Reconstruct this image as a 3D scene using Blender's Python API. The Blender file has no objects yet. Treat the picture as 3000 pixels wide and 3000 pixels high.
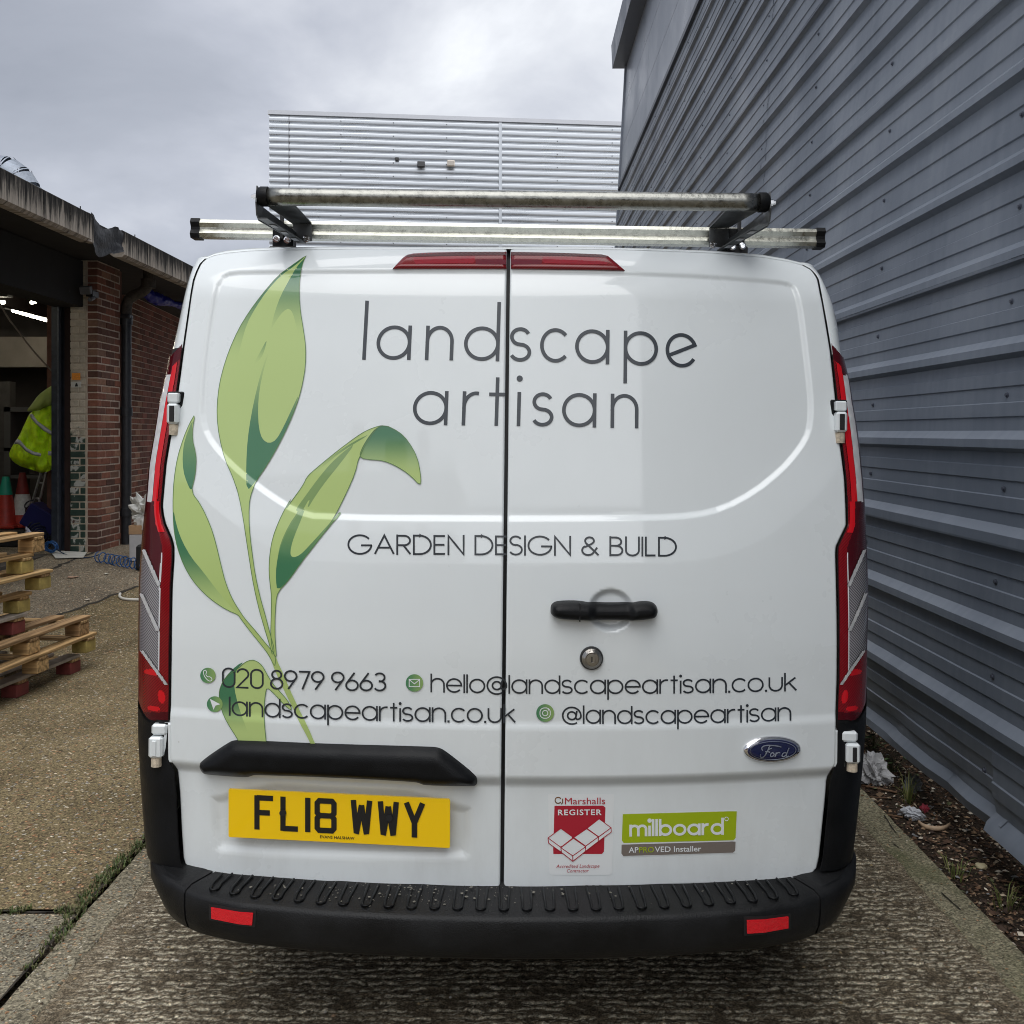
import bpy, bmesh, math, random
import numpy as np
from mathutils import Vector, Matrix
from mathutils.geometry import delaunay_2d_cdt

random.seed(7); RNG = np.random.default_rng(7)
scn = bpy.context.scene
COL = scn.collection
F0 = 2900.0; CX, CY = 1508.0, 1266.0; EYE = 1.54     # focal length / principal point in photo pixels, eye height

# ------------------------------------------------------------------ camera, sky, sun, exposure
cam_d = bpy.data.cameras.new('camera'); cam = bpy.data.objects.new('camera', cam_d); COL.objects.link(cam)
cam_d.sensor_width = 36; cam_d.lens = 36 * F0 / 3000
cam_d.shift_x = -(CX - 1500) / 3000; cam_d.shift_y = -(1500 - CY) / 3000
cam_d.clip_start = .05; cam_d.clip_end = 500
cam.location = (0, 0, EYE); cam.rotation_euler = (math.pi / 2, 0, 0)
scn.camera = cam
scn.view_settings.view_transform = 'Standard'; scn.view_settings.look = 'None'
scn.view_settings.exposure = 0.36; scn.view_settings.gamma = 1; scn.view_settings.use_curve_mapping = False
try:
    scn.cycles.use_denoising = True; scn.cycles.filter_width = 1.0; scn.cycles.max_bounces = 6; scn.cycles.use_adaptive_sampling = True
except Exception: pass

SUN_EL, SUN_AZ = math.radians(64), math.radians(188)   # azimuth clockwise from +Y: behind the camera
W = bpy.data.worlds.new('World'); scn.world = W; W.use_nodes = True
nt = W.node_tree; nt.nodes.clear()
def wn(t, **k):
    n = nt.nodes.new(t)
    for a, b in k.items(): setattr(n, a, b)
    return n
out = wn('ShaderNodeOutputWorld')
sky = wn('ShaderNodeTexSky', sky_type='NISHITA', sun_disc=False, sun_elevation=SUN_EL, sun_rotation=SUN_AZ)
bg1 = wn('ShaderNodeBackground'); bg1.inputs[1].default_value = .08
nt.links.new(sky.outputs[0], bg1.inputs[0])
tc = wn('ShaderNodeTexCoord'); sep = wn('ShaderNodeSeparateXYZ'); nt.links.new(tc.outputs['Generated'], sep.inputs[0])
zc = wn('ShaderNodeMath', operation='MAXIMUM'); nt.links.new(sep.outputs[2], zc.inputs[0]); zc.inputs[1].default_value = 0
za = wn('ShaderNodeMath', operation='ADD'); nt.links.new(zc.outputs[0], za.inputs[0]); za.inputs[1].default_value = .42
dv = wn('ShaderNodeVectorMath', operation='DIVIDE'); nt.links.new(tc.outputs['Generated'], dv.inputs[0])
cmb = wn('ShaderNodeCombineXYZ')
for i in range(3): nt.links.new(za.outputs[0], cmb.inputs[i])
nt.links.new(cmb.outputs[0], dv.inputs[1])
def wnoise(scale, detail, rough, dist, loc):
    m = wn('ShaderNodeMapping'); m.inputs['Location'].default_value = loc
    nt.links.new(dv.outputs[0], m.inputs[0])
    n = wn('ShaderNodeTexNoise'); n.inputs['Scale'].default_value = scale; n.inputs['Detail'].default_value = detail
    n.inputs['Roughness'].default_value = rough; n.inputs['Distortion'].default_value = dist
    nt.links.new(m.outputs[0], n.inputs['Vector']); return n
n1 = wnoise(.80, 7, .52, .35, (1.1, 9.2, .4)); n2 = wnoise(2.4, 7, .55, .3, (2.3, 8.3, 1.4))
mx = wn('ShaderNodeMath', operation='MULTIPLY_ADD'); nt.links.new(n2.outputs[0], mx.inputs[0]); mx.inputs[1].default_value = .62
nt.links.new(n1.outputs[0], mx.inputs[2])
# broad cloud bank: thicker (greyer) to the west (-X), thinner to the east and behind the viewer
bk = wn('ShaderNodeMath', operation='MULTIPLY_ADD'); nt.links.new(sep.outputs[0], bk.inputs[0]); bk.inputs[1].default_value = .42
nt.links.new(mx.outputs[0], bk.inputs[2])
bk2 = wn('ShaderNodeMath', operation='MULTIPLY_ADD'); nt.links.new(sep.outputs[1], bk2.inputs[0]); bk2.inputs[1].default_value = -.15
nt.links.new(bk.outputs[0], bk2.inputs[2])
am = wn('ShaderNodeMath', operation='MULTIPLY_ADD'); nt.links.new(bk2.outputs[0], am.inputs[0]); am.inputs[1].default_value = 1.25; am.inputs[2].default_value = -.275
rp = wn('ShaderNodeValToRGB'); nt.links.new(am.outputs[0], rp.inputs[0])
cr = rp.color_ramp; cr.elements[0].position = .12; cr.elements[0].color = (.19, .205, .24, 1)
cr.elements[1].position = 1.0; cr.elements[1].color = (.95, .97, 1.0, 1)
for p, c in ((.36, (.25, .266, .305, 1)), (.48, (.30, .316, .358, 1)), (.58, (.365, .38, .418, 1)), (.68, (.455, .47, .50, 1)), (.80, (.60, .615, .635, 1))):
    e = cr.elements.new(p); e.color = c
bg2 = wn('ShaderNodeBackground'); nt.links.new(rp.outputs[0], bg2.inputs[0]); bg2.inputs[1].default_value = 1.5
ms = wn('ShaderNodeMixShader'); ms.inputs[0].default_value = .93
nt.links.new(bg1.outputs[0], ms.inputs[1]); nt.links.new(bg2.outputs[0], ms.inputs[2]); nt.links.new(ms.outputs[0], out.inputs[0])

sd_ = bpy.data.lights.new('sun', 'SUN'); sd_.energy = 1.5; sd_.angle = math.radians(60); sd_.color = (1, .985, .965)
sun = bpy.data.objects.new('sun', sd_); COL.objects.link(sun)
sv = Vector((math.sin(SUN_AZ) * math.cos(SUN_EL), math.cos(SUN_AZ) * math.cos(SUN_EL), math.sin(SUN_EL)))
sun.rotation_euler = sv.to_track_quat('Z', 'Y').to_euler()

# ------------------------------------------------------------------ materials
MATS = {}
def mat(name, col=(.5, .5, .5), rough=.6, metal=0., coat=0., bump=None, var=None, vcol=None, emit=None, spec=None, coatr=.03, stripes=None):
    """bump=(scale, strength[, detail]); var=(scale, amount); vcol = colour attribute name."""
    if name in MATS: return MATS[name]
    m = bpy.data.materials.new(name); m.use_nodes = True; t = m.node_tree
    b = t.nodes['Principled BSDF']; L = t.links.new
    b.inputs['Base Color'].default_value = (*col, 1); b.inputs['Roughness'].default_value = rough
    b.inputs['Metallic'].default_value = metal; b.inputs['Coat Weight'].default_value = coat
    b.inputs['Coat Roughness'].default_value = coatr
    if spec is not None: b.inputs['Specular IOR Level'].default_value = spec
    src = None
    co = t.nodes.new('ShaderNodeTexCoord')
    if vcol:
        a = t.nodes.new('ShaderNodeAttribute'); a.attribute_name = vcol; src = a.outputs['Color']
    if var:
        n = t.nodes.new('ShaderNodeTexNoise'); n.inputs['Scale'].default_value = var[0]; n.inputs['Detail'].default_value = 6
        n.inputs['Roughness'].default_value = .65
        L(co.outputs['Object'], n.inputs['Vector'])
        mr = t.nodes.new('ShaderNodeMapRange'); mr.inputs['From Min'].default_value = .3; mr.inputs['From Max'].default_value = .7
        mr.inputs['To Min'].default_value = 1 - var[1]; mr.inputs['To Max'].default_value = 1 + var[1]
        L(n.outputs[0], mr.inputs[0])
        vm = t.nodes.new('ShaderNodeVectorMath'); vm.operation = 'SCALE'
        if src: L(src, vm.inputs[0])
        else: vm.inputs[0].default_value = col
        L(mr.outputs[0], vm.inputs['Scale']); src = vm.outputs[0]
        mr2 = t.nodes.new('ShaderNodeMapRange'); mr2.inputs['From Min'].default_value = .3; mr2.inputs['From Max'].default_value = .7
        mr2.inputs['To Min'].default_value = max(0, rough - .12); mr2.inputs['To Max'].default_value = min(1, rough + .12)
        L(n.outputs[0], mr2.inputs[0]); L(mr2.outputs[0], b.inputs['Roughness'])
    if src: L(src, b.inputs['Base Color'])
    if bump:
        n = t.nodes.new('ShaderNodeTexNoise'); n.inputs['Scale'].default_value = bump[0]
        n.inputs['Detail'].default_value = bump[2] if len(bump) > 2 else 4
        L(co.outputs['Object'], n.inputs['Vector'])
        bp = t.nodes.new('ShaderNodeBump'); bp.inputs['Strength'].default_value = bump[1]; bp.inputs['Distance'].default_value = .01
        L(n.outputs[0], bp.inputs['Height']); L(bp.outputs[0], b.inputs['Normal'])
    if name == 'white_paint':   # road film and faint grime, denser towards the sill
        sx = t.nodes.new('ShaderNodeSeparateXYZ'); L(co.outputs['Object'], sx.inputs[0]); mz = t.nodes.new('ShaderNodeMapRange'); L(sx.outputs[2], mz.inputs[0]); mz.inputs[1].default_value = 1.0; mz.inputs[2].default_value = .45; mz.inputs[3].default_value = .02; mz.inputs[4].default_value = .16
        n5 = t.nodes.new('ShaderNodeTexNoise'); n5.inputs['Scale'].default_value = 9; n5.inputs['Detail'].default_value = 9; n5.inputs['Roughness'].default_value = .7; mp5 = t.nodes.new('ShaderNodeMapping'); mp5.inputs['Scale'].default_value = (1, 1, .35); L(co.outputs['Object'], mp5.inputs[0]); L(mp5.outputs[0], n5.inputs['Vector'])
        m5 = t.nodes.new('ShaderNodeMapRange'); L(n5.outputs[0], m5.inputs[0]); m5.inputs[1].default_value = .42; m5.inputs[2].default_value = .75; mm5 = t.nodes.new('ShaderNodeMath'); mm5.operation = 'MULTIPLY'; L(m5.outputs[0], mm5.inputs[0]); L(mz.outputs[0], mm5.inputs[1])
        v5 = t.nodes.new('ShaderNodeTexVoronoi'); v5.inputs['Scale'].default_value = 14; L(co.outputs['Object'], v5.inputs['Vector']); c5 = t.nodes.new('ShaderNodeMath'); c5.operation = 'LESS_THAN'; c5.inputs[1].default_value = .020; L(v5.outputs['Distance'], c5.inputs[0]); s5 = t.nodes.new('ShaderNodeSeparateXYZ'); L(v5.outputs['Color'], s5.inputs[0]); g5 = t.nodes.new('ShaderNodeMath'); g5.operation = 'GREATER_THAN'; g5.inputs[1].default_value = .86; L(s5.outputs[0], g5.inputs[0]); h5 = t.nodes.new('ShaderNodeMath'); h5.operation = 'MULTIPLY'; L(c5.outputs[0], h5.inputs[0]); L(g5.outputs[0], h5.inputs[1]); k5 = t.nodes.new('ShaderNodeMath'); k5.operation = 'MULTIPLY_ADD'; L(h5.outputs[0], k5.inputs[0]); k5.inputs[1].default_value = .6; L(mm5.outputs[0], k5.inputs[2])
        x5 = t.nodes.new('ShaderNodeMix'); x5.data_type = 'RGBA'; L(k5.outputs[0], x5.inputs[0]); L(src, x5.inputs[6]); x5.inputs[7].default_value = (.22, .19, .15, 1); L(x5.outputs[2], b.inputs['Base Color'])
    if stripes:   # moulded ribs in a lens: (scale, strength, rotation)
        mp = t.nodes.new('ShaderNodeMapping'); mp.inputs['Rotation'].default_value = stripes[2]
        L(co.outputs['Object'], mp.inputs[0])
        wv = t.nodes.new('ShaderNodeTexWave'); wv.inputs['Scale'].default_value = stripes[0]; wv.inputs['Distortion'].default_value = .6
        L(mp.outputs[0], wv.inputs['Vector'])
        bp = t.nodes.new('ShaderNodeBump'); bp.inputs['Strength'].default_value = stripes[1]; bp.inputs['Distance'].default_value = .004
        L(wv.outputs[0], bp.inputs['Height']); L(bp.outputs[0], b.inputs['Normal'])
    if emit:
        b.inputs['Emission Color'].default_value = (*emit[0], 1); b.inputs['Emission Strength'].default_value = emit[1]
    MATS[name] = m; return m

M_PAINT = mat('white_paint', (.765, .81, .825), .32, 0, 1.0, var=(1.7, .005), coatr=.045)
M_PLASTIC = mat('black_plastic', (.0055, .006, .007), .42, bump=(420, .12, 2), var=(9, .35), spec=.2)
M_RUBBER = mat('black_rubber', (.010, .010, .011), .6)
M_VINYL = mat('dark_vinyl', (.022, .028, .036), .30, 0, .3)
M_VINYL2 = mat('grey_vinyl', (.034, .042, .053), .30, 0, .3)
M_LEAF = mat('leaf_print', (.4, .5, .2), .33, 0, .7, vcol='Col')
M_RED = mat('red_lens', (.20, .0012, .004), .10, 0, .12, spec=.3, stripes=(60, .16, (0, .6, 0)))
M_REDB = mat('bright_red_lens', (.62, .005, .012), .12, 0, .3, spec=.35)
M_REDD = mat('dark_red_lens', (.065, .002, .006), .12, 0, .12, spec=.3, stripes=(70, .12, (0, 1.2, 0)))
M_SMOKE = mat('smoked_clear_lens', (.075, .07, .08), .22, .3, .5, stripes=(75, .9, (0, .9, 0)))
def ribbed(name, dark, lite, scale, rot):
    m = mat(name, dark, .22, 0, .25, spec=.4); t = m.node_tree; b = t.nodes['Principled BSDF']; co = t.nodes.new('ShaderNodeTexCoord'); mp = t.nodes.new('ShaderNodeMapping'); mp.inputs['Rotation'].default_value = rot
    t.links.new(co.outputs['Object'], mp.inputs[0]); wv = t.nodes.new('ShaderNodeTexWave'); wv.inputs['Scale'].default_value = scale; wv.inputs['Distortion'].default_value = 1.2; wv.inputs['Detail'].default_value = 2; t.links.new(mp.outputs[0], wv.inputs['Vector'])
    r = t.nodes.new('ShaderNodeValToRGB'); r.color_ramp.elements[0].color = (*dark, 1); r.color_ramp.elements[1].color = (*lite, 1); r.color_ramp.elements[0].position = .35; r.color_ramp.elements[1].position = .75; t.links.new(wv.outputs[0], r.inputs[0]); t.links.new(r.outputs[0], b.inputs['Base Color']); return m
M_SMOKE = ribbed('ribbed_smoked_lens', (.11, .105, .115), (.30, .29, .31), 62, (0, .8, 0))
M_RED = ribbed('ribbed_red_lens', (.15, .001, .004), (.24, .002, .007), 60, (0, -.8, 0))
M_CHROME = mat('chrome', (.82, .82, .84), .10, 1)
M_CHEV = mat('silvered_prism', (.93, .93, .94), .4, 0, .3, stripes=(110, .9, (0, 0, 0)))
M_REFL = mat('reflector_red', (.72, .008, .018), .25, 0, .6, bump=(500, .25, 1))
M_YELLOW = mat('plate_yellow', (.98, .62, .0), .28, 0, .5)
M_BLACK = mat('plate_black', (.012, .012, .013), .35)
M_STEEL = mat('brushed_steel', (.42, .40, .37), .28, 1, bump=(200, .1))
M_STEELD = mat('dark_steel', (.045, .045, .045), .35, .6)
M_GALV = mat('galvanised_tube', (.44, .44, .39), .30, .95, var=(45, .30), bump=(60, .06))
M_GALV2 = mat('worn_galvanised_tube', (.27, .27, .25), .30, .95, var=(50, .36), bump=(90, .08))
M_BRACK = mat('bracket_steel', (.10, .105, .108), .45, .7, var=(20, .3))
M_WHITEV = mat('white_vinyl', (.78, .81, .82), .35, 0, .4)
M_CRIM = mat('crimson_vinyl', (.42, .010, .030), .35, 0, .4)
M_LIME = mat('lime_vinyl', (.36, .47, .004), .35, 0, .4)
M_TAUPE = mat('taupe_vinyl', (.19, .16, .14), .35, 0, .4)
M_BLUEB = mat('badge_blue', (.008, .012, .06), .18, 0, 1)
M_RUST = mat('rust', (.16, .07, .02), .85, var=(60, .5))
M_TYRE = mat('tyre', (.018, .018, .018), .85)
M_GLASS = mat('dark_glass', (.02, .025, .03), .05, 0, 1)

# ------------------------------------------------------------------ mesh helpers
def tag(o, label=None, cat=None, group=None, kind=None):
    if label: o['label'] = label
    if cat: o['category'] = cat
    if group: o['group'] = group
    if kind: o['kind'] = kind
    return o
def empty(name, loc=(0, 0, 0), rot=(0, 0, 0), **k):
    o = bpy.data.objects.new(name, None); COL.objects.link(o); o.location = loc; o.rotation_euler = rot
    o.empty_display_size = .1
    return tag(o, **k)
def mk(name, V, Fc, m, parent=None, smooth=False, col=None, normals=None, **k):
    me = bpy.data.meshes.new(name)
    V = np.asarray(V, dtype=np.float32).reshape(-1, 3)
    if isinstance(Fc, np.ndarray): Fc = Fc.tolist()
    me.from_pydata(V.tolist(), [], Fc)
    if isinstance(m, (list, tuple)):
        for q in m: me.materials.append(q)
    elif m: me.materials.append(m)
    if smooth: me.polygons.foreach_set('use_smooth', [True] * len(me.polygons))
    if col is not None:
        a = me.color_attributes.new('Col', 'FLOAT_COLOR', 'POINT')
        c = np.ones((len(V), 4), np.float32); c[:, :3] = col; a.data.foreach_set('color', c.ravel())
    me.update()
    if normals is not None:
        me.normals_split_custom_set_from_vertices(np.asarray(normals).tolist())
    o = bpy.data.objects.new(name, me); COL.objects.link(o)
    if parent: o.parent = parent
    return tag(o, **k)
class MB:
    """collects boxes, tubes and lathes into one mesh"""
    def __init__(s): s.v = []; s.f = []; s.c = []
    def add(s, V, Fc, c=None):
        n = len(s.v); s.v += [tuple(p) for p in V]; s.f += [[i + n for i in f] for f in Fc]
        s.c += [c or (1, 1, 1)] * len(V); return s
    def box(s, lo, hi, R=None, ctr=None, bev=0., c=None):
        (x0, y0, z0), (x1, y1, z1) = lo, hi
        if bev <= 0:
            V = [(x, y, z) for z in (z0, z1) for y in (y0, y1) for x in (x0, x1)]
            Fc = [(0, 2, 3, 1), (4, 5, 7, 6), (0, 1, 5, 4), (2, 6, 7, 3), (0, 4, 6, 2), (1, 3, 7, 5)]
        else:
            bm = bmesh.new(); bmesh.ops.create_cube(bm, size=1)
            for v in bm.verts: v.co = Vector(((x0 + x1) / 2 + v.co.x * (x1 - x0), (y0 + y1) / 2 + v.co.y * (y1 - y0), (z0 + z1) / 2 + v.co.z * (z1 - z0)))
            bmesh.ops.bevel(bm, geom=bm.edges[:], offset=bev, segments=1, affect='EDGES', profile=.5)
            V = [tuple(v.co) for v in bm.verts]; bm.verts.index_update(); Fc = [[v.index for v in f.verts] for f in bm.faces]; bm.free()
        if R is not None:
            cc = Vector(ctr or ((x0 + x1) / 2, (y0 + y1) / 2, (z0 + z1) / 2)); V = [cc + R @ (Vector(p) - cc) for p in V]
        return s.add(V, Fc, c)
    def tube(s, pts, r, n=10, cap=True, c=None):
        pts = [Vector(p) for p in pts]; rr = r if isinstance(r, (list, tuple)) else [r] * len(pts)
        V = []; Fc = []; up = None
        for i, p in enumerate(pts):
            d = (pts[min(i + 1, len(pts) - 1)] - pts[max(i - 1, 0)]).normalized()
            if up is None: up = Vector((0, 0, 1)) if abs(d.z) < .9 else Vector((1, 0, 0))
            a = (up - d * up.dot(d))
            a = a.normalized() if a.length > 1e-5 else d.orthogonal().normalized()
            up = a; b = d.cross(a)
            for k in range(n):
                t = 2 * math.pi * k / n; V.append(p + (a * math.cos(t) + b * math.sin(t)) * rr[i])
        for i in range(len(pts) - 1):
            for k in range(n):
                k2 = (k + 1) % n; Fc.append((i * n + k, i * n + k2, (i + 1) * n + k2, (i + 1) * n + k))
        if cap: Fc.append(list(range(n))[::-1]); Fc.append([(len(pts) - 1) * n + k for k in range(n)])
        return s.add(V, Fc, c)
    def prism(s, poly, vec, c=None):
        """extrude a 3-D polygon along vec"""
        n = len(poly); vec = Vector(vec); V = [Vector(p) for p in poly] + [Vector(p) + vec for p in poly]
        Fc = [list(range(n)), [n + i for i in range(n)][::-1]] + [(i, i + n, (i + 1) % n + n, (i + 1) % n) for i in range(n)]
        return s.add(V, Fc, c)
    def obj(s, name, m, parent=None, smooth=False, vc=False, fixn=True, **k):
        o = mk(name, s.v, s.f, m, parent, smooth, np.array(s.c) if vc else None, **k)
        if fixn:
            bm = bmesh.new(); bm.from_mesh(o.data); bmesh.ops.recalc_face_normals(bm, faces=bm.faces); bm.to_mesh(o.data); bm.free()
        return o
def auto_smooth(o, ang=40):
    me = o.data; bm = bmesh.new(); bm.from_mesh(me)
    for f in bm.faces: f.smooth = True
    for e in bm.edges:
        if len(e.link_faces) == 2 and e.calc_face_angle(0) > math.radians(ang): e.smooth = False
    bm.to_mesh(me); bm.free(); return o
def vnoise(x, y, seed=0):
    xi = np.floor(x).astype(np.int64); yi = np.floor(y).astype(np.int64); xf = x - xi; yf = y - yi
    u = xf * xf * (3 - 2 * xf); v = yf * yf * (3 - 2 * yf)
    def h(a, b):
        n = (a * 374761393 + b * 668265263 + seed * 1442695041) & 0x7fffffff
        n = ((n ^ (n >> 13)) * 1274126177) & 0x7fffffff
        return ((n ^ (n >> 16)) & 0xffff) / 65535.
    return (h(xi, yi) * (1 - u) + h(xi + 1, yi) * u) * (1 - v) + (h(xi, yi + 1) * (1 - u) + h(xi + 1, yi + 1) * u) * v
def fbm(x, y, seed=0, o=4):
    s = 0; a = .5
    for i in range(o): s = s + a * vnoise(x * 2 ** i, y * 2 ** i, seed + i); a *= .5
    return s
def sstep(t): t = np.clip(t, 0, 1); return t * t * (3 - 2 * t)
def P(px, py, d): return Vector(((px - CX) * d / F0, d, EYE - (py - CY) * d / F0))
def sdf(poly, x, z):
    """signed distance to a closed polygon, negative inside"""
    poly = np.asarray(poly, float); shp = np.shape(x); x = np.ravel(x); z = np.ravel(z)
    d = np.full(x.shape, 1e9); ins = np.zeros(x.shape, bool)
    n = len(poly)
    for i in range(n):
        ax, az = poly[i]; bx, bz = poly[(i + 1) % n]; ex, ez = bx - ax, bz - az
        wx, wz = x - ax, z - az; t = np.clip((wx * ex + wz * ez) / (ex * ex + ez * ez + 1e-12), 0, 1)
        d = np.minimum(d, (wx - ex * t) ** 2 + (wz - ez * t) ** 2)
        c = ((az > z) != (bz > z)) & (x < (bx - ax) * (z - az) / ((bz - az) + 1e-15) + ax); ins ^= c
    d = np.sqrt(d); return np.where(ins, -d, d).reshape(shp)
def smooth_poly(p, it=2):
    p = np.asarray(p, float)
    for _ in range(it):
        q = np.roll(p, -1, 0); p = np.stack([.75 * p + .25 * q, .25 * p + .75 * q], 1).reshape(-1, 2)
    return p
def smooth_open(p, it=2):
    p = np.asarray(p, float)
    for _ in range(it):
        a, b = p[:-1], p[1:]; m = np.stack([.75 * a + .25 * b, .25 * a + .75 * b], 1).reshape(-1, p.shape[1])
        p = np.vstack([p[:1], m, p[-1:]])
    return p
def resample(p, step, closed=True):
    p = np.asarray(p, float)
    if closed: p = np.vstack([p, p[:1]])
    s = np.concatenate([[0], np.cumsum(np.linalg.norm(np.diff(p, axis=0), axis=1))])
    n = max(3, int(round(s[-1] / step))); t = np.linspace(0, s[-1], n + 1)
    if closed: t = t[:-1]
    return np.stack([np.interp(t, s, p[:, k]) for k in range(p.shape[1])], 1)

# ------------------------------------------------------------------ van: local frame (x right, y forward, z up), origin under the middle of the rear doors
ROLL = .0093; T = np.array([-.033, 2.32, 0.])
cr_, sr_ = math.cos(ROLL), math.sin(ROLL)
def to_local(w):
    w = w - T; return np.stack([w[..., 0] * cr_ - w[..., 2] * sr_, w[..., 1], w[..., 0] * sr_ + w[..., 2] * cr_], -1)
def to_world(l):
    return np.stack([l[..., 0] * cr_ + l[..., 2] * sr_, l[..., 1], -l[..., 0] * sr_ + l[..., 2] * cr_], -1) + T
def proj(l):
    w = to_world(np.asarray(l, float)); return np.stack([CX + F0 * w[..., 0] / w[..., 1], CY - F0 * (w[..., 2] - EYE) / w[..., 1]], -1)
def base(x, z):
    y = .138 * x * x
    y = y + .12 * np.clip((z - 1.0) / .9, 0, 2) ** 1.5
    y = y + .05 * (np.clip(z - 1.87, 0, 1) / .13) ** 2
    return y
FEAT = {}
def Fs(x, z):
    x = np.asarray(x, float); z = np.asarray(z, float); y = base(x, z)
    y = y - .0045 * sstep((.866 - z) / .026) + .017 * sstep((.738 - z) / .036)
    if 'rec' in FEAT:
        d = sdf(FEAT['rec'], x, z); w = sstep((1.75 - z) / .3)
        y = y + .008 * sstep(-d / .018) + .006 * np.clip(1 - np.clip(d, 0, 9) / .098, 0, 1) * w
    if 'plate' in FEAT:
        d = sdf(FEAT['plate'], x, z); y = y + .009 * sstep(-d / .03)
    if 'cup' in FEAT:
        xc, zc_, rx, rz = FEAT['cup']; d = 1 - ((x - xc) / rx) ** 2 - ((z - zc_) / rz) ** 2
        y = y + .013 * sstep(d / .6) 
    return y
def S(pts, surf=Fs, off=0., it=14):
    """photo pixels -> points of the van's rear surface (local)"""
    p = np.asarray(pts, float).reshape(-1, 2)
    d = np.stack([(p[:, 0] - CX) / F0, np.ones(len(p)), -(p[:, 1] - CY) / F0], 1)
    t = np.full(len(p), 2.36); c = np.array([0, 0, EYE])
    for _ in range(it):
        l = to_local(c + d * t[:, None]); t = t + (surf(l[:, 0], l[:, 2]) - off - l[:, 1])
    return to_local(c + d * t[:, None])
REC = [(637,819),(645,803),(678,789),(770,787),(885,786),(1146,785),(1500,785),(1837,791),(2073,800),(2280,816),(2321,825),(2340,845),(2354,893),(2367,997),(2379,1096),(2388,1180),(2386,1249),(2370,1296),(2337,1342),(2300,1384),(2220,1450),(2127,1500),(2040,1522),(1900,1530),(1490,1532),(932,1528),(860,1508),(790,1466),(707,1404),(637,1338),(595,1280),(581,1226),(581,1176),(589,1073),(603,957),(624,837)]
FEAT_rec = S(smooth_poly(REC, 1), base)[:, [0, 2]]
C2 = lambda L: [(350 + .5952 * a, 2000 + .5952 * b) for a, b in L]
C3 = lambda L: [(1400 + .5952 * a, 2000 + .5952 * b) for a, b in L]
C6 = lambda L: [(1500 + .5176 * a, 1650 + .5176 * b) for a, b in L]
FEAT_plate = S(smooth_poly(C2([(425,475),(1745,540),(1745,850),(1700,900),(1300,895),(500,865),(440,830)]), 1), base)[:, [0, 2]]
cc = S([(1790, 1788), (1790+70, 1788), (1790, 1788-66)], base)
FEAT.update(rec=FEAT_rec, plate=FEAT_plate, cup=(cc[0, 0], cc[0, 2], cc[1, 0] - cc[0, 0], cc[2, 2] - cc[0, 2]))

van = empty('panel_van', tuple(T), (0, ROLL, 0), label='white panel van seen from behind with green leaf artwork and a galvanised roof rack', cat='van')

def fill(poly, grid, margin=None, rings=(), follow=None, fs=1.):
    """triangulate a 2-D polygon with interior points"""
    poly = np.asarray(poly, float)
    a = np.sum(poly[:, 0] * np.roll(poly[:, 1], -1) - np.roll(poly[:, 0], -1) * poly[:, 1])
    if a < 0: poly = poly[::-1]
    lo = poly.min(0); hi = poly.max(0)
    gx, gz = np.meshgrid(np.arange(lo[0] + grid / 2, hi[0], grid), np.arange(lo[1] + grid / 2, hi[1], grid))
    gx = gx.ravel(); gz = gz.ravel(); d = sdf(poly, gx, gz); mg = (max(rings) + grid * .45) if rings else (margin or grid * .4)
    k = d < -mg
    if follow is not None:
        df = sdf(follow, gx, gz); k &= ~((df > -.0215 * fs) & (df < .003 * fs))
    pts = [np.stack([gx[k], gz[k]], 1)] if k.any() else []
    if rings:
        tg = np.roll(poly, -1, 0) - np.roll(poly, 1, 0); tg /= np.linalg.norm(tg, axis=1)[:, None] + 1e-9
        nn = np.stack([-tg[:, 1], tg[:, 0]], 1)
        for r in rings:
            q = poly + nn * r; dq = sdf(poly, q[:, 0], q[:, 1]); pts.append(q[dq < -r * .8])
    if follow is not None:
        fp = resample(follow, grid * .8); tf = np.roll(fp, -1, 0) - np.roll(fp, 1, 0); tf /= np.linalg.norm(tf, axis=1)[:, None]; fn_ = np.stack([-tf[:, 1], tf[:, 0]], 1)
        if sdf(follow, fp[0, 0] + fn_[0, 0] * .01 * fs, fp[0, 1] + fn_[0, 1] * .01 * fs) > 0: fn_ = -fn_
        for r in (0., .0035, .007, .0105, .014, .0185):
            q = fp + fn_ * r * fs; dq = sdf(poly, q[:, 0], q[:, 1]); pts.append(q[dq < -mg])
    n = len(poly); allp = np.vstack([poly] + pts)
    r = delaunay_2d_cdt([Vector(p) for p in allp.tolist()], [(i, (i + 1) % n) for i in range(n)], [], 1, 1e-6)
    V = np.array([tuple(v) for v in r[0]]); return V, [list(f) for f in r[2]], poly
def orient_back(V3, Fc):
    """make faces look towards -y"""
    V3 = np.asarray(V3); out_ = []
    for f in Fc:
        a, b, c = V3[f[0]], V3[f[1]], V3[f[2]]
        out_.append(f if np.cross(b - a, c - a)[1] < 0 else f[::-1])
    return out_
def surf_normals(fn, x, z, e=.0012):
    dx = (fn(x + e, z) - fn(x - e, z)) / (2 * e); dz = (fn(x, z + e) - fn(x, z - e)) / (2 * e)
    n = np.stack([dx, -np.ones_like(dx), dz], 1); return n / np.linalg.norm(n, axis=1)[:, None]

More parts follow.
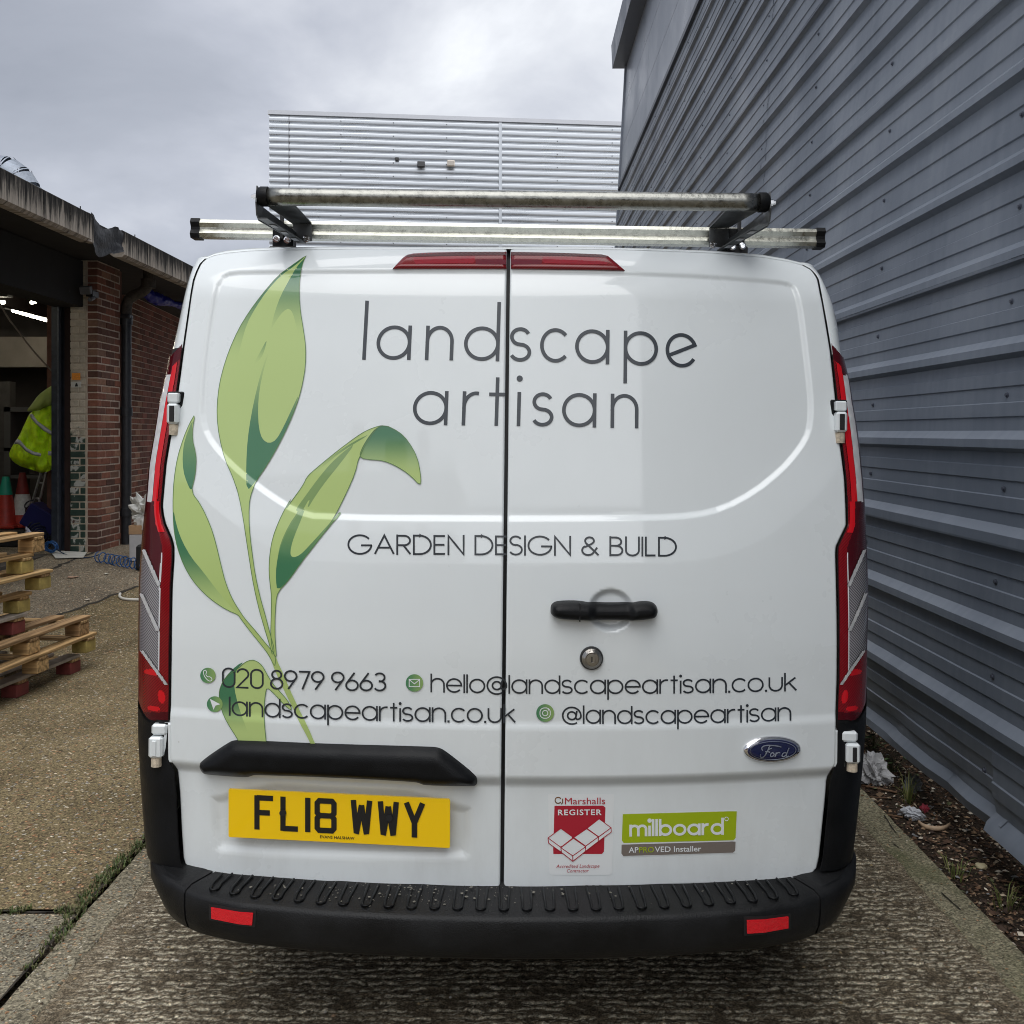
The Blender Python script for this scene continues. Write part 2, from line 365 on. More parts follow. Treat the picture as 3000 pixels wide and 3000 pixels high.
SEAM_L = [(1485.5, 729), (1465, 2612)]; SEAM_R = [(1496, 729), (1477, 2612)]
DL_OUT = [(545,2551),(536,2538),(531,2520),(526,2448),(520,2324),(514,2262),(505,2240),(499,2225),(498,2116),(501,1900),(504,1717),(509,1640),(509,1602),(503,1578),(484,1535),(478,1510),(475,1482),(486,1360),(502,1261),(512,1200),(520,1152),(530,1080),(541,997),(550,935),(562,852),(568,820),(577,795),(588,772),(603,757)]
DL = [(1465,2612),(1300,2610),(1100,2604),(900,2595),(800,2589),(690,2579),(580,2566),(560,2560)] + DL_OUT + [(625,748),(660,741),(720,735),(800,731),(1000,729),(1300,729),(1485.5,729)]
DR_OUT = [(2398,2552),(2406,2517),(2414,2440),(2422,2362),(2428,2290),(2440,2250),(2447,2235),(2448,2140),(2453,2000),(2453,1800),(2449,1627),(2450,1603),(2470,1561),(2480,1540),(2479,1490),(2475,1403),(2461,1291),(2449,1170),(2433,1026),(2420,947),(2404,860),(2395,815),(2378,790),(2350,775)]
DR = [(1475.5,2612),(1700,2608),(2000,2600),(2200,2594),(2324,2584),(2365,2576),(2385,2567)] + DR_OUT + [(2310,765),(2238,753),(2100,741),(1900,733),(1700,729),(1495,729)]
def door(px, name):
    poly = resample(S(px, base)[:, [0, 2]], .008)
    V, Fc, poly = fill(poly, .0055, rings=(.0012, .003, .006), follow=FEAT_rec)
    R = .006
    def fn(x, z):
        d = np.clip(-sdf(poly, x, z), 0, R); return Fs(x, z) + R - np.sqrt(np.clip(R * R - (R - d) ** 2, 0, None))
    x, z = V[:, 0], V[:, 1]; y = fn(x, z); V3 = np.stack([x, y, z], 1)
    N = surf_normals(Fs, x, z); d = -sdf(poly, x, z)
    # edge rounding normals point outwards
    e = .0008; gx = (sdf(poly, x + e, z) - sdf(poly, x - e, z)) / (2 * e); gz = (sdf(poly, x, z + e) - sdf(poly, x, z - e)) / (2 * e)
    w = np.clip(1 - d / R, 0, 1); c = np.sqrt(np.clip(1 - w * w, 0.02, 1))
    N = N * c[:, None] + np.stack([gx, 0 * gx, gz], 1) * w[:, None]; N /= np.linalg.norm(N, axis=1)[:, None]
    Fc = orient_back(V3, Fc)
    nb = len(poly); bx, bz = poly[:, 0], poly[:, 1]; by = fn(bx, bz)
    n0 = len(V3); V3 = np.vstack([V3, np.stack([bx, by, bz], 1), np.stack([bx, by + .035, bz], 1)])
    tg = np.roll(poly, -1, 0) - np.roll(poly, 1, 0); tg /= np.linalg.norm(tg, axis=1)[:, None]; on = np.stack([tg[:, 1], 0 * tg[:, 0], -tg[:, 0]], 1)
    N = np.vstack([N, on, on])
    Fc += [[n0 + i, n0 + nb + i, n0 + nb + (i + 1) % nb, n0 + (i + 1) % nb] for i in range(nb)]
    return mk(name, V3, Fc, M_PAINT, van, True, normals=N), poly
doorL, polyL = door(DL, 'rear_door'); doorR, polyR = door(DR, 'rear_door')

def pad(name, px, h, edge, m, parent=None, off=0., it=1, grid=.006, local=None, dome=True, col=None, surf=Fs, backing=.004, **k):
    """a raised moulding with rounded edge that follows the door skin"""
    poly = local if local is not None else S(smooth_poly(px, it) if it else px, base)[:, [0, 2]]
    poly = resample(poly, grid * .7); V, Fc, poly = fill(poly, grid, rings=tuple(r for r in (edge * .12, edge * .4, edge) if r < .02) if dome else ())
    fn = (lambda x, z: surf(x, z) - off - h * np.sqrt(np.clip(1 - (1 - np.clip(-sdf(poly, x, z) / edge, 0, 1)) ** 2, 0, 1))) if dome else (lambda x, z: surf(x, z) - off - h)
    x, z = V[:, 0], V[:, 1]; V3 = np.stack([x, fn(x, z), z], 1); Fc = orient_back(V3, Fc)
    nb = len(poly); n0 = len(V3); b = poly; y1 = fn(b[:, 0], b[:, 1]); y2 = surf(b[:, 0], b[:, 1]) + backing
    V3 = np.vstack([V3, np.stack([b[:, 0], y1, b[:, 1]], 1), np.stack([b[:, 0], y2, b[:, 1]], 1)])
    Fc += [[n0 + i, n0 + nb + i, n0 + nb + (i + 1) % nb, n0 + (i + 1) % nb] for i in range(nb)]
    o = mk(name, V3, Fc, m, parent or van, True, **k)
    if not dome: auto_smooth(o, 50)
    return o

# black plate behind the doors: rubber seal plus shade painted into the gaps
ring = DL[:-1] + [(1484.5, 729), (1496, 729)] + DR[::-1][1:]
pl = resample(S(DL[:-1] + [(1490, 729)] + DR[::-1][1:-1] + [(1477, 2612)], base)[:, [0, 2]], .03)
V, Fc, _ = fill(pl, .05); V3 = np.stack([V[:, 0], base(V[:, 0], V[:, 1]) + .030, V[:, 1]], 1)
mk('seal_and_gap_shade', V3, orient_back(V3, Fc), M_RUBBER, van, True)

# ------------------------------------------------------------------ van: body corners, sides, roof
L_OUT = np.array([(757,575),(781,562),(856,541),(976,516),(1046,500),(1072,496),(1181,471),(1272,457),(1362,442),(1453,435),(1536,426),(1634,418),(1717,413),(1844,411),(1964,411),(2200,412),(2360,420),(2515,432),(2552,437)], float)
R_OUT = np.array([(775,2385),(802,2404),(873,2437),(947,2454),(1035,2464),(1114,2484),(1179,2493),(1235,2503),(1300,2512),(1394,2521),(1487,2528),(1645,2535),(1785,2538),(2000,2533),(2129,2531),(2279,2521),(2440,2505),(2560,2492)], float)
YA = .36; NS = 28
def corner_rows(edge_px, outt, side, step=.0028):
    """rows of the wrapped rear corner: returns V[rows, NS+1, 3] in local space (door edge -> flank) and px of the edge"""
    pts = resample(np.array(edge_px, float), step * 1240, closed=False)
    E = S(pts, base); rows = []
    for (px, py), e in zip(pts, E):
        g = abs(np.interp(py, outt[:, 0], outt[:, 1]) - px)
        lo, hi = .0, .35
        s = np.linspace(0, 1, 40) * math.pi / 2
        b = YA - e[1]
        for _ in range(26):
            a = (lo + hi) / 2
            X = e[0] + side * (.004 + a * np.sin(s) ** .9); Y = e[1] + .004 + b * (1 - np.cos(s)); Z = np.full_like(X, e[2])
            m_ = np.max(side * (proj(np.stack([X, Y, Z], 1))[:, 0] - px))
            if m_ < g: lo = a
            else: hi = a
        s = np.linspace(0, 1, NS + 1) * math.pi / 2
        rows.append(np.stack([e[0] + side * (.004 + a * np.sin(s) ** .9), e[1] + .004 + b * (1 - np.cos(s)), np.full_like(s, e[2])], 1))
    R = np.array(rows)
    # light smoothing of the flank line along the rows
    for _ in range(70): R[1:-1, 1:] = .5 * R[1:-1, 1:] + .25 * (R[2:, 1:] + R[:-2, 1:])
    return R, pts
RL, ptsL = corner_rows(DL_OUT, L_OUT, -1); RR, ptsR = corner_rows(DR_OUT, R_OUT, 1)
def grid_faces(nr, nc, flip=False):
    f = [(i * nc + j, i * nc + j + 1, (i + 1) * nc + j + 1, (i + 1) * nc + j) for i in range(nr - 1) for j in range(nc - 1)]
    return [q[::-1] for q in f] if flip else f
def grid_normals(R, side):
    du = np.gradient(R, axis=0); dv_ = np.gradient(R, axis=1); n = np.cross(du, dv_); n /= np.linalg.norm(n, axis=2)[..., None] + 1e-9
    if np.mean(n[:, :, 0]) * side < 0: n = -n
    return n
NL, NR = grid_normals(RL, -1), grid_normals(RR, 1)
# the top edge: a short lip that rolls onto the roof
topL = resample(np.array([(603,757),(625,748),(660,741),(720,735),(800,731),(1000,729),(1300,729),(1490,729)], float), 12, False)
topR = resample(np.array([(2350,775),(2310,765),(2238,753),(2100,741),(1900,733),(1700,729),(1490,729)], float), 12, False)
def top_rows(pts):
    E = S(pts, base); rows = []
    for e in E:
        s = np.linspace(0, 1, NS + 1) * math.pi / 2; b = YA - e[1]
        rows.append(np.stack([np.full_like(s, e[0]), e[1] + .004 + b * (1 - np.cos(s)), e[2] + .018 * np.sin(s)], 1))
    return np.array(rows)
def blend(Rs, Rt, side):
    # corner: fan between last side row and first top row
    a, b = Rs[-1], Rt[0]; n = 7; out_ = []
    off0 = a - a[0]; off1 = b - b[0]
    for i in range(1, n):
        t = i / n; c = math.cos(t * math.pi / 2); s_ = math.sin(t * math.pi / 2)
        e = a[0] * (1 - t) + b[0] * t
        o = np.stack([off0[:, 0] * c + off1[:, 0] * s_, off0[:, 1] * (1 - t) + off1[:, 1] * t, off0[:, 2] * c + off1[:, 2] * s_], 1)
        out_.append(e + o)
    return np.array(out_)
TL, TR = top_rows(topL), top_rows(topR)
shell = np.vstack([RL, blend(RL, TL, -1), TL, TR[::-1][1:], blend(RR, TR, 1)[::-1], RR[::-1]])
arch = shell[:, -1].copy()
# flanks and roof, carried forward station by station
st = [(.36, 1, 1, 0), (.7, 1.012, 1.006, 0), (1.4, 1.03, 1.01, 0), (2.6, 1.035, 1.01, 0), (3.4, 1.03, 1.0, 0), (3.75, 1.0, .95, .01), (4.1, .985, .80, .02), (4.45, .97, .62, .02), (4.85, .93, .54, .02), (5.0, .86, .46, .02), (5.02, .8, .35, .02)]
rows = [shell]; ext = []
for y, sx, sz, _ in st[1:]:
    a = arch.copy(); a[:, 0] *= sx; a[:, 1] = y; a[:, 2] = .42 + (a[:, 2] - .42) * (sz if sz != 1 else 1); ext.append(a)
full = np.concatenate([shell] + [e[:, None] for e in ext], 1)
low = full[0].copy(); low[:, 2] = .24; low2 = full[-1].copy(); low2[:, 2] = .24
low[:NS + 1] = full[0][:NS + 1]; low2[:NS + 1] = full[-1][:NS + 1]
full = np.concatenate([low[None], full, low2[None]], 0)
nr, nc = full.shape[:2]; fc = grid_faces(nr, nc, True)
fc.append([i * nc + nc - 1 for i in range(nr)])
body = mk('body_shell', full.reshape(-1, 3), fc, M_PAINT, van, True)
bm = bmesh.new(); bm.from_mesh(body.data); bmesh.ops.recalc_face_normals(bm, faces=bm.faces)
bm.faces.ensure_lookup_table()
q = max(bm.faces, key=lambda f: f.calc_center_median().z)
if q.normal.z < 0: bmesh.ops.reverse_faces(bm, faces=bm.faces)
bm.to_mesh(body.data); bm.free(); auto_smooth(body, 55)
body.data.materials.append(M_RUBBER)
for p_ in body.data.polygons:
    c_ = p_.center
    if c_.z < 1.745 and c_.y < .33 and abs(c_.x) > .7: p_.material_index = 1
MB().box((-.86, .55, .26), (.86, 4.9, .40)).obj('underbody', M_RUBBER, van)
# side and front details seen from beside the van
for s in (-1, 1):
    MB().prism([(s * .90, 3.5, 1.15), (s * .90, 4.3, 1.15), (s * .86, 3.95, 1.62), (s * .84, 3.55, 1.72)], (s * .095, 0, 0)).obj('side_window', M_GLASS, van)
    g = MB().box((s * .98 - .01, .75, .86), (s * .98 + .01, 4.3, .92), bev=.005).obj('side_moulding', M_PLASTIC, van)
    mm = MB().box((s * 1.0, 3.9, 1.1), (s * 1.28, 4.0, 1.42), bev=.03) if s > 0 else MB().box((-1.28, 3.9, 1.1), (-1.0, 4.0, 1.42), bev=.03)
    mm.obj('door_mirror', M_PLASTIC, van)
    for y in (1.05, 4.0):
        t_ = empty('wheel', (s * .80, y, .335)); t_.parent = van
        w_ = MB(); R_ = .335; prof = [(-.11, .20), (-.11, .30), (-.085, .33), (.085, .33), (.11, .30), (.11, .20)]
        V = []; n = 36
        for k in range(n):
            t2 = 2 * math.pi * k / n
            for a, r in prof: V.append((a, r * math.cos(t2), r * math.sin(t2)))
        w_.add(V, [(k * 6 + j, k * 6 + j + 1, ((k + 1) % n) * 6 + j + 1, ((k + 1) % n) * 6 + j) for k in range(n) for j in range(5)])
        w_.obj('tyre', M_TYRE, t_, True)
        r_ = MB().tube([(-.09, 0, 0), (.09, 0, 0)], .205, 28).tube([(s * .09, 0, 0), (s * .10, 0, 0)], .07, 14); auto_smooth(r_.obj('rim', M_STEEL, t_))

# ------------------------------------------------------------------ tail lights and black corner mouldings, cut out of the wrapped corner
def cells(R, N, side, pts, outt, cls, off):
    """split the corner grid into classes by (t, py)"""
    px = proj(R.reshape(-1, 3)).reshape(R.shape[0], R.shape[1], 2)
    py = px[:, :, 1]; e = px[:, :1, 0]; o = e + side * np.interp(py[:, 0], outt[:, 0], np.abs(outt[:, 1] - 0) * 0 + 0)[:, None]
    ex = pts[:, 0]; ox = np.interp(pts[:, 1], outt[:, 0], outt[:, 1]); t = (px[:, :, 0] - ex[:, None]) / (ox - ex)[:, None]
    t = np.where(np.arange(t.shape[1])[None] > np.argmax(t, 1)[:, None], 1.2, t)
    V = R + N * off; out_ = {}
    for i in range(R.shape[0] - 1):
        for j in range(R.shape[1] - 1):
            tt = (t[i, j] + t[i + 1, j + 1]) / 2; yy = (py[i, j] + py[i + 1, j + 1]) / 2
            c = cls(tt, yy)
            if c: out_.setdefault(c, []).append((i, j))
    return V, out_
def lens_obj(name, m, V, cl, side, parent, push=0., N=None):
    idx = {}; vs = []; fs = []
    def vid(i, j):
        if (i, j) not in idx: idx[(i, j)] = len(vs); vs.append(V[i, j] + (N[i, j] * push if N is not None else 0))
        return idx[(i, j)]
    for i, j in cl:
        f = (vid(i, j), vid(i, j + 1), vid(i + 1, j + 1), vid(i + 1, j)); fs.append(f if side < 0 else f[::-1])
    nrm = [N[i, j] for (i, j) in idx]
    return mk(name, vs, [f[::-1] for f in fs], m, parent, True, normals=nrm)
def fine(R, k=4):
    """denser columns across the visible part of the corner"""
    u = np.linspace(0, 1, R.shape[1]); uu = np.concatenate([np.linspace(0, .8, R.shape[1] * k), np.linspace(.82, 1, 6)])
    out_ = np.empty((R.shape[0], len(uu), 3))
    for i in range(R.shape[0]):
        for c in range(3): out_[i, :, c] = np.interp(uu, u, R[i, :, c])
    return out_
def lin(y, a, b): return a[0] + (b[0] - a[0]) * (y - a[1]) / (b[1] - a[1])
def lamp_class(t, y):
    top = 1003 + 48 * max(0, min(1, t)); bot = 2108 - 70 * max(0, t - .55) ** 2 * 4
    if y < top or y > bot: return None
    if t > 1.15: return 'outer' if 1080 < y < 2060 else None
    if y < top + 45: return 'dark'
    for ci, (a, b) in enumerate((((.90, 1610), (.37, 1714)), ((.90, 1738), (.38, 1846)), ((.86, 1905), (.10, 2004)))):
        lo, hi = sorted((a[1], b[1]))
        if lo <= y <= hi and abs(t - lin(y, (a[0], a[1]), (b[0], b[1]))) < .055: return 'chev%d' % ci
    if y < 1470:
        u = t
        if u < .08: return 'edge'
        if u < .26: return 'red'
        if u < .55: return 'bright'
        if u < .60: return 'dark'
        if u < .92: return 'chrome' if y > 1100 else 'dark'
        return 'dark'
    if y < 1620:
        if t < .07: return 'edge'
        w = .30 - .1 * (y - 1470) / 150
        if t < .14: return 'red'
        if t < .14 + w: return 'bright' if y < 1560 else 'red'
        return 'dark'
    l3 = lin(y, (.86, 1905), (.10, 2004)) if 1905 < y < 2004 else (9 if y <= 1905 else -9)
    if y < 2004 and t < l3:
        if t < .07: return 'edge'
        if t < .20: return 'red'
        if t < .34: return 'red'
        if t < .38: return 'chrome'
        if y < lin(max(t, 0), (1714, .37), (1610, .90)): return 'dark'
        return 'smoke' if t < .96 else 'dark'
    for gn, gt, gy_, rt, ry in (('g1', .55, 1968, .26, 9), ('g2', .26, 2040, .11, 20), ('g3', .5, 2074, .2, 8)):  # bulb glow painted as brighter red ellipses in the lens
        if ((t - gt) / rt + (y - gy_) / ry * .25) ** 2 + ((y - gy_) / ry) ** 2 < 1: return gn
    return 'red' if y < 2085 else 'dark'
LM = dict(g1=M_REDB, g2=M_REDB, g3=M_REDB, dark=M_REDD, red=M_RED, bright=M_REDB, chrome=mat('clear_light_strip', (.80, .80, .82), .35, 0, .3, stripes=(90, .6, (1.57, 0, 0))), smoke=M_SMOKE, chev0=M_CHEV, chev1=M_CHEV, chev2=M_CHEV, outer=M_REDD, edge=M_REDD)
LN = dict(g1='painted_bulb_glow', g2='painted_bulb_glow', g3='painted_bulb_glow', dark='dark_lens', red='red_lens', bright='light_guide', chrome='chrome_strip', smoke='clear_lens', chev0='prism_strip', chev1='prism_strip', chev2='prism_strip', outer='lens_flank', edge='lens_edge')
for side, R, pts, outt in ((-1, RL, ptsL, L_OUT), (1, RR, ptsR, R_OUT)):
    Rf = fine(R); Nf = grid_normals(Rf, side)
    V, cl = cells(Rf, Nf, side, pts, outt, lamp_class, .005)
    tl = empty('tail_light', tuple(R[len(R) // 2, 8])); tl.parent = van
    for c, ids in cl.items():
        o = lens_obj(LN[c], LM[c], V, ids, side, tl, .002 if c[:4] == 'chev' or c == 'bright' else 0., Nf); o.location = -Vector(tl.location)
    # black moulding below the lamp
    def blk(t, y): return 'b' if y > 2116 - 60 * max(0, t - .55) ** 2 * 4 else None
    V, cl = cells(Rf, Nf, side, pts, outt, blk, .006)
    lens_obj('corner_moulding', M_PLASTIC, V, cl['b'], side, van, 0, Nf)
# ------------------------------------------------------------------ stroke lettering, mapped onto the door skin
def arc(cx, cy, r, a0, a1, n=None, ry=None):
    n = n or max(6, int(abs(a1 - a0) / 9)); t = np.radians(np.linspace(a0, a1, n + 1))
    return np.stack([cx + r * np.cos(t), cy + (ry or r) * np.sin(t)], 1)
def L_(*p): return np.array(p, float)
def J(*a): return np.vstack(a)
def glyph(c, X, logo=False):
    r = X / 2; o = lambda w: (w, )
    circ = (arc(r, r, r, 0, 351, 39), True)
    if c == 'l': return [(L_((0, 0), (0, 1)), False)], 0
    if c == 'i': return [(L_((0, 0), (0, X - (.09 if not logo else 0))), False), (L_((0, .99), (0, 1.0)), 'dot')], 0
    if c == 'a': return [circ, (L_((2*r, 0), (2*r, X)), False)], 2*r
    if c == 'd': return [circ, (L_((2*r, 0), (2*r, 1)), False)], 2*r
    if c == 'b': return [circ, (L_((0, 0), (0, 1)), False)], 2*r
    if c == 'p': return [circ, (L_((0, -.33), (0, X)), False)], 2*r
    if c == 'o': return [circ], 2*r
    if c == 'c': return [(arc(r, r, r, 42, 318), False)], 1.8*r
    if c == 'e':
        if logo:
            a = 22; q = arc(r, r, r, a, 322 + 6); return [(J(L_((r - r*math.cos(math.radians(a)), r - r*math.sin(math.radians(a)))), q), False)], 2*r
        return [(J(L_((0.02, r)), arc(r, r, r, 0, 322)), False)], 2*r
    if c == 'n' or c == 'h':
        w = r * .88; return [(L_((0, 0), (0, X if c == 'n' else 1)), False), (J(arc(w, X - w, w, 180, 0), L_((2*w, 0))), False)], 2*w
    if c == 'm':
        w = r * .72; return [(L_((0, 0), (0, X)), False), (J(arc(w, X - w, w, 180, 0), L_((2*w, 0))), False), (J(arc(3*w, X - w, w, 180, 0), L_((4*w, 0))), False)], 4*w
    if c == 'u':
        w = r * .88; return [(J(L_((0, X)), arc(w, w, w, 180, 360), L_((2*w, X))), False)], 2*w
    if c == 'r':
        w = r * .9; return [(L_((0, 0), (0, X)), False), (arc(w, X - w, w, 180, 78), False)], 1.15*w
    if c == 't': return [(L_((r*.5, 0), (r*.5, .97)), False), (L_((0, X - .02), (r*1.0, X - .02)), False)], r
    if c == 'k': return [(L_((0, 0), (0, 1)), False), (L_((X*.72, X), (.02, X*.42)), False), (L_((X*.28, X*.60), (X*.78, 0)), False)], X*.78
    if c == 's':
        q = X / 4; w = q * 1.25
        return [(J(arc(w, X - q, w, 25, 255, 22, q), arc(w, q, w*1.08, 75, -155, 22, q)), False)], 2.1*w
    if c == '.': return [(L_((.02, .015), (.02, .016)), 'sq')], .04
    if c == '@':
        return [(arc(.5, .42, .23, 0, 351, 30), True), (J(L_((.77, .66), (.72, .30)), arc(.83, .32, .11, 190, 300, 8), arc(.5, .42, .5, -12, 305, 44)), False)], 1.0
    if c == '0': return [(J(arc(.28, .72, .28, 0, 180), arc(.28, .28, .28, 180, 360)), True)], .56
    if c == '2': return [(J(arc(.27, .73, .27, 165, -35), L_((0, 0), (.54, 0))), False)], .55
    if c == '3': return [(J(arc(.25, .755, .235, 150, -90), arc(.25, .27, .27, 90, -150)), False)], .52
    if c == '6': return [(arc(.28, .28, .28, 0, 351, 36), True), (L_((.045, .43), (.40, 1)), False)], .56
    if c == '9': return [(arc(.28, .72, .28, 0, 351, 36), True), (L_((.515, .57), (.16, 0)), False)], .56
    if c == '7': return [(L_((0, .985), (.5, .985), (.16, 0)), False)], .5
    if c == '8': return [(arc(.27, .77, .22, 0, 351, 34), True), (arc(.27, .275, .275, 0, 351, 36), True)], .54
    if c == 'G': return [(J(arc(.5, .5, .5, 38, 350), L_((.99, .46), (.55, .46))), False)], 1.0
    if c == 'A': return [(L_((0, 0), (.41, 1), (.82, 0)), False), (L_((.15, .34), (.67, .34)), False)], .82
    if c == 'R': return [(L_((0, 0), (0, 1)), False), (J(L_((0, .985), (.3, .985)), arc(.3, .73, .255, 90, -90), L_((0, .475))), False), (L_((.27, .47), (.57, 0)), False)], .57
    if c == 'D': return [(J(L_((0, 0), (0, 1), (.24, 1)), arc(.24, .5, .5, 90, -90)), True)], .74
    if c == 'E': return [(L_((.46, .985), (0, .985), (0, .015), (.46, .015)), False), (L_((0, .51), (.44, .51)), False)], .46
    if c == 'N': return [(L_((0, 0), (0, 1), (.66, 0), (.66, 1)), False)], .66
    if c == 'S': return [(J(arc(.25, .755, .235, 28, 262, 22), arc(.25, .265, .265, 80, -155, 24)), False)], .5
    if c == 'I': return [(L_((0, 0), (0, 1)), False)], 0
    if c == 'B': return [(L_((0, 0), (0, 1)), False), (J(L_((0, .985), (.25, .985)), arc(.25, .755, .225, 90, -90), L_((0, .53))), False), (J(L_((.2, .53)), arc(.27, .27, .255, 90, -90), L_((0, .015))), False)], .53
    if c == 'U': return [(J(L_((0, 1)), arc(.28, .28, .28, 180, 360), L_((.56, 1))), False)], .56
    if c == 'L': return [(L_((0, 1), (0, .015), (.42, .015)), False)], .42
    if c == '&': return [(J(L_((.72, 0), (.17, .67)), arc(.33, .79, .19, 205, -25, 20), L_((.42, .62), (.16, .46)), arc(.27, .265, .26, 128, 325, 20), L_((.66, .42))), False)], .72
    return [], .3
def ribbon(p, w, closed):
    """polyline (px space) -> strip of quads of width w"""
    p = np.asarray(p, float)
    if not closed:
        for (i, j) in ((0, 1), (-1, -2)):
            d = p[i] - p[j]; L = np.linalg.norm(d)
            if L > 0 and abs(d[0]) < .25 * abs(d[1]): p[i] = p[i] + d / L * w * .5
        q = [p[0]]
        for a, b in zip(p[:-1], p[1:]):
            k = max(1, int(np.linalg.norm(b - a) / 26)); q += [a + (b - a) * (m_ + 1) / k for m_ in range(k)]
        p = np.array(q)
        keep = [0] + [i for i in range(1, len(p)) if np.linalg.norm(p[i] - p[i - 1]) > 1e-3]; p = p[keep]
    n = len(p); prev = np.roll(p, 1, 0); nxt = np.roll(p, -1, 0)
    if not closed: prev[0] = p[0] - (p[1] - p[0]); nxt[-1] = p[-1] + (p[-1] - p[-2])
    a = p - prev; b = nxt - p; a /= np.linalg.norm(a, axis=1)[:, None] + 1e-9; b /= np.linalg.norm(b, axis=1)[:, None] + 1e-9
    na = np.stack([-a[:, 1], a[:, 0]], 1); nb = np.stack([-b[:, 1], b[:, 0]], 1); m_ = na + nb; L = np.linalg.norm(m_, axis=1)[:, None]; m_ = m_ / (L + 1e-9)
    k = 1 / np.clip(np.sum(m_ * na, 1), .45, 1)
    o = m_ * (k * w / 2)[:, None]; V = np.stack([p + o, p - o], 1).reshape(-1, 2)
    F_ = [(2*i, 2*i + 1, (2*i + 3) % (2*n), (2*i + 2) % (2*n)) for i in range(n if closed else n - 1)]
    return V, F_
class Decal:
    """flat print laid on the door skin; each stroke sits 0.06 mm above the last"""
    def __init__(s, off=.0010): s.V = []; s.F = []; s.o = []; s.off = off; s.k = 0; s.n = 0; s.c = []
    def add(s, V, Fc, col=None):
        V = np.asarray(V, float); s.V.append(V); s.F += [[i + s.n for i in f] for f in Fc]; s.n += len(V)
        s.o += [s.off + s.k * .00006] * len(V); s.k = (s.k + 1) % 12; s.c += [col or (1, 1, 1)] * len(V)
    def poly(s, pts, col=None, grid=9):
        V, Fc, _ = fill(resample(pts, grid * .8), grid); s.add(V, Fc, col)
    def obj(s, name, m, parent=None, vc=False, surf=Fs, **k):
        px = np.vstack(s.V); l = S(px, surf); l[:, 1] -= np.array(s.o)
        fs = orient_back(l, s.F)
        return mk(name, l, fs, m, parent or van, True, np.array(s.c) if vc else None, normals=surf_normals(surf, l[:, 0], l[:, 2]), **k)
def quad(p3):
    c = np.polyfit([p[0] for p in p3], [p[1] for p in p3], 2); return lambda x: np.polyval(c, x)
def text_line(d, s, x0, x1, base3, H, X, w, logo=False, xs=None, space=.13, shear=None, sp_w=.42):
    """H=(h_left,h_right) ascender height in px; xs = explicit glyph boxes"""
    bl = quad(base3); adv = []; u = 0
    for ch in s:
        if ch == ' ': adv.append(u); u += sp_w; continue
        adv.append(u); u += glyph(ch, X, logo)[1] + space
    tot = u - space; hw = w / 2
    for i, ch in enumerate(s):
        st_, gw = glyph(ch, X, logo)
        for pts, closed in st_:
            pts = pts.copy()
            if xs: gx = xs[i][0] + hw + (pts[:, 0] / gw * (xs[i][1] - xs[i][0] - w) if gw > 0 else 0 * pts[:, 0] + (xs[i][1] - xs[i][0]) / 2 - hw)
            else: gx = x0 + hw + (adv[i] + pts[:, 0]) * (x1 - x0 - w) / tot
            h = H[0] + (H[1] - H[0]) * (gx - x0) / (x1 - x0); gy = bl(gx) - hw - pts[:, 1] * (h - w)
            if shear: gx = gx + (bl(gx) - gy) * shear(gx)
            q = np.stack([gx, gy], 1)
            if closed == 'dot':
                c = q[0]; V = [c] + [c + w * .85 * np.array([math.cos(t), math.sin(t)]) for t in np.linspace(0, 2*math.pi, 17)[:-1]]
                d.add(V, [(0, k + 1, (k + 1) % 16 + 1) for k in range(16)])
            elif closed == 'sq':
                c = q[0]; a = w * .62; d.add([c + (-a, -a), c + (a, -a), c + (a, a), c + (-a, a)], [(0, 1, 2, 3)])
            else:
                V, Fc = ribbon(q, w, bool(closed)); d.add(V, Fc)
sh = lambda x: .055 - (x - 1060) / 900 * .055
k7 = lambda a: 900 + .6729 * a
d = Decal()
xs = [(k7(a), k7(b)) for a, b in ((234,260),(298,450),(512,635),(680,836),(880,975),(1012,1135),(1165,1315),(1377,1527),(1560,1700))]
text_line(d, 'landscape', xs[0][0], xs[-1][1], [(1058, 1054), (1458, 1058), (2003, 1077)], (173, 173), .555, 10.6, True, xs, shear=sh)
d.obj('lettering', M_VINYL2, label='large thin lettering reading landscape')
d = Decal()
xs = [(k7(a), k7(b)) for a, b in ((457,610),(672,748),(780,866),(907,932),(978,1072),(1108,1258),(1320,1442))]
text_line(d, 'artisan', xs[0][0], xs[-1][1], [(1208, 1245), (1500, 1248), (1870, 1255)], (146, 146), .66, 10.6, True, xs, shear=sh)
d.obj('lettering', M_VINYL2, label='large thin lettering reading artisan')
d = Decal(); text_line(d, 'GARDEN DESIGN & BUILD', 1018, 1983, [(1018, 1625), (1480, 1627), (1983, 1631)], (60, 58), .74, 5.4, space=.15, sp_w=.36)
d.obj('lettering', M_VINYL, label='capital lettering reading GARDEN DESIGN & BUILD')
d = Decal(.0023); text_line(d, '020 8979 9663', 651, 1132, [(651, 2014), (900, 2022), (1132, 2025)], (60, 56), .74, 5.4, space=.115, sp_w=.28)
d.obj('lettering', M_VINYL, label='telephone number lettering')
d = Decal(); text_line(d, 'hello@landscapeartisan.co.uk', 1261, 2335, [(1261, 2028), (1836, 2033), (2335, 2024)], (55, 54), .76, 5.0, space=.15)
d.obj('lettering', M_VINYL, label='email address lettering')
d = Decal(.0023); text_line(d, 'landscapeartisan.co.uk', 671, 1512, [(671, 2096), (950, 2107), (1512, 2118)], (56, 56), .76, 5.1, space=.15)
d.obj('lettering', M_VINYL, label='web address lettering')
d = Decal(); text_line(d, '@landscapeartisan', 1646, 2318, [(1646, 2119), (2018, 2120), (2318, 2111)], (54, 52), .76, 5.0, space=.15)
d.obj('lettering', M_VINYL, label='social media handle lettering')

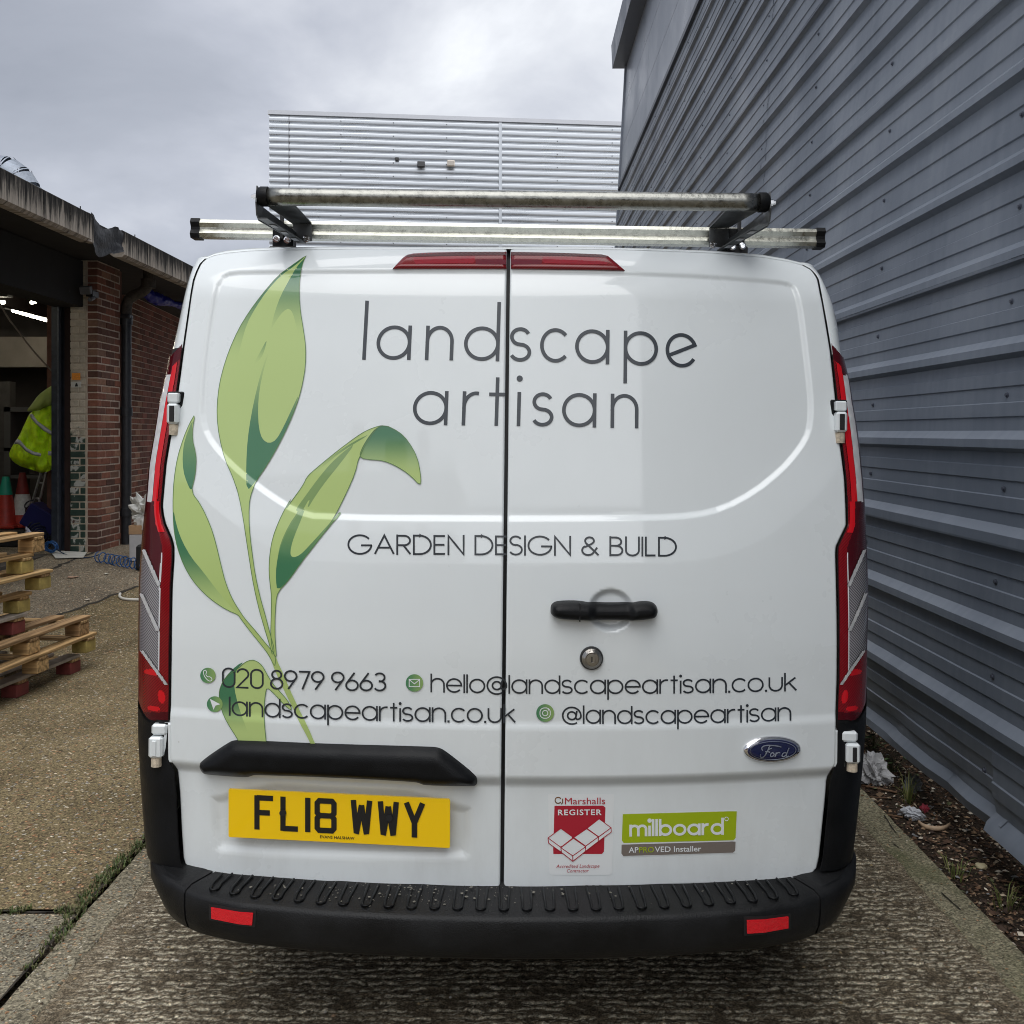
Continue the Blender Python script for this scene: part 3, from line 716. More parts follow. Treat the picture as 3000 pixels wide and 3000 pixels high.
# leaf artwork -------------------------------------------------------
C8 = lambda L: [(500 + .4141 * a, 700 + .4141 * b) for a, b in L]
C4 = lambda L: [(400 + .6726 * a, 900 + .6729 * b) for a, b in L]
C5 = lambda L: [(500 + .5176 * a, 1850 + .5176 * b) for a, b in L]
C7 = lambda L: [(900 + .6729 * a, 800 + .6729 * b) for a, b in L]
C9 = lambda L: [(540 + .4038 * a, 1400 + .4038 * b) for a, b in L]
LT = (.45, .58, .21); MD = (.17, .30, .11); DK = (.045, .18, .085); STM = (.40, .52, .17); LINE = (.11, .22, .07)
RECPX = proj(np.stack([FEAT_rec[:, 0], Fs(FEAT_rec[:, 0], FEAT_rec[:, 1]), FEAT_rec[:, 1]], 1))
def leaf(name, px, ca, cb, y0, y1, off, lab=None, sm=1, grid=6.5, x0=None):
    off = off + .0009
    """outline px, colour ca at py=y0 blending to cb at y1 (printed gradient)"""
    px = smooth_poly(px, sm); V, Fc, _ = fill(resample(px, grid * .7), grid, follow=RECPX, fs=1240.)
    l = S(V, Fs); l[:, 1] -= off
    t = sstep((V[:, 1] - y0) / (y1 - y0))[:, None]; col = np.array(ca) * (1 - t) + np.array(cb) * t
    return mk(name, l, orient_back(l, Fc), M_LEAF, van, True, col, normals=surf_normals(Fs, l[:, 0], l[:, 2]), label=lab)
def outline(px, off, w=2.0, col=LINE, sm=1):
    p = resample(smooth_poly(px, sm), 9); V, Fc = ribbon(p, w, True); l = S(V, Fs); l[:, 1] -= off
    return l, orient_back(l, Fc), len(V)
leaf1 = C8([(970,110),(850,195),(760,260),(650,390),(560,510),(480,640),(410,800),(360,960),(335,1100),(328,1250),(345,1400),(385,1560),(440,1680),(480,1800)]) + C9([(372,40),(400,140),(430,300),(450,440),(475,600),(500,760),(540,940),(580,1080),(620,1210),(645,1300),(655,1240),(625,1135),(590,1000),(550,860),(515,700),(490,520),(472,360),(470,200),(482,130),(500,80)]) + C8([(600,1720),(690,1590),(780,1430),(860,1260),(910,1120),(935,1020),(955,900),(957,760),(940,640),(920,520),(910,400),(915,260),(940,150)])
leaf2 = C4([(258,460),(230,510),(205,570),(180,650),(165,740),(160,820),(160,900),(165,980),(180,1050),(205,1120),(245,1190),(300,1250),(350,1290),(400,1320),(443,1338)]) + C9([(400,1005),(470,1100),(560,1210),(620,1290),(660,1380),(665,1300),(640,1255),(600,1210),(520,1110),(440,1020),(400,960),(350,880),(300,760),(265,620),(230,470),(190,340),(120,190),(50,100)]) + C4([(255,740),(262,670),(258,630),(245,580),(245,520)])
leaf3 = C9([(672,1320),(660,1180),(658,1050),(665,900),(680,825),(760,740),(850,610),(960,470),(1060,340),(1100,295)]) + C7([(60,1150),(120,1060),(170,960),(210,870),(225,800),(300,672),(338,660),(290,672),(240,695),(170,745),(100,800),(40,850),(0,885)]) + C8([(940,1740),(860,1850),(800,1932)]) + C9([(790,130),(735,215),(680,330),(640,440),(620,560),(615,680),(625,780),(633,840),(632,1000),(627,1135),(640,1250)])
curl = C7([(338,660),(400,690),(440,730),(480,800),(495,880),(495,930),(450,880),(390,840),(330,815),(270,812),(225,803),(240,760),(270,710),(300,675)])
stem = C9([(620,1290),(660,1400),(720,1530),(790,1670),(840,1780),(900,1890),(915,1925),(950,1990),(985,1990),(948,1925),(900,1810),(820,1650),(760,1520),(710,1400),(672,1320),(650,1240)])
leaf4 = C9([(490,1318),(440,1335),(390,1385),(300,1440),(260,1520),(252,1580),(270,1680),(310,1770),(390,1895),(440,1990),(600,1990),(594,1895),(582,1780),(580,1650),(590,1560),(600,1515),(660,1570),(740,1660),(790,1690),(750,1610),(700,1555),(640,1490),(600,1420),(560,1350),(520,1325)])
art = []
leaf('leaf_graphic', leaf4, LT, LT, 0, 1, .0009, 'leaf artwork at the bottom left of the doors')
leaf('leaf_graphic', C9([(438,1330),(380,1360),(300,1440),(265,1510),(252,1580),(270,1680),(310,1770),(390,1895),(440,1980),(520,1980),(485,1895),(430,1760),(390,1640),(365,1530),(362,1440),(390,1375)]), DK, LT, 2040, 2150, .0010)
leaf('leaf_graphic', leaf2, LT, STM, 1500, 1900, .0009, 'narrow leaf artwork by the left tail light')
leaf('leaf_graphic', C8([(160,1270),(100,1420),(85,1530),(90,1640),(115,1720),(148,1788),(165,1720),(182,1640),(182,1540),(160,1440),(150,1350)]), MD, DK, 1230, 1420, .0010)
leaf('leaf_graphic', C4([(160,870),(163,980),(180,1050),(205,1120),(245,1190),(300,1250),(350,1290),(400,1320),(443,1338),(400,1290),(350,1230),(290,1150),(240,1090),(200,1020),(175,950)]), DK, LT, 1600, 1790, .0010)
leaf('leaf_graphic', leaf1, LT, STM, 1200, 1800, .0009, 'tall leaf artwork rising to the top of the left door')
leaf('leaf_graphic', C8([(966,116),(850,196),(760,261),(650,391),(560,511),(480,641),(412,802),(365,950),(462,950),(475,850),(500,740),(540,600),(600,490),(680,370),(780,260),(880,190)]), DK, LT, 830, 1060, .0010)
leaf('leaf_graphic', C8([(968,114),(942,150),(917,260),(912,400),(922,520),(940,640),(956,750),(910,690),(885,600),(868,530),(840,490),(800,510),(760,560),(720,625),(705,680),(720,590),(740,510),(780,400),(840,290),(890,200)]), DK, LT, 800, 985, .0010)
leaf('leaf_graphic', C8([(700,790),(660,880),(610,1060),(570,1250),(545,1420),(535,1600),(538,1788),(600,1720),(690,1590),(780,1430),(860,1260),(915,1085),(860,1200),(800,1330),(750,1420),(700,1448),(650,1420),(625,1340),(618,1200),(630,1060),(660,920)]), LT, DK, 1000, 1270, .0010)
leaf('leaf_graphic', C8([(685,705),(668,780),(640,850),(580,898),(640,790)]), MD, LT, 990, 1070, .0010)
leaf('leaf_graphic', leaf3, LT, STM, 1500, 1900, .00095, 'curling leaf artwork in the middle of the left door')
leaf('leaf_graphic', curl, DK, LT, 1265, 1400, .00105)
leaf('leaf_graphic', C8([(1312,1440),(1230,1500),(1130,1590),(1040,1700),(960,1810),(880,1920)]) + C9([(830,240),(760,340),(700,470),(680,560),(690,600),(720,500),(760,400),(840,270),(920,130)]) + C8([(960,1925),(1030,1810),(1110,1700),(1200,1590)]), (.22, .34, .13), MD, 1450, 1640, .00105)
leaf('leaf_graphic', C8([(1430,1370),(1300,1430),(1150,1530),(1030,1625),(960,1700),(1080,1610),(1200,1510)]), MD, LT, 1290, 1390, .00105)
leaf('leaf_graphic', C9([(676,820),(665,740),(668,640),(690,520),(740,400),(800,300),(850,240),(880,215),(850,300),(800,420),(775,500),(770,560),(790,578),(840,560),(900,500),(1000,390),(1090,290),(1130,240),(1139,262),(1060,345),(960,470),(850,610),(760,740)]), MD, DK, 1530, 1660, .0011)
leaf('leaf_graphic', stem, STM, STM, 0, 1, .00115)
VV = []; FF = []; n0 = 0
for px, o_ in ((leaf1, .0014), (leaf2, .00145), (leaf3, .0015), (leaf4, .00155), (curl, .0016)):
    l, f, n = outline(px, o_, 1.8); l[:, 1] -= .0009; VV.append(l); FF += [[i + n0 for i in q] for q in f]; n0 += n
VV = np.vstack(VV); mk('leaf_outline', VV, FF, M_LEAF, van, True, np.tile(LINE, (len(VV), 1)), normals=surf_normals(Fs, VV[:, 0], VV[:, 2]))

# round green icons --------------------------------------------------
def icon(cx, cy, r, kind):
    t = np.linspace(0, 2*math.pi, 37)[:-1]; c = np.stack([cx + r*np.cos(t), cy + r*np.sin(t)], 1)
    V, Fc, _ = fill(c, r * .35); l = S(V, Fs); l[:, 1] -= .0026; u = sstep(.5 + (V[:, 0] - cx) / (2*r))[:, None]
    o = mk('contact_icon', l, orient_back(l, Fc), M_LEAF, van, True, np.array(DK) * (1 - u) * 1.2 + np.array((.24, .38, .12)) * u, normals=surf_normals(Fs, l[:, 0], l[:, 2]))
    d = Decal(.0031); q = lambda *p: np.array([(cx + a * r, cy + b * r) for a, b in p]); w = max(2.0, r * .09)
    def rb(p, cl=True): V, Fc = ribbon(p, w, cl); d.add(V, Fc)
    if kind == 'phone': rb(smooth_poly(q((-.62,-.55),(-.30,-.75),(-.12,-.38),(-.30,-.15),(-.02,.22),(.22,.12),(.60,.42),(.42,.75),(.05,.70),(-.45,.15)), 2))
    if kind == 'mail': rb(q((-.6,-.42),(.6,-.42),(.6,.42),(-.6,.42))); rb(q((-.58,-.38),(0,.10),(.58,-.38)), False)
    if kind == 'arrow': d.poly(q((-.62,-.70),(.72,.02),(.10,.18),(-.14,.72)), grid=6)
    if kind == 'camera':
        rb(smooth_poly(q((-.58,-.58),(.58,-.58),(.58,.58),(-.58,.58)), 2)); rb(np.array([(cx + .30*r*math.cos(a), cy + .30*r*math.sin(a)) for a in t[::2]])); d.poly([(cx + .36*r + .09*r*math.cos(a), cy - .36*r + .09*r*math.sin(a)) for a in t[::3]], grid=4)
    x = d.obj('icon_symbol', M_WHITEV, o)
icon(610, 1978, 22.5, 'phone'); icon(1214.5, 2000, 25.5, 'mail'); icon(630, 2062, 23, 'arrow'); icon(1597, 2088, 26, 'camera')

# black trim, number plate, handle, lock, badge, stickers ---------------
pad('number_plate_trim', C2([(395,412),(400,385),(540,290),(570,279),(620,279),(1000,297),(1530,311),(1575,316),(1610,335),(1752,448),(1762,475),(1760,508),(1745,516),(1500,511),(1480,500),(1452,488),(1050,466),(672,456),(655,462),(628,474),(430,459),(405,450)]), .030, .034, M_PLASTIC, it=2)
pc = S(C2([(545,513),(1629,563),(1628,801),(545,747)]), base); pc[:, 1] = base(pc[:, 0], pc[:, 2]) - .012
pu = [Vector(p) for p in pc]
def plate(u, v, off=0):
    p = (pu[3] * (1 - u) + pu[2] * u) * (1 - v) + (pu[0] * (1 - u) + pu[1] * u) * v; return p + Vector((.10, -1, 0)).normalized() * off
pm = []; rc = .03
for cu, cv, a0 in ((1 - rc*.213, 1 - rc, 0), (rc*.213, 1 - rc, 90), (rc*.213, rc, 180), (1 - rc*.213, rc, 270)):
    for k in range(5):
        a = math.radians(a0 + k * 22.5); pm.append((cu + rc*.213*math.cos(a), cv + rc*math.sin(a)))
rc = .07
npl = MB(); n = len(pm)
npl.add([plate(u, v, .003) for u, v in pm] + [plate(u, v, -.004) for u, v in pm], [list(range(n)), [n + i for i in range(n)][::-1]] + [(i, (i+1) % n, n + (i+1) % n, n + i) for i in range(n)])
np_o = npl.obj('number_plate', M_YELLOW, van, label='yellow rear number plate')
PG = {'F': ([[(0,0),(0,1)],[(0,.93),(1,.93)],[(0,.5),(.80,.5)]], 50), 'L': ([[(0,1),(0,.0)],[(0,.07),(1,.07)]], 50), '1': ([[(.5,0),(.5,1)]], 14),
      '8': ([[(.12,.07),(.88,.07),(1,.14),(1,.42),(.86,.5),(.14,.5),(0,.42),(0,.14),(.12,.07)],[(.14,.5),(0,.58),(0,.86),(.12,.93),(.88,.93),(1,.86),(1,.58),(.86,.5)]], 50),
      'W': ([[(0.02,1),(.20,.05)],[(.20,.02),(.5,.86)],[(.5,.86),(.80,.02)],[(.80,.05),(.98,1)]], 50), 'Y': ([[(.0,1),(.5,.42)],[(1,1),(.5,.42)],[(.5,.5),(.5,0)]], 50)}
pd = MB(); ko = 0
for ch, a, b in (('F',62,113),('L',124,172),('1',182,196),('8',205,257),('W',289,341),('W',352,403),('Y',413,463)):
    for line in PG[ch][0]:
        pts = []
        W_ = 12.5; x0, x1 = (a + W_/2, b - W_/2) if ch != '1' else (a, b)
        for u, v in line: pts.append((x0 + u * (x1 - x0), 21 + v * 79))
        p = np.array(pts, float); closed = len(pts) > 5 and pts[0] == pts[-1]
        if closed: p = p[:-1]
        m_ = p[None]; pr = np.roll(p, 1, 0); nx = np.roll(p, -1, 0)
        if not closed: pr[0] = 2*p[0] - p[1]; nx[-1] = 2*p[-1] - p[-2]
        A = p - pr; A /= np.linalg.norm(A, axis=1)[:, None]; B = nx - p; B /= np.linalg.norm(B, axis=1)[:, None]
        na = np.stack([-A[:,1], A[:,0]], 1); nb = np.stack([-B[:,1], B[:,0]], 1); mm_ = na + nb; mm_ /= np.linalg.norm(mm_, axis=1)[:, None]; kk = 1/np.clip(np.sum(mm_*na, 1), .5, 1)
        o_ = mm_ * (kk * W_ / 2)[:, None]; hp = lambda q: (q[0]/520, q[1]/111)
        ko += 1; off = .0038 + .00007 * ko
        V = []
        for c_, oo in zip(p, o_): V += [plate(*hp(c_ + oo), off), plate(*hp(c_ - oo), off)]
        n = len(p); pd.add(V, [(2*i, 2*i+1, (2*i+3) % (2*n), (2*i+2) % (2*n)) for i in range(n if closed else n-1)])
pd.obj('plate_characters', M_BLACK, np_o, fixn=False)
for u in (.252, .732):
    c = plate(u, .57); MB().tube([c + Vector((0, -.0055, 0)), c + Vector((0, -.0085, 0))], .008, 14).obj('plate_screw', M_RUBBER, np_o)
def font(body, pos, m, name, parent, size=1, italic=0, bold=0, spacing=1.0):
    """built-in typeface, laid out by pos(u, v): u 0..1 along the line, v in cap heights"""
    cu = bpy.data.curves.new('t', 'FONT'); cu.body = body; cu.shear = italic; cu.offset = bold; cu.space_character = spacing; cu.resolution_u = 3
    ob = bpy.data.objects.new('t', cu); COL.objects.link(ob); dg = bpy.context.evaluated_depsgraph_get(); me = ob.evaluated_get(dg).to_mesh()
    V = np.array([tuple(v.co) for v in me.vertices]); Fc = [list(p.vertices) for p in me.polygons]; ob.to_mesh_clear()
    bpy.data.objects.remove(ob); bpy.data.curves.remove(cu)
    x0, x1 = V[:, 0].min(), V[:, 0].max(); q = [pos((x - x0) / (x1 - x0), y / .70) for x, y in V[:, :2]]
    if isinstance(pos(0, 0), Vector): return mk(name, [tuple(p) for p in q], Fc, m, parent)
    l = S(np.array(q), Fs); l[:, 1] -= .0024
    return mk(name, l, orient_back(l, Fc), m, parent, True, normals=surf_normals(Fs, l[:, 0], l[:, 2]))
font('EVANS HALSHAW', lambda u, v: plate((218 + 81*u)/520, (8.5 + 6.5*v)/111, .0040), M_BLACK, 'plate_lettering', np_o, bold=.012)

# door handle
hdl = pad('door_handle', C6([(218,262),(219,240),(232,222),(260,212),(340,209),(395,213),(440,222),(560,227),(680,223),(720,214),(770,213),(802,223),(820,246),(823,270),(813,298),(790,311),(700,320),(600,323),(379,319),(268,312),(232,298),(219,282)]), .036, .015, M_PLASTIC, doorR, grid=.004, off=.003, label='black plastic pull handle')
hc = S(C6([(379, 212), (379, 316)]), base); MB().box((hc[0][0] - .0012, hc[0][1] - .0405, hc[1][2]), (hc[0][0] + .0012, hc[0][1] - .02, hc[0][2])).obj('handle_joint', M_RUBBER, doorR)
lc = S([(1732.5, 1927.5)], base)[0]; ly = float(Fs(lc[0], lc[2])); lk = MB()
def lathe(mb, prof, c, n=40, ax=Vector((.04, -1, 0)).normalized()):
    a = ax.orthogonal().normalized(); b = ax.cross(a); V = []
    for r, h in prof:
        for k in range(n): t = 2*math.pi*k/n; V.append(Vector(c) + ax*h + (a*math.cos(t) + b*math.sin(t))*r)
    m_ = len(prof); mb.add(V, [(i*n + k, i*n + (k+1) % n, (i+1)*n + (k+1) % n, (i+1)*n + k) for i in range(m_-1) for k in range(n)] + [[(m_-1)*n + k for k in range(n)]]); return mb
lp = (lc[0], ly, lc[2])
lo = lathe(MB(), [(.0275, -.002), (.0275, .005), (.0255, .008), (.024, .0085)], lp).obj('lock_collar', M_STEELD, doorR); auto_smooth(lo, 35)
auto_smooth(lathe(MB(), [(.024, .006), (.0235, .010), (.0165, .017), (.0155, .017), (.015, .015)], lp).obj('lock_bezel', M_STEEL, doorR), 30)
auto_smooth(lathe(MB(), [(.015, .013), (.0145, .0185), (.0075, .019), (.0072, .016), (.0, .016)], lp).obj('lock_barrel', M_STEEL, doorR), 30)
MB().box((lp[0] - .0012, lp[1] - .0185, lp[2] - .006), (lp[0] + .0012, lp[1] - .0170, lp[2] + .006)).obj('keyhole', M_RUBBER, doorR)
# oval maker's badge
def ell(cx, cy, rx, ry, n=48, rot=-.03):
    t = np.linspace(0, 2*math.pi, n + 1)[:-1]; x, y = rx*np.cos(t), ry*np.sin(t); return [(cx + a*math.cos(rot) - b*math.sin(rot), cy + a*math.sin(rot) + b*math.cos(rot)) for a, b in zip(x, y)]
bc = (2260, 2193)
badge = pad('badge', ell(*bc, 85, 39), .010, .012, M_CHROME, doorR, it=0, grid=.003, label='oval blue and chrome badge')
pad('badge_field', ell(*bc, 74, 31), .0035, .010, M_BLUEB, doorR, it=0, grid=.003, off=.0095)
sc_ = Decal(.0150); B6 = lambda *p: smooth_open(C6(p), 2)
for p, w in ((ell(*bc, 67, 26.5), 2.0),): V, Fc = ribbon(np.array(p), w, True); sc_.add(V, Fc)
for p in (B6((1410,1050),(1402,1035),(1415,1022),(1450,1018),(1500,1024),(1515,1030)), B6((1450,1022),(1438,1048),(1425,1075),(1408,1090),(1396,1085),(1398,1072)), B6((1424,1056),(1440,1054),(1452,1060)),
          B6((1462,1062),(1452,1072),(1456,1084),(1470,1080),(1476,1068),(1466,1060),(1462,1062)), B6((1486,1062),(1484,1072),(1478,1085)), B6((1486,1066),(1500,1058),(1508,1062)),
          B6((1545,1063),(1532,1059),(1519,1069),(1518,1081),(1530,1084),(1542,1073)), B6((1558,1034),(1550,1054),(1541,1074),(1547,1084),(1558,1079)), B6((1438,1048),(1450,1038),(1462,1036))):
    V, Fc = ribbon(p, 3.2, False); sc_.add(V, Fc)
sc_.obj('badge_script', M_CHROME, doorR)

# stickers
def sticker_poly(name, px, m, parent=None, off=.0010, **k):
    d = Decal(off); d.poly(px, grid=16); return d.obj(name, m, parent, **k)
marsh = sticker_poly('register_sticker', C3([(346,548),(670,548),(660,946),(352,946)]), M_WHITEV, van, .0008, label='white, crimson and paving block sticker')
sticker_poly('sticker_panel', C3([(377,605),(628,604),(620,842),(370,842)]), M_CRIM, marsh, .0014)
dW = Decal(.0019); dR = Decal(.0025)
def facet(p, m=dW):
    m.poly(C3(p), grid=14)
for p in ([(345,762),(408,715),(470,760),(408,808)], [(345,766),(408,810),(410,830),(350,788)], [(408,810),(470,764),(530,805),(467,850)], [(410,814),(465,854),(467,875),(413,832)], [(467,854),(530,808),(530,828),(467,875)],
          [(472,760),(535,717),(592,757),(530,802)], [(530,806),(592,760),(592,780),(530,826)], [(537,715),(597,668),(655,712),(594,756)], [(655,716),(594,760),(594,777),(655,732)]): facet(p)
for p in ([(345,762),(408,715),(470,760),(408,808)], [(408,810),(470,764),(530,805),(467,850)], [(472,760),(535,717),(592,757),(530,802)], [(537,715),(597,668),(655,712),(594,756)],
          [(345,762),(348,788),(410,832),(467,877),(530,827),(594,778),(656,733),(655,712),(597,668),(535,715),(470,760),(408,715)]):
    V, Fc = ribbon(np.array(C3(p)), 2.2, True); dR.add(V, Fc)
for p in ([(467,850),(467,875)], [(530,804),(530,827)], [(592,757),(592,778)], [(408,808),(410,831)]): V, Fc = ribbon(np.array(C3(p)), 2.2, False); dR.add(V, Fc)
dW.obj('sticker_blocks', M_WHITEV, marsh); dR.obj('sticker_linework', M_CRIM, marsh)
def line3(x0, y0, x1, y1, h, it=0.): return lambda u, v: C3([(x0 + (x1-x0)*u + it*v, y0 + (y1-y0)*u - h*v)])[0]
font('Marshalls', line3(428, 597, 626, 596, 33), M_CRIM, 'sticker_lettering', marsh)
font('REGISTER', line3(394, 650, 609, 649, 27), M_WHITEV, 'sticker_lettering', marsh, bold=.02, spacing=1.15)
font('Accredited Landscape', line3(385, 910, 598, 908, 17), M_CRIM, 'sticker_lettering', marsh, italic=.25)
font('Contractor', line3(438, 932, 546, 931, 17), M_CRIM, 'sticker_lettering', marsh, italic=.25)
dd = Decal(.0016); t = np.radians(np.linspace(30, 330, 16)); V, Fc = ribbon(np.array(C3([(395 + 15*math.cos(a), 578 - 15*math.sin(a)) for a in t])), 3, False); dd.add(V, Fc)
V, Fc = ribbon(np.array(C3([(417,572),(417,590),(410,597)])), 3, False); dd.add(V, Fc); dd.obj('sticker_swirl', M_RUST, marsh)
mill = sticker_poly('installer_sticker', C3([(710,643),(1277,628),(1270,838),(704,856)]), M_WHITEV, van, .0008, label='lime green and taupe installer sticker')
sticker_poly('sticker_panel', C3([(713,646),(1274,631),(1268,774),(708,788)]), M_LIME, mill, .0014)
sticker_poly('sticker_panel', C3([(707,796),(1268,780),(1266,835),(706,852)]), M_TAUPE, mill, .0014)
d = Decal(.0019); a_ = C3([(745, 756)])[0]; b_ = C3([(1210, 747)])[0]
text_line(d, 'millboard', a_[0], b_[0], [a_, ((a_[0]+b_[0])/2, (a_[1]+b_[1])/2), b_], (50, 50), .64, 7.6, space=.21)
V, Fc = ribbon(np.array(C3([(1223 + 9*math.cos(a), 669 + 9*math.sin(a)) for a in np.linspace(0, 6.28, 15)[:-1]])), 2, True); d.add(V, Fc)
d.obj('sticker_lettering', M_WHITEV, mill)
font('AP', line3(742, 835, 790, 834, 27), M_WHITEV, 'sticker_lettering', mill, bold=.01)
font('PRO', line3(793, 834, 866, 833, 27), M_LIME, 'sticker_lettering', mill, bold=.01)
font('VED Installer', line3(870, 832, 1099, 828, 27), M_WHITEV, 'sticker_lettering', mill, bold=.01)

# high-level brake light, two halves across the door gap
C6c = lambda L: [(1100 + .4141*a, 700 + .4141*b) for a, b in L]
bl1 = pad('brake_light', C6c([(119,214),(140,190),(195,132),(225,112),(270,102),(400,95),(600,91),(928,91),(928,214)]), .012, .009, M_RED, doorL, it=0, grid=.005)
bl2 = pad('brake_light', C6c([(958,91),(1200,95),(1400,101),(1600,109),(1645,120),(1672,142),(1768,226),(958,214)]), .012, .009, M_RED, doorR, it=0, grid=.005)
for bl, q1, q2, q3 in ((bl1, [(235,118),(600,99),(925,99),(925,122),(600,124),(215,134)], [(270,134),(706,128),(706,176),(275,182)], [(710,150),(925,150),(925,186),(710,184)]), (bl2, [(960,99),(1300,104),(1600,116),(1650,136),(1300,126),(960,122)], [(1180,134),(1512,136),(1640,172),(1650,186),(1180,178)], [(962,150),(1176,152),(1176,184),(962,186)])):
    sticker_poly('lens_highlight', C6c(q1), M_REDD, bl.parent, .0125); sticker_poly('lens_reflector', C6c(q2), mat('pink_red_lens', (.42, .02, .035), .2, 0, .4, stripes=(160, .6, (0, 0, 0))), bl.parent, .0127)
    sticker_poly('lens_reflector', C6c(q3), mat('mid_red_lens', (.20, .02, .035), .2, 0, .4, stripes=(160, .6, (0, 0, 0))), bl.parent, .0127)

# hinges
def hinge(px, py0, py1, s, upper):
    c = S([(px, (py0 + py1)/2)], base)[0]; top = S([(px, py0)], base)[0][2]; bot = S([(px, py1)], base)[0][2]; y = c[1]; x = c[0]; H = top - bot
    h = empty('door_hinge', (x, y, bot)); h.parent = van; R_ = lambda *a: (a[0]*s, a[1], a[2]) 
    def bx(x0, x1, y0, y1, z0, z1, b=.003):
        a0, a1 = sorted((x0*s, x1*s)); return (a0, y0, z0), (a1, y1, z1), b
    m_ = MB()
    if upper:
        for q in (bx(-.014,.014,-.016,.03,.74*H,H), bx(-.014,.014,-.022,.03,.18*H,.72*H,.005)): m_.box(q[0], q[1], bev=q[2])
        m_.obj('hinge_knuckle', M_PAINT, h)
        q = bx(-.006,.006,-.0245,-.02,.24*H,.66*H,.001); MB().box(q[0], q[1], bev=q[2]).obj('hinge_slot', M_RUBBER, h)
        MB().tube([(0, -.005, -.01), (0, -.005, .17*H)], .012, 14).obj('hinge_pin', mat('rusty_white', (.55, .47, .36), .6, var=(90, .45)), h)
        q = bx(-.022,.020,.0,.012,-.012,H+.004,.003); MB().box(q[0], q[1], bev=q[2]).obj('hinge_recess', M_PLASTIC, h)
    else:
        q = bx(-.042,.0,-.006,.02,0.05*H,H,.004); m_.box(q[0], q[1], bev=q[2]); q = bx(-.004,.030,-.020,.02,.20*H,.70*H,.005); m_.box(q[0], q[1], bev=q[2]); q = bx(-.012,.026,-.012,.02,.72*H,.98*H,.005); m_.box(q[0], q[1], bev=q[2])
        m_.obj('hinge_leaf', M_PAINT, h)
        q = bx(.010,.020,-.0225,-.019,.26*H,.62*H,.001); MB().box(q[0], q[1], bev=q[2]).obj('hinge_slot', M_RUBBER if s > 0 else M_PAINT, h)
        MB().tube([(s*.014, -.004, -.02*H), (s*.014, -.004, H*.19)], .013, 14).obj('hinge_pin', mat('rusty_white', (.55, .47, .36), .6, var=(90, .45)), h)
hinge(512, 1152, 1262, -1, True); hinge(2459, 1176, 1286, 1, True); hinge(478, 2116, 2240, -1, False); hinge(2478, 2138, 2254, 1, False)
# ladder_rack, bumper
def plan_b(x):
    xa = np.abs(x); return np.interp(xa, [0,.2,.4,.6,.705,.766,.814,.858,.888,.905,.91], [-.115,-.110,-.093,-.058,-.020,.015,.058,.128,.212,.32,.62])
ux = np.concatenate([-np.linspace(0, 1, 70)[::-1], np.linspace(0, 1, 70)[1:]])
bp = resample(np.array([(0,-.115),(.2,-.110),(.4,-.093),(.6,-.058),(.705,-.020),(.766,.015),(.814,.058),(.858,.128),(.888,.212),(.905,.32),(.91,.62)]), .004, False)
bp = smooth_open(bp[::6], 2); bp = np.vstack([(-bp[::-1][:-1] * np.array([1, -1])), bp])
tg = np.gradient(bp, axis=0); tg /= np.linalg.norm(tg, axis=1)[:, None]; bn = np.stack([tg[:, 1], -tg[:, 0]], 1)   # outward (towards -y)
prof = [(-.19,.476),(-.13,.474),(-.125,.468),(-.022,.462),(-.016,.458),(-.010,.457),(-.003,.452),(.0,.445),(.001,.42),(-.003,.385),(-.012,.362),(-.03,.350),(-.06,.345),(-.12,.36)]
rows = []
for p, n_ in zip(bp, bn):
    w = sstep((abs(p[0]) - .70) / .2)
    w2 = sstep((abs(p[0]) - .76) / .08); ex_ = lambda z: .014 * w2 * sstep((z - .37) / .07)
    rows.append([(p[0] + n_[0]*(o + ex_(z))*(1 - .55*w*(o < -.02)), p[1] + n_[1]*(o + ex_(z))*(1 - .55*w*(o < -.02)), z + w*(.02 if z > .44 else .015)) for o, z in prof])
Rb = np.array(rows); nb_ = grid_normals(Rb, 1); i0 = int(np.argmin(np.abs(bp[:, 0] + .745))); i1 = int(np.argmin(np.abs(bp[:, 0] - .745)))
def bpart(a, b, lab): 
    R_ = Rb[a:b+1]; o = mk('bumper' if lab is None else 'bumper_corner', R_.reshape(-1, 3), grid_faces(R_.shape[0], R_.shape[1], True), mat('bumper_plastic', (.008, .0084, .0092), .46, bump=(300, .2, 3), var=(4.5, .8), spec=.28), van, True)
    return auto_smooth(o, 50)
bump_c = bpart(i0, i1, None); bpart(0, i0 - 1, 1) ; bpart(i1 + 1, len(bp) - 1, 1)
for a_i in (i0 - 3, i1 - 1):
    q_ = Rb[a_i:a_i + 6] - nb_[a_i:a_i + 6] * .004 * (1 if nb_[0, 5, 1] < 9 else 1) * np.sign(-nb_[len(bp)//2, 8, 1]); mk('bumper_seam', q_.reshape(-1, 3), grid_faces(6, Rb.shape[1], True), M_RUBBER, van, True)
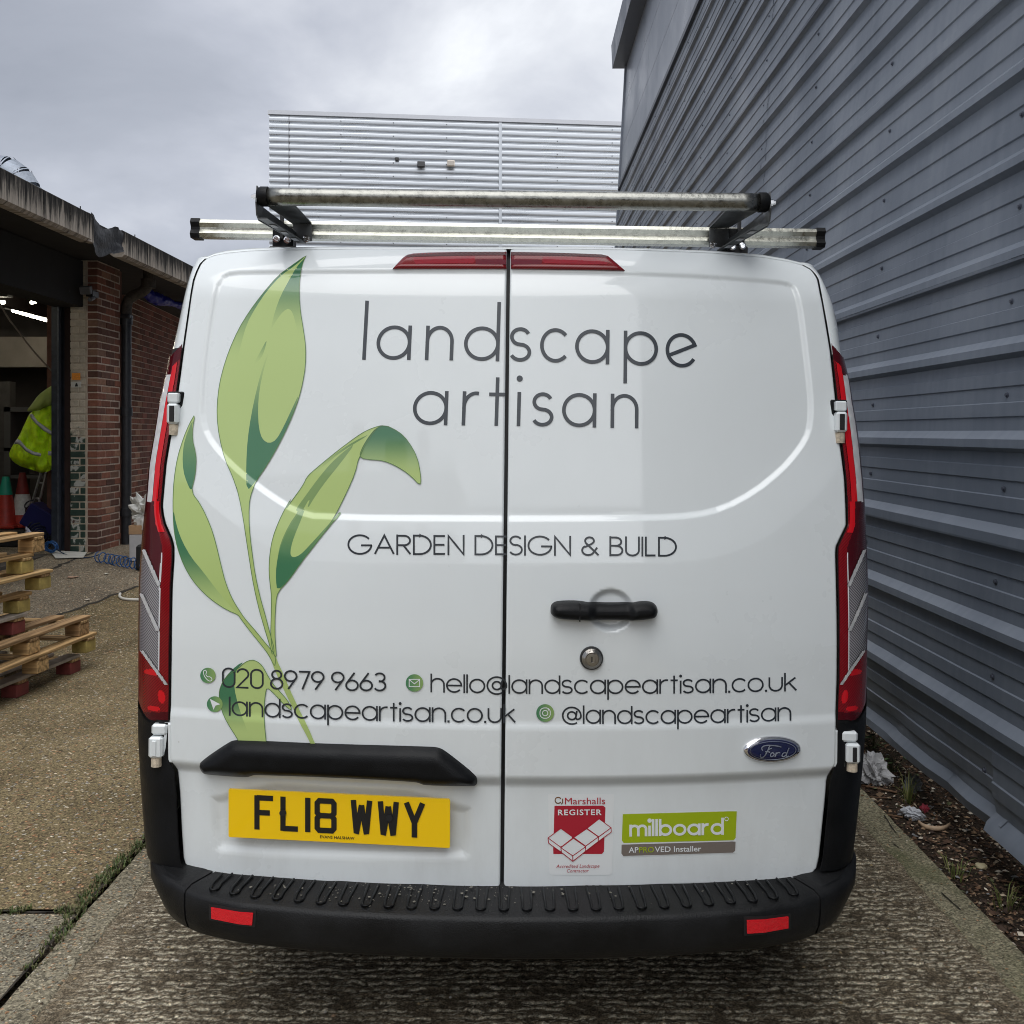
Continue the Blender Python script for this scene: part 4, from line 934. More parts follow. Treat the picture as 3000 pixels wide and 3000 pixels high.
# step ribs with dried dirt between them
M_DIRT = mat('dried_dirt', (.17, .16, .135), .95, var=(120, .3))
def px_to_plane(px, py, zfun, it=12):
    dvec = np.array([(px - CX)/F0, 1, -(py - CY)/F0]); t = 2.25
    for _ in range(it):
        l = to_local(np.array([0, 0, EYE]) + dvec*t); t += (l[2] - zfun(l)) / ((py - CY)/F0)
    return to_local(np.array([0, 0, EYE]) + dvec*t)
for k in range(-13, 14):
    x = k*.0522 + .004; y0 = float(plan_b(x)); yd = float(base(x, .47)); lean = -.012 * x / .7
    y1 = yd + .0; ya = y0 + .030
    n = 7; V = []
    path = [Vector((x - .011 + lean, y1, .471))] + [Vector((x + .0095*math.cos(a) , ya - .012*math.sin(a)*.8, .4655)) for a in np.radians(np.linspace(180, 360, 9) * 1.0)][::1]
    path = [Vector((x + lean - .012, y1, .4715)), Vector((x - .010, ya + .02, .4675))] + [Vector((x - .010*math.cos(a), ya - .010*math.sin(a), .4655)) for a in np.radians(np.linspace(20, 160, 6))] + [Vector((x + .010, ya + .02, .4675)), Vector((x + lean + .012, y1, .4715))]
    MB().tube(path, .0028, 6).obj('step_rib', M_PLASTIC, bump_c, True)
for q1, q2 in ((C2([(453,1103),(660,1131),(655,1190),(455,1157)]), None), (C3([(1322,1166),(1527,1148),(1526,1204),(1323,1231)]), None)):
    sf = lambda x, z: plan_b(x)
    l = S(q1, sf); poly = l[:, [0, 2]]
    pad('reflector', None, .004, .004, M_REFL, bump_c, local=poly, grid=.004, surf=sf, backing=.01, dome=False, off=.001)
    c = poly.mean(0); big = c + (poly - c)*np.array([1.13, 1.45]) ; pad('reflector_surround', None, .0015, .004, M_RUBBER, bump_c, local=big, grid=.005, surf=sf, backing=.01, dome=False)
# dried mud and scuffs on the step
mud = MB()
for i in range(230):
    x = float(RNG.normal(-.20, .20)) if RNG.random() < .8 else float(RNG.uniform(-.62, .62))
    if abs(x) > .64: continue
    y0 = float(plan_b(x)) + .02; y1 = float(base(x, .47)) - .002; y = y0 + (y1 - y0) * RNG.random() ** .7; s_ = .001 + .004 * RNG.random() ** 3; a = RNG.random() * 6
    z = .462 + (.474 - .462) * (y - y0) / max(.01, y1 - y0) + .0012; o = Vector((x, y, z)); u = Vector((math.cos(a), math.sin(a), .1)) * s_; w_ = Vector((-u.y, u.x, .0)) * (.4 + RNG.random())
    mud.add([o - u, o - w_, o + u, o + w_, o + Vector((0, 0, s_ * .35))], [(0, 1, 4), (1, 2, 4), (2, 3, 4), (3, 0, 4)])
mud.obj('dried_mud', M_DIRT, bump_c, fixn=False, kind='stuff')
# tow-eye cover / exhaust under the bumper
MB().tube([(-.45, .35, .31), (-.45, 1.2, .31)], .03, 14).obj('exhaust_pipe', M_RUST, van, True)

# roof rack --------------------------------------------------------------
def loc_px(px, py, Y): return Vector(to_local(np.array(P(px, py, Y))))
rack = empty('roof_rack', tuple(loc_px(1480, 690, 2.74))); rack.parent = van; RO = Vector(rack.location)
def rk(o): o.location = -RO; return o
a, b = loc_px(578, 672, 2.74), loc_px(2398, 700, 2.74); ax = (b - a).normalized(); upv = Vector((0, 0, 1)) - ax*ax.z
prof = [(-.024,-.014),(-.018,-.024),(.018,-.024),(.024,-.014),(.017,-.003),(.017,.003),(.024,.014),(.018,.024),(-.018,.024),(-.024,.014),(-.017,.003),(-.017,-.003)]
def extr(prof, a, b, sc=1.):
    ax = (b - a).normalized(); u = (Vector((0, 0, 1)) - ax*ax.z).normalized(); w = ax.cross(u); n = len(prof)
    V = [p + w*x*sc + u*z*sc for p in (a, b) for x, z in prof]
    return V, [(i, (i+1) % n, n + (i+1) % n, n + i) for i in range(n)] + [list(range(n)), [n + i for i in range(n)][::-1]]
m_ = MB(); m_.add(*extr(prof, a, b)); rk(m_.obj('crossbar', M_GALV, rack))
for p, q in ((a - ax*.012, a + ax*.012), (b - ax*.012, b + ax*.012)):
    m_ = MB(); m_.add(*extr(prof, p, q, 1.13)); rk(m_.obj('bar_end_cap', M_PLASTIC, rack))
ra, rb_ = loc_px(786, 576, 2.45), loc_px(2222, 593, 2.45); ax = (rb_ - ra).normalized()
rk(MB().tube([ra + (rb_ - ra)*i/30 for i in range(31)], .0222, 28).obj('ladder_roller', M_GALV2, rack, True))
for p, s_ in ((ra, -1), (rb_, 1)):
    rk(auto_smooth(MB().tube([p + ax*s_*.0, p + ax*s_*.018, p + ax*s_*.026], [.0245, .0245, .019], 24).obj('roller_end_cap', M_PLASTIC, rack)))
    rk(auto_smooth(MB().tube([p + ax*s_*.026, p + ax*s_*.036, p + ax*s_*.0361, p + ax*s_*.042], [.008, .008, .005, .005], 6).obj('roller_bolt', M_CHROME, rack)))
    # support bracket: side cheek, sloping web and clamp plate
    o_ = p + ax*s_*.024
    if s_ < 0: far_x = loc_px(876, 700, 2.72); web = [loc_px(782,603,2.47), loc_px(864,603,2.47), loc_px(913,655,2.72), loc_px(858,657,2.72)]; clamp = [loc_px(858,655,2.70), loc_px(912,658,2.70), loc_px(914,706,2.70), loc_px(884,708,2.70), loc_px(860,690,2.70)]
    else: far_x = loc_px(2122, 722, 2.72); web = [loc_px(2222,618,2.47), loc_px(2125,619,2.47), loc_px(2078,668,2.72), loc_px(2135,668,2.72)]; clamp = [loc_px(2079,670,2.70), loc_px(2134,671,2.70), loc_px(2136,706,2.70), loc_px(2112,724,2.70), loc_px(2077,722,2.70)]
    V = [o_ + Vector((0, -.012, .024)), o_ + Vector((0, -.020, -.018)), o_ + Vector((0, -.012, -.048)), o_ + Vector((0, .012, -.058)), far_x + Vector((0, 0, -.012)), far_x + Vector((0, 0, .012)), o_ + Vector((0, .05, -.016)), o_ + Vector((0, .02, .02))]
    rk(MB().prism(V, (s_*.003, 0, 0)).obj('bracket_cheek', M_BRACK, rack))
    lipv = [o_ + Vector((0, -.004, -.056)), far_x + Vector((0, -.01, -.014)), far_x + Vector((-s_*.022, -.01, -.014)), o_ + Vector((-s_*.024, -.004, -.056))]
    rk(MB().prism(lipv, (0, 0, .003)).obj('bracket_flange', M_BRACK, rack))
    for k in range(3):
        f0, f1 = .18 + .27*k, .34 + .27*k; q = [lipv[0].lerp(lipv[1], f0), lipv[0].lerp(lipv[1], f1), lipv[3].lerp(lipv[2], f1), lipv[3].lerp(lipv[2], f0)]; cc_ = (q[0]+q[1]+q[2]+q[3])/4
        rk(MB().prism([cc_ + (v - cc_)*.62 + Vector((0, 0, -.001)) for v in q], (0, 0, -.001)).obj('bracket_slot', mat('pale_slot', (.42, .43, .45), .6), rack))
    rk(MB().prism(web, (0, 0, .003)).obj('bracket_web', M_BRACK, rack)); rk(MB().prism(clamp, (0, .004, 0)).obj('clamp_plate', M_BRACK, rack))
    fx = 828 if s_ < 0 else 2152; f0 = loc_px(fx - 30, 668, 2.712); f1 = loc_px(fx + 30, 726, 2.712); roofz = 2.02
    rk(MB().box((f0.x, f0.y, f1.z), (f1.x, f0.y + .045, f0.z), bev=.003).obj('mounting_foot', M_PLASTIC, rack))
    rk(MB().box((f0.x - .008, f0.y - .004, f1.z - .04), (f1.x + .008, f0.y + .06, f1.z + .004), bev=.003).obj('foot_pad', M_RUBBER, rack))
    sl = loc_px(fx - (3 if s_ < 0 else -15), 650, 2.70); rk(MB().box((sl.x - .004, sl.y - .002, sl.z - .045), (sl.x + .004, sl.y + .012, sl.z + .03)).obj('clamp_bolt', M_RUBBER, rack))
    for bx_, by_ in (((810,700),(842,703),(898,700)) if s_ < 0 else ((2089,717),(2146,723),(2175,721))):
        c = loc_px(bx_, by_, 2.70); mm = MB(); lathe(mm, [(.0098,0),(.0098,.002),(.006,.0025),(.006,.006),(.004,.006),(.0035,.004)], c, 20, Vector((0,-1,0)))
        rk(auto_smooth(mm.obj('washer_bolt', M_CHROME, rack), 35))
for Yb in (3.75, 4.75):
    m_ = MB(); p, q = Vector((-.86, Yb - 2.32, 2.10)), Vector((.86, Yb - 2.32, 2.10)); m_.add(*extr(prof := [(-.024,-.014),(-.018,-.024),(.018,-.024),(.024,-.014),(.017,0),(.024,.014),(.018,.024),(-.018,.024),(-.024,.014),(-.017,0)], p, q)); rk(m_.obj('crossbar', M_GALV, rack))
# ================================================================== THE PLACE
def nodes_mat(name, rough=.9, spec=.3):
    m = bpy.data.materials.new(name); m.use_nodes = True; t = m.node_tree; b = t.nodes['Principled BSDF']
    b.inputs['Roughness'].default_value = rough; b.inputs['Specular IOR Level'].default_value = spec
    def N(ty, **k):
        n = t.nodes.new(ty)
        for a, v in k.items(): setattr(n, a, v)
        return n
    return m, t, b, N, t.links.new
def ramp(N, stops, interp='LINEAR'):
    r = N('ShaderNodeValToRGB'); cr = r.color_ramp; cr.interpolation = interp
    while len(cr.elements) > 1: cr.elements.remove(cr.elements[-1])
    cr.elements[0].position = stops[0][0]; cr.elements[0].color = (*stops[0][1], 1)
    for p, c in stops[1:]: e = cr.elements.new(p); e.color = (*c, 1)
    return r
def aggregate(name, base_lo, base_hi, peb, sc=78, amount=.5, bumpk=.6, sc2=150, patch=.7, green=0.):
    """worn concrete with exposed pebbles"""
    m, t, b, N, L = nodes_mat(name, .88, .25); co = N('ShaderNodeTexCoord').outputs['Object']
    wob = N('ShaderNodeTexNoise'); wob.inputs['Scale'].default_value = 60; L(co, wob.inputs['Vector'])
    wm = N('ShaderNodeVectorMath', operation='MULTIPLY_ADD'); L(wob.outputs['Color'], wm.inputs[0]); wm.inputs[1].default_value = (.012, .012, .012); L(co, wm.inputs[2])
    v = N('ShaderNodeTexVoronoi'); v.inputs['Scale'].default_value = sc; L(wm.outputs[0], v.inputs['Vector'])
    v2 = N('ShaderNodeTexVoronoi'); v2.inputs['Scale'].default_value = sc2; L(wm.outputs[0], v2.inputs['Vector'])
    n = N('ShaderNodeTexNoise'); n.inputs['Scale'].default_value = 1.3; n.inputs['Detail'].default_value = 7; n.inputs['Roughness'].default_value = .65; L(co, n.inputs['Vector'])
    nf = N('ShaderNodeTexNoise'); nf.inputs['Scale'].default_value = 130; nf.inputs['Detail'].default_value = 4; L(co, nf.inputs['Vector'])
    br = ramp(N, [(.36, base_lo), (.62, base_hi)]); L(n.outputs[0], br.inputs[0])
    sx = N('ShaderNodeSeparateXYZ'); L(v.outputs['Color'], sx.inputs[0]); pr = ramp(N, peb); L(sx.outputs[0], pr.inputs[0])
    # pebble mask: near the cell centre and only some cells
    mk_ = N('ShaderNodeMapRange'); L(v.outputs['Distance'], mk_.inputs[0]); mk_.inputs[1].default_value = .34; mk_.inputs[2].default_value = .50; mk_.inputs[3].default_value = 1; mk_.inputs[4].default_value = 0
    some = N('ShaderNodeMath', operation='LESS_THAN'); L(sx.outputs[1], some.inputs[0]); some.inputs[1].default_value = amount
    mu = N('ShaderNodeMath', operation='MULTIPLY'); L(mk_.outputs[0], mu.inputs[0]); L(some.outputs[0], mu.inputs[1])
    mx1 = N('ShaderNodeMix', data_type='RGBA'); L(mu.outputs[0], mx1.inputs[0]); L(br.outputs[0], mx1.inputs[6]); L(pr.outputs[0], mx1.inputs[7])
    sx2 = N('ShaderNodeSeparateXYZ'); L(v2.outputs['Color'], sx2.inputs[0]); k2 = N('ShaderNodeMapRange'); L(sx2.outputs[0], k2.inputs[0]); k2.inputs[3].default_value = .45; k2.inputs[4].default_value = 1.45
    kf = N('ShaderNodeMapRange'); L(nf.outputs[0], kf.inputs[0]); kf.inputs[1].default_value = .3; kf.inputs[2].default_value = .7; kf.inputs[3].default_value = patch - .15; kf.inputs[4].default_value = 2.2 - patch
    mm = N('ShaderNodeMath', operation='MULTIPLY'); L(k2.outputs[0], mm.inputs[0]); L(kf.outputs[0], mm.inputs[1])
    sc_ = N('ShaderNodeVectorMath', operation='SCALE'); L(mx1.outputs[2], sc_.inputs[0]); L(mm.outputs[0], sc_.inputs['Scale']); last = sc_.outputs[0]
    if green:
        n3 = N('ShaderNodeTexNoise'); n3.inputs['Scale'].default_value = 4; n3.inputs['Detail'].default_value = 8; L(co, n3.inputs['Vector'])
        gm = N('ShaderNodeMapRange'); L(n3.outputs[0], gm.inputs[0]); gm.inputs[1].default_value = .50; gm.inputs[2].default_value = .68; gm.inputs[4].default_value = green
        g2 = N('ShaderNodeMix', data_type='RGBA'); L(gm.outputs[0], g2.inputs[0]); L(last, g2.inputs[6]); g2.inputs[7].default_value = (.085, .10, .035, 1); last = g2.outputs[2]
    L(last, b.inputs['Base Color'])
    h = N('ShaderNodeMath', operation='MULTIPLY_ADD'); L(mu.outputs[0], h.inputs[0]); h.inputs[1].default_value = .6; L(nf.outputs[0], h.inputs[2])
    bp = N('ShaderNodeBump'); bp.inputs['Strength'].default_value = bumpk; bp.inputs['Distance'].default_value = .008; L(h.outputs[0], bp.inputs['Height']); L(bp.outputs[0], b.inputs['Normal'])
    return m
PEB = [(0, (.07, .052, .035)), (.22, (.17, .115, .065)), (.42, (.36, .27, .16)), (.58, (.34, .17, .085)), (.72, (.52, .44, .31)), (.85, (.13, .125, .12)), (1, (.66, .60, .48))]
M_YARD = aggregate('yard_aggregate', (.135, .104, .054), (.24, .188, .102), PEB, 62, .66, 1.)
M_YARD2 = aggregate('yard_panel_grey', (.15, .135, .095), (.23, .205, .15), PEB, 85, .55, .8)
M_YARDF = aggregate('yard_far_concrete', (.15, .122, .088), (.235, .195, .14), PEB, 60, .3, .5, sc2=110, patch=.7)
M_STRIP = aggregate('trowelled_concrete', (.18, .165, .105), (.27, .245, .165), PEB, 110, .12, .4, sc2=170, patch=.75, green=.5)
M_STRIPL = aggregate('trowelled_concrete_left', (.16, .14, .095), (.24, .212, .15), PEB, 90, .40, .6, sc2=150, patch=.7)
M_SOIL = aggregate('soil', (.022, .015, .010), (.04, .028, .018), [(0, (.03, .02, .012)), (.6, (.06, .035, .02)), (1, (.16, .11, .07))], 60, .6, 1.)
# ground height: the yard climbs gently towards the brick building
def g(y): return .31 * sstep((y - 6.2) / 4.3)
def G(px, py, up=0.):
    t = 5.
    for _ in range(60): t = .5 * t + .5 * (EYE - up - float(g(np.array(t)))) * F0 / (py - CY)
    return Vector(((px - CX) * t / F0, t, float(g(np.array(t))) + up))
big = MB(); ys = [-60, -20] + list(np.arange(0, 16, .5)) + [20, 40, 150]; n = len(ys)
V = [(x, y, float(g(np.array(y))) - .14) for y in ys for x in (-150, 150)]
mk('ground', V, [(2*i, 2*i+1, 2*i+3, 2*i+2) for i in range(n-1)], M_YARDF, kind='structure')
ca, cb = G(181, 1799), G(413, 1714)
def Yc(x): return ca.y + (cb.y - ca.y) * (x - ca.x) / (cb.x - ca.x)
def sheet(name, xs, yf, m, **k):
    """grid sheet: xs columns, yf(x) rows"""
    cols = [yf(x) for x in xs]; nr = len(cols[0]); V = [(x, c[j], float(g(np.array(c[j])))) for x, c in zip(xs, cols) for j in range(nr)]
    return mk(name, V, grid_faces(len(xs), nr, True), m, **k)
XJ = -1.395
xs = np.concatenate([np.linspace(-30, -8, 8), np.linspace(-7.5, XJ, 60)])
jit = {float(x): .04 * (vnoise(np.array(x * 3), np.array(.5), 3) - .5) + .015 * (vnoise(np.array(x * 14), np.array(.5), 4) - .5) for x in xs}
sheet('yard_pavement', xs, lambda x: np.linspace(3.195, max(3.6, min(14, Yc(x) - .012 + jit[float(x)])), 22), M_YARD, kind='structure')
sheet('yard_pavement', xs, lambda x: np.linspace(max(3.62, min(14.02, Yc(x) + .012 + jit[float(x)])), 60, 160), M_YARDF, kind='structure')
sheet('yard_pavement', np.linspace(-30, XJ, 20), lambda x: np.linspace(-30, 3.165, 4), M_YARD2, kind='structure')
# slab under the van: raked concrete, real grooves
gx = np.arange(-1.268, 1.384, .0052); gy = np.concatenate([np.arange(1.2, 2.44, .0055), np.arange(2.44, 4.4, .0036), np.arange(4.4, 5.8, .0055)]); GX, GY = np.meshgrid(gx, gy, indexing='ij')
ph = GY / .033 + 1.2 * (fbm(GX * 1.1, GY * 1.1, 11) - .5) + .8 * (fbm(GX * 11, GY * 9, 21, 4) - .5) + .75 * (fbm(GX * 55, GY * 45, 22, 2) - .4)
tri = np.abs((ph % 1) - .5) * 2; row = np.floor(ph)
brk = fbm(GX * 16 + row * 7.3, row * 3.1, 31, 3); rough_ = fbm(GX * 95, GY * 95, 41, 3); patch = fbm(GX * 3.2, GY * 3.2, 51, 4)
ridge = sstep((tri - .50) / .34) * sstep((brk - .24) / .14)
H = .0034 * ridge + .0046 * (rough_ - .45) + .002 * (patch - .5) - .001
edge = np.minimum(sstep((GX + 1.268) / .16 + (patch - .5)), sstep((1.384 - GX) / .10 + (patch - .5))); H = H * (.25 + .75 * edge)
thr = .52 + .7 * (fbm(GX * 38, GY * 30, 62, 3) - .45)
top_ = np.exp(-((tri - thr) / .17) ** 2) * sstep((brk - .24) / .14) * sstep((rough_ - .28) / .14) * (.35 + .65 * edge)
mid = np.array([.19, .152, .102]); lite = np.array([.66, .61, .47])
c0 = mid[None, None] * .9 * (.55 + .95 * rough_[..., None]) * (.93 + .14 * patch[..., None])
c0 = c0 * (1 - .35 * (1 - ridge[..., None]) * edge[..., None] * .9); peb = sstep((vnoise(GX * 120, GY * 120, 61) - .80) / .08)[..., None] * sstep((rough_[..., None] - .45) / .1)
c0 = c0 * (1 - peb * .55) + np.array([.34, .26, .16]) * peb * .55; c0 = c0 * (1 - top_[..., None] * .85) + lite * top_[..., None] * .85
V = np.stack([GX, GY, H], -1).reshape(-1, 3); nr_, nc_ = GX.shape
ii = (np.arange(nr_ - 1)[:, None] * nc_ + np.arange(nc_ - 1)[None]).reshape(-1)
me = bpy.data.meshes.new('slab'); me.vertices.add(len(V)); me.vertices.foreach_set('co', V.astype(np.float32).ravel())
fq = np.stack([ii, ii + nc_, ii + nc_ + 1, ii + 1], 1).astype(np.int32); me.loops.add(fq.size); me.loops.foreach_set('vertex_index', fq.ravel())
me.polygons.add(len(fq)); me.polygons.foreach_set('loop_start', np.arange(0, fq.size, 4, dtype=np.int32)); me.polygons.foreach_set('loop_total', np.full(len(fq), 4, np.int32))
me.polygons.foreach_set('use_smooth', np.ones(len(fq), bool)); me.update(); me.validate()
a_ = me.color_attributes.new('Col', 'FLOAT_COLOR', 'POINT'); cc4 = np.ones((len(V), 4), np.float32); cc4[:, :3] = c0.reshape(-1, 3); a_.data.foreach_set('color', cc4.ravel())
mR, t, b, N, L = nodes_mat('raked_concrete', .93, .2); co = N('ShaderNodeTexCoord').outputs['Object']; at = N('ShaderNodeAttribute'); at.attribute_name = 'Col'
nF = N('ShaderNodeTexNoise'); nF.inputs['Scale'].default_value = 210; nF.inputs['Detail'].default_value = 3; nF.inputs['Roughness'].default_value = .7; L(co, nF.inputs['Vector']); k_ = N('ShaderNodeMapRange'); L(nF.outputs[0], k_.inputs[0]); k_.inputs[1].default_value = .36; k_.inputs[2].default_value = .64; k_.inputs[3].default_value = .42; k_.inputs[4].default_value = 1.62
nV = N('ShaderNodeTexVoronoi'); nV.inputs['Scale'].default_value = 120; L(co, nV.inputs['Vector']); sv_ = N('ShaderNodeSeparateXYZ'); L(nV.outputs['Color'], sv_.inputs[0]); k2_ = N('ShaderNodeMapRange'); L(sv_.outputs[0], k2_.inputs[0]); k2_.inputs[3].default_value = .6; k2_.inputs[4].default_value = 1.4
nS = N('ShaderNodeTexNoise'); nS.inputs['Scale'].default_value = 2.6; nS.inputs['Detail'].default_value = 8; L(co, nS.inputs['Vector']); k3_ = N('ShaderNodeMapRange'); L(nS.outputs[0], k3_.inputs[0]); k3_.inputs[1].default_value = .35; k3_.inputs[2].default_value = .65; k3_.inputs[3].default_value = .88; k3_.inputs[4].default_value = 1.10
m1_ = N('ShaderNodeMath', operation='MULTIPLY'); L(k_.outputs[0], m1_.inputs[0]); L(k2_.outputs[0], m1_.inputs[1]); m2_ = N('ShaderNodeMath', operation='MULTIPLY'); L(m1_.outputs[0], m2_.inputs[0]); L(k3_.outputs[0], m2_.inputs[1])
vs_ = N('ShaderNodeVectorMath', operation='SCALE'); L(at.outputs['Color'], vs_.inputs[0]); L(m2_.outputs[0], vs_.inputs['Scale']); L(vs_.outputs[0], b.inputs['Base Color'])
bp = N('ShaderNodeBump'); bp.inputs['Strength'].default_value = .7; bp.inputs['Distance'].default_value = .006; L(nF.outputs[0], bp.inputs['Height']); L(bp.outputs[0], b.inputs['Normal']); me.materials.append(mR)
slab = bpy.data.objects.new('concrete_slab', me); COL.objects.link(slab); slab['kind'] = 'structure'
mk('concrete_slab', [(-1.268, 5.795, 0), (1.384, 5.795, 0), (1.384, 40, 0), (-1.268, 40, 0), (-1.268, -20, 0), (1.384, -20, 0), (1.384, 1.202, 0), (-1.268, 1.202, 0)], [(0, 1, 2, 3), (4, 5, 6, 7)], M_STRIPL, kind='structure')
def strip(name, x0, x1, m, y0=-8, y1=24, e0=.006, e1=.004, z=0.004, dep=.13):
    ysn = np.concatenate([np.linspace(y0, 2, 6), np.arange(2.1, 8, .03), np.linspace(8.2, y1, 20)]); V = []; Fc = []
    for y in ysn:
        a = x0 + e0 * 2 * (float(fbm(np.array(y * 9), np.array(x0), 71)) - .5); b_ = x1 + e1 * 2 * (float(fbm(np.array(y * 9), np.array(x1), 72)) - .5)
        V += [(a, y, z - dep), (a, y, z - .006), (a + .006, y, z), (b_ - .006, y, z), (b_, y, z - .006), (b_, y, z - dep)]
    for i in range(len(ysn) - 1):
        for j in range(5): Fc.append((i*6 + j, i*6 + j + 1, (i+1)*6 + j + 1, (i+1)*6 + j))
    return mk(name, V, Fc, m, kind='structure')
strip('slab_edge', -1.378, -1.262, M_STRIPL, e1=.03); strip('slab_kerb', 1.372, 1.50, M_STRIP, e0=.022, e1=.008, z=.005)
# soil bed
gx = np.linspace(1.46, 2.6, 30); gy = np.concatenate([np.arange(1.5, 7, .04), np.arange(7, 20, .5)]); GX, GY = np.meshgrid(gx, gy, indexing='ij')
V = np.stack([GX, GY, -.045 + .035 * fbm(GX * 5, GY * 5, 81) + .012 * fbm(GX * 30, GY * 30, 82) + .02 * (GX - 1.5)], -1)
mk('soil_bed', V.reshape(-1, 3), grid_faces(*GX.shape, True), M_SOIL, None, True, kind='structure')
def soil_z(x, y): return float(-.045 + .035 * fbm(np.array(x * 5), np.array(y * 5), 81) + .012 * fbm(np.array(x * 30), np.array(y * 30), 82) + .02 * (x - 1.5))
def GS(px, py):
    z = -.02
    for _ in range(12):
        t = (EYE - z) * F0 / (py - CY); x = (px - CX) * t / F0; z = soil_z(x, t) if x > 1.5 else .004
    return Vector((x, t, z))
# leaf litter, chips and pebbles
cb_ = []; pal = [((.045, .026, .016), 40), ((.085, .045, .026), 22), ((.14, .075, .04), 12), ((.26, .17, .10), 10), ((.42, .34, .24), 7), ((.60, .54, .44), 5), ((.10, .11, .05), 3), ((.20, .20, .20), 3)]
pc_ = [c for c, w in pal]; pw = [w for c, w in pal]; lit = MB()
for i in range(11000):
    y = 2.5 + 5.5 * RNG.random() ** 1.5; x = 1.505 + (.40 + .03 * (y > 3)) * RNG.random() ** .9; s = (.004 + .011 * RNG.random() ** 2.2) * (1.6 if RNG.random() < .03 else 1)
    c = random.choices(pc_, pw)[0]; k = .7 + .6 * RNG.random(); c = tuple(min(.8, q * k) for q in c); z = soil_z(x, y) + .001 + .008 * RNG.random()
    a = RNG.random() * 6.28; tl = (RNG.random() - .5) * 1.1; ar = .35 + .6 * RNG.random()
    u = Vector((math.cos(a), math.sin(a), tl * .5)) * s; w_ = Vector((-math.sin(a), math.cos(a), (RNG.random() - .5) * .9)) * s * ar; o = Vector((x, y, z))
    lit.add([o - u, o - w_ * .9 + u * .1, o + u, o + w_ + u * .1, o + Vector((0, 0, s * .45))], [(0, 1, 4), (1, 2, 4), (2, 3, 4), (3, 0, 4)], c)
lit.obj('leaf_litter', mat('litter', (.1, .1, .1), .8, vcol='Col'), None, False, True, fixn=False, kind='stuff', label='brown leaves, wood chips and pale pebbles on the soil', cat='leaf litter')
# loose grit on slab and yard
gr = MB()
for i in range(2600):
    if RNG.random() < .45: x = -1.25 + 2.7 * RNG.random(); y = 2.6 + 2.2 * RNG.random(); z = .004
    else: y = 2.8 + 6 * RNG.random() ** 1.3; x = -1.45 - 3.2 * RNG.random(); z = float(g(np.array(y))) + .001
    s = .0025 + .006 * RNG.random() ** 3; c = random.choice([(.42, .36, .27), (.30, .20, .12), (.5, .46, .4), (.16, .11, .07), (.34, .25, .13), (.09, .07, .05)]); a = RNG.random() * 6
    o = Vector((x, y, z)); u = Vector((math.cos(a), math.sin(a), 0)) * s; w_ = Vector((-u.y, u.x, 0)) * .7
    gr.add([o - u, o - w_, o + u, o + w_, o + Vector((0, 0, s * .6))], [(0, 1, 4), (1, 2, 4), (2, 3, 4), (3, 0, 4)], c)
gr.obj('loose_grit', MATS['litter'], None, False, True, fixn=False, kind='stuff', label='loose pebbles and grit scattered over the concrete', cat='grit')
# cracks with debris
def crack(pts, w, name='pavement_joint', z=.003, m=None):
    p = resample(np.array(pts), .025, False); V = []
    for i, (x, y) in enumerate(p):
        d = (p[min(i+1, len(p)-1)] - p[max(i-1, 0)]); d = d / (np.linalg.norm(d) + 1e-9); n_ = np.array([-d[1], d[0]])
        k = w * (.35 + 1.3 * float(vnoise(np.array(i * .6), np.array(w * 100), 9))); o = .3 * w * (float(vnoise(np.array(i * .35), np.array(3.3), 12)) - .5) * 6
        for s in (-1, 1): q = np.array([x, y]) + n_ * (o + s * k * .5); V.append((q[0], q[1], float(g(np.array(q[1]))) + z))
    return mk(name, V, [(2*i, 2*i+1, 2*i+3, 2*i+2) for i in range(len(p)-1)], m or mat('crack_dirt', (.03, .024, .017), .95, var=(90, .5)), kind='structure')
crack([(ca.x - 2.2, Yc(ca.x - 2.2)), (ca.x, ca.y), (cb.x, cb.y), (cb.x + 1.6, Yc(cb.x + 1.6))], .035)
a1, b1 = G(134, 1674), G(285, 1617); crack([(a1.x, a1.y), (b1.x, b1.y)], .03)
crack([(XJ - .004, -3), (XJ - .004, 12)], .008, z=.0015); crack([(-6, 3.18), (XJ, 3.18)], .008, z=.0015)
def crack_px(pts, w, up=.007): 
    q = [G(a, b) for a, b in pts]; return crack([(v.x, v.y) for v in q], w, z=up)
crack_px([(2593, 2394), (2603, 2418), (2628, 2446)], .006, .0085); crack_px([(2762, 2622), (2785, 2650), (2815, 2672)], .007, .0085); crack_px([(2620, 2478), (2632, 2490)], .005, .0085)
# grass and moss in the joints
def blades(mb, x, y, z, n, h, spread, cols, wd=.0022):
    for _ in range(n):
        a = RNG.random() * 6.28; r = spread * RNG.random(); bx_, by_ = x + math.cos(a) * r, y + math.sin(a) * r; hh = h * (.4 + .7 * RNG.random()); ln = hh * (.2 + .9 * RNG.random())
        d = Vector((math.cos(a), math.sin(a), 0)); s = Vector((-d.y, d.x, 0)) * wd * (.6 + .8 * RNG.random()); o = Vector((bx_, by_, z)); m1 = o + d * ln * .35 + Vector((0, 0, hh * .7)); m2 = o + d * ln + Vector((0, 0, hh * (.75 + .3 * RNG.random())))
        mb.add([o - s, o + s, m1 + s * .8, m1 - s * .8, m2], [(0, 1, 2, 3), (3, 2, 4)], random.choice(cols))
GC = [(.06, .095, .022), (.085, .12, .032), (.045, .07, .018), (.12, .13, .045), (.15, .14, .07), (.09, .07, .04)]
gs = MB()
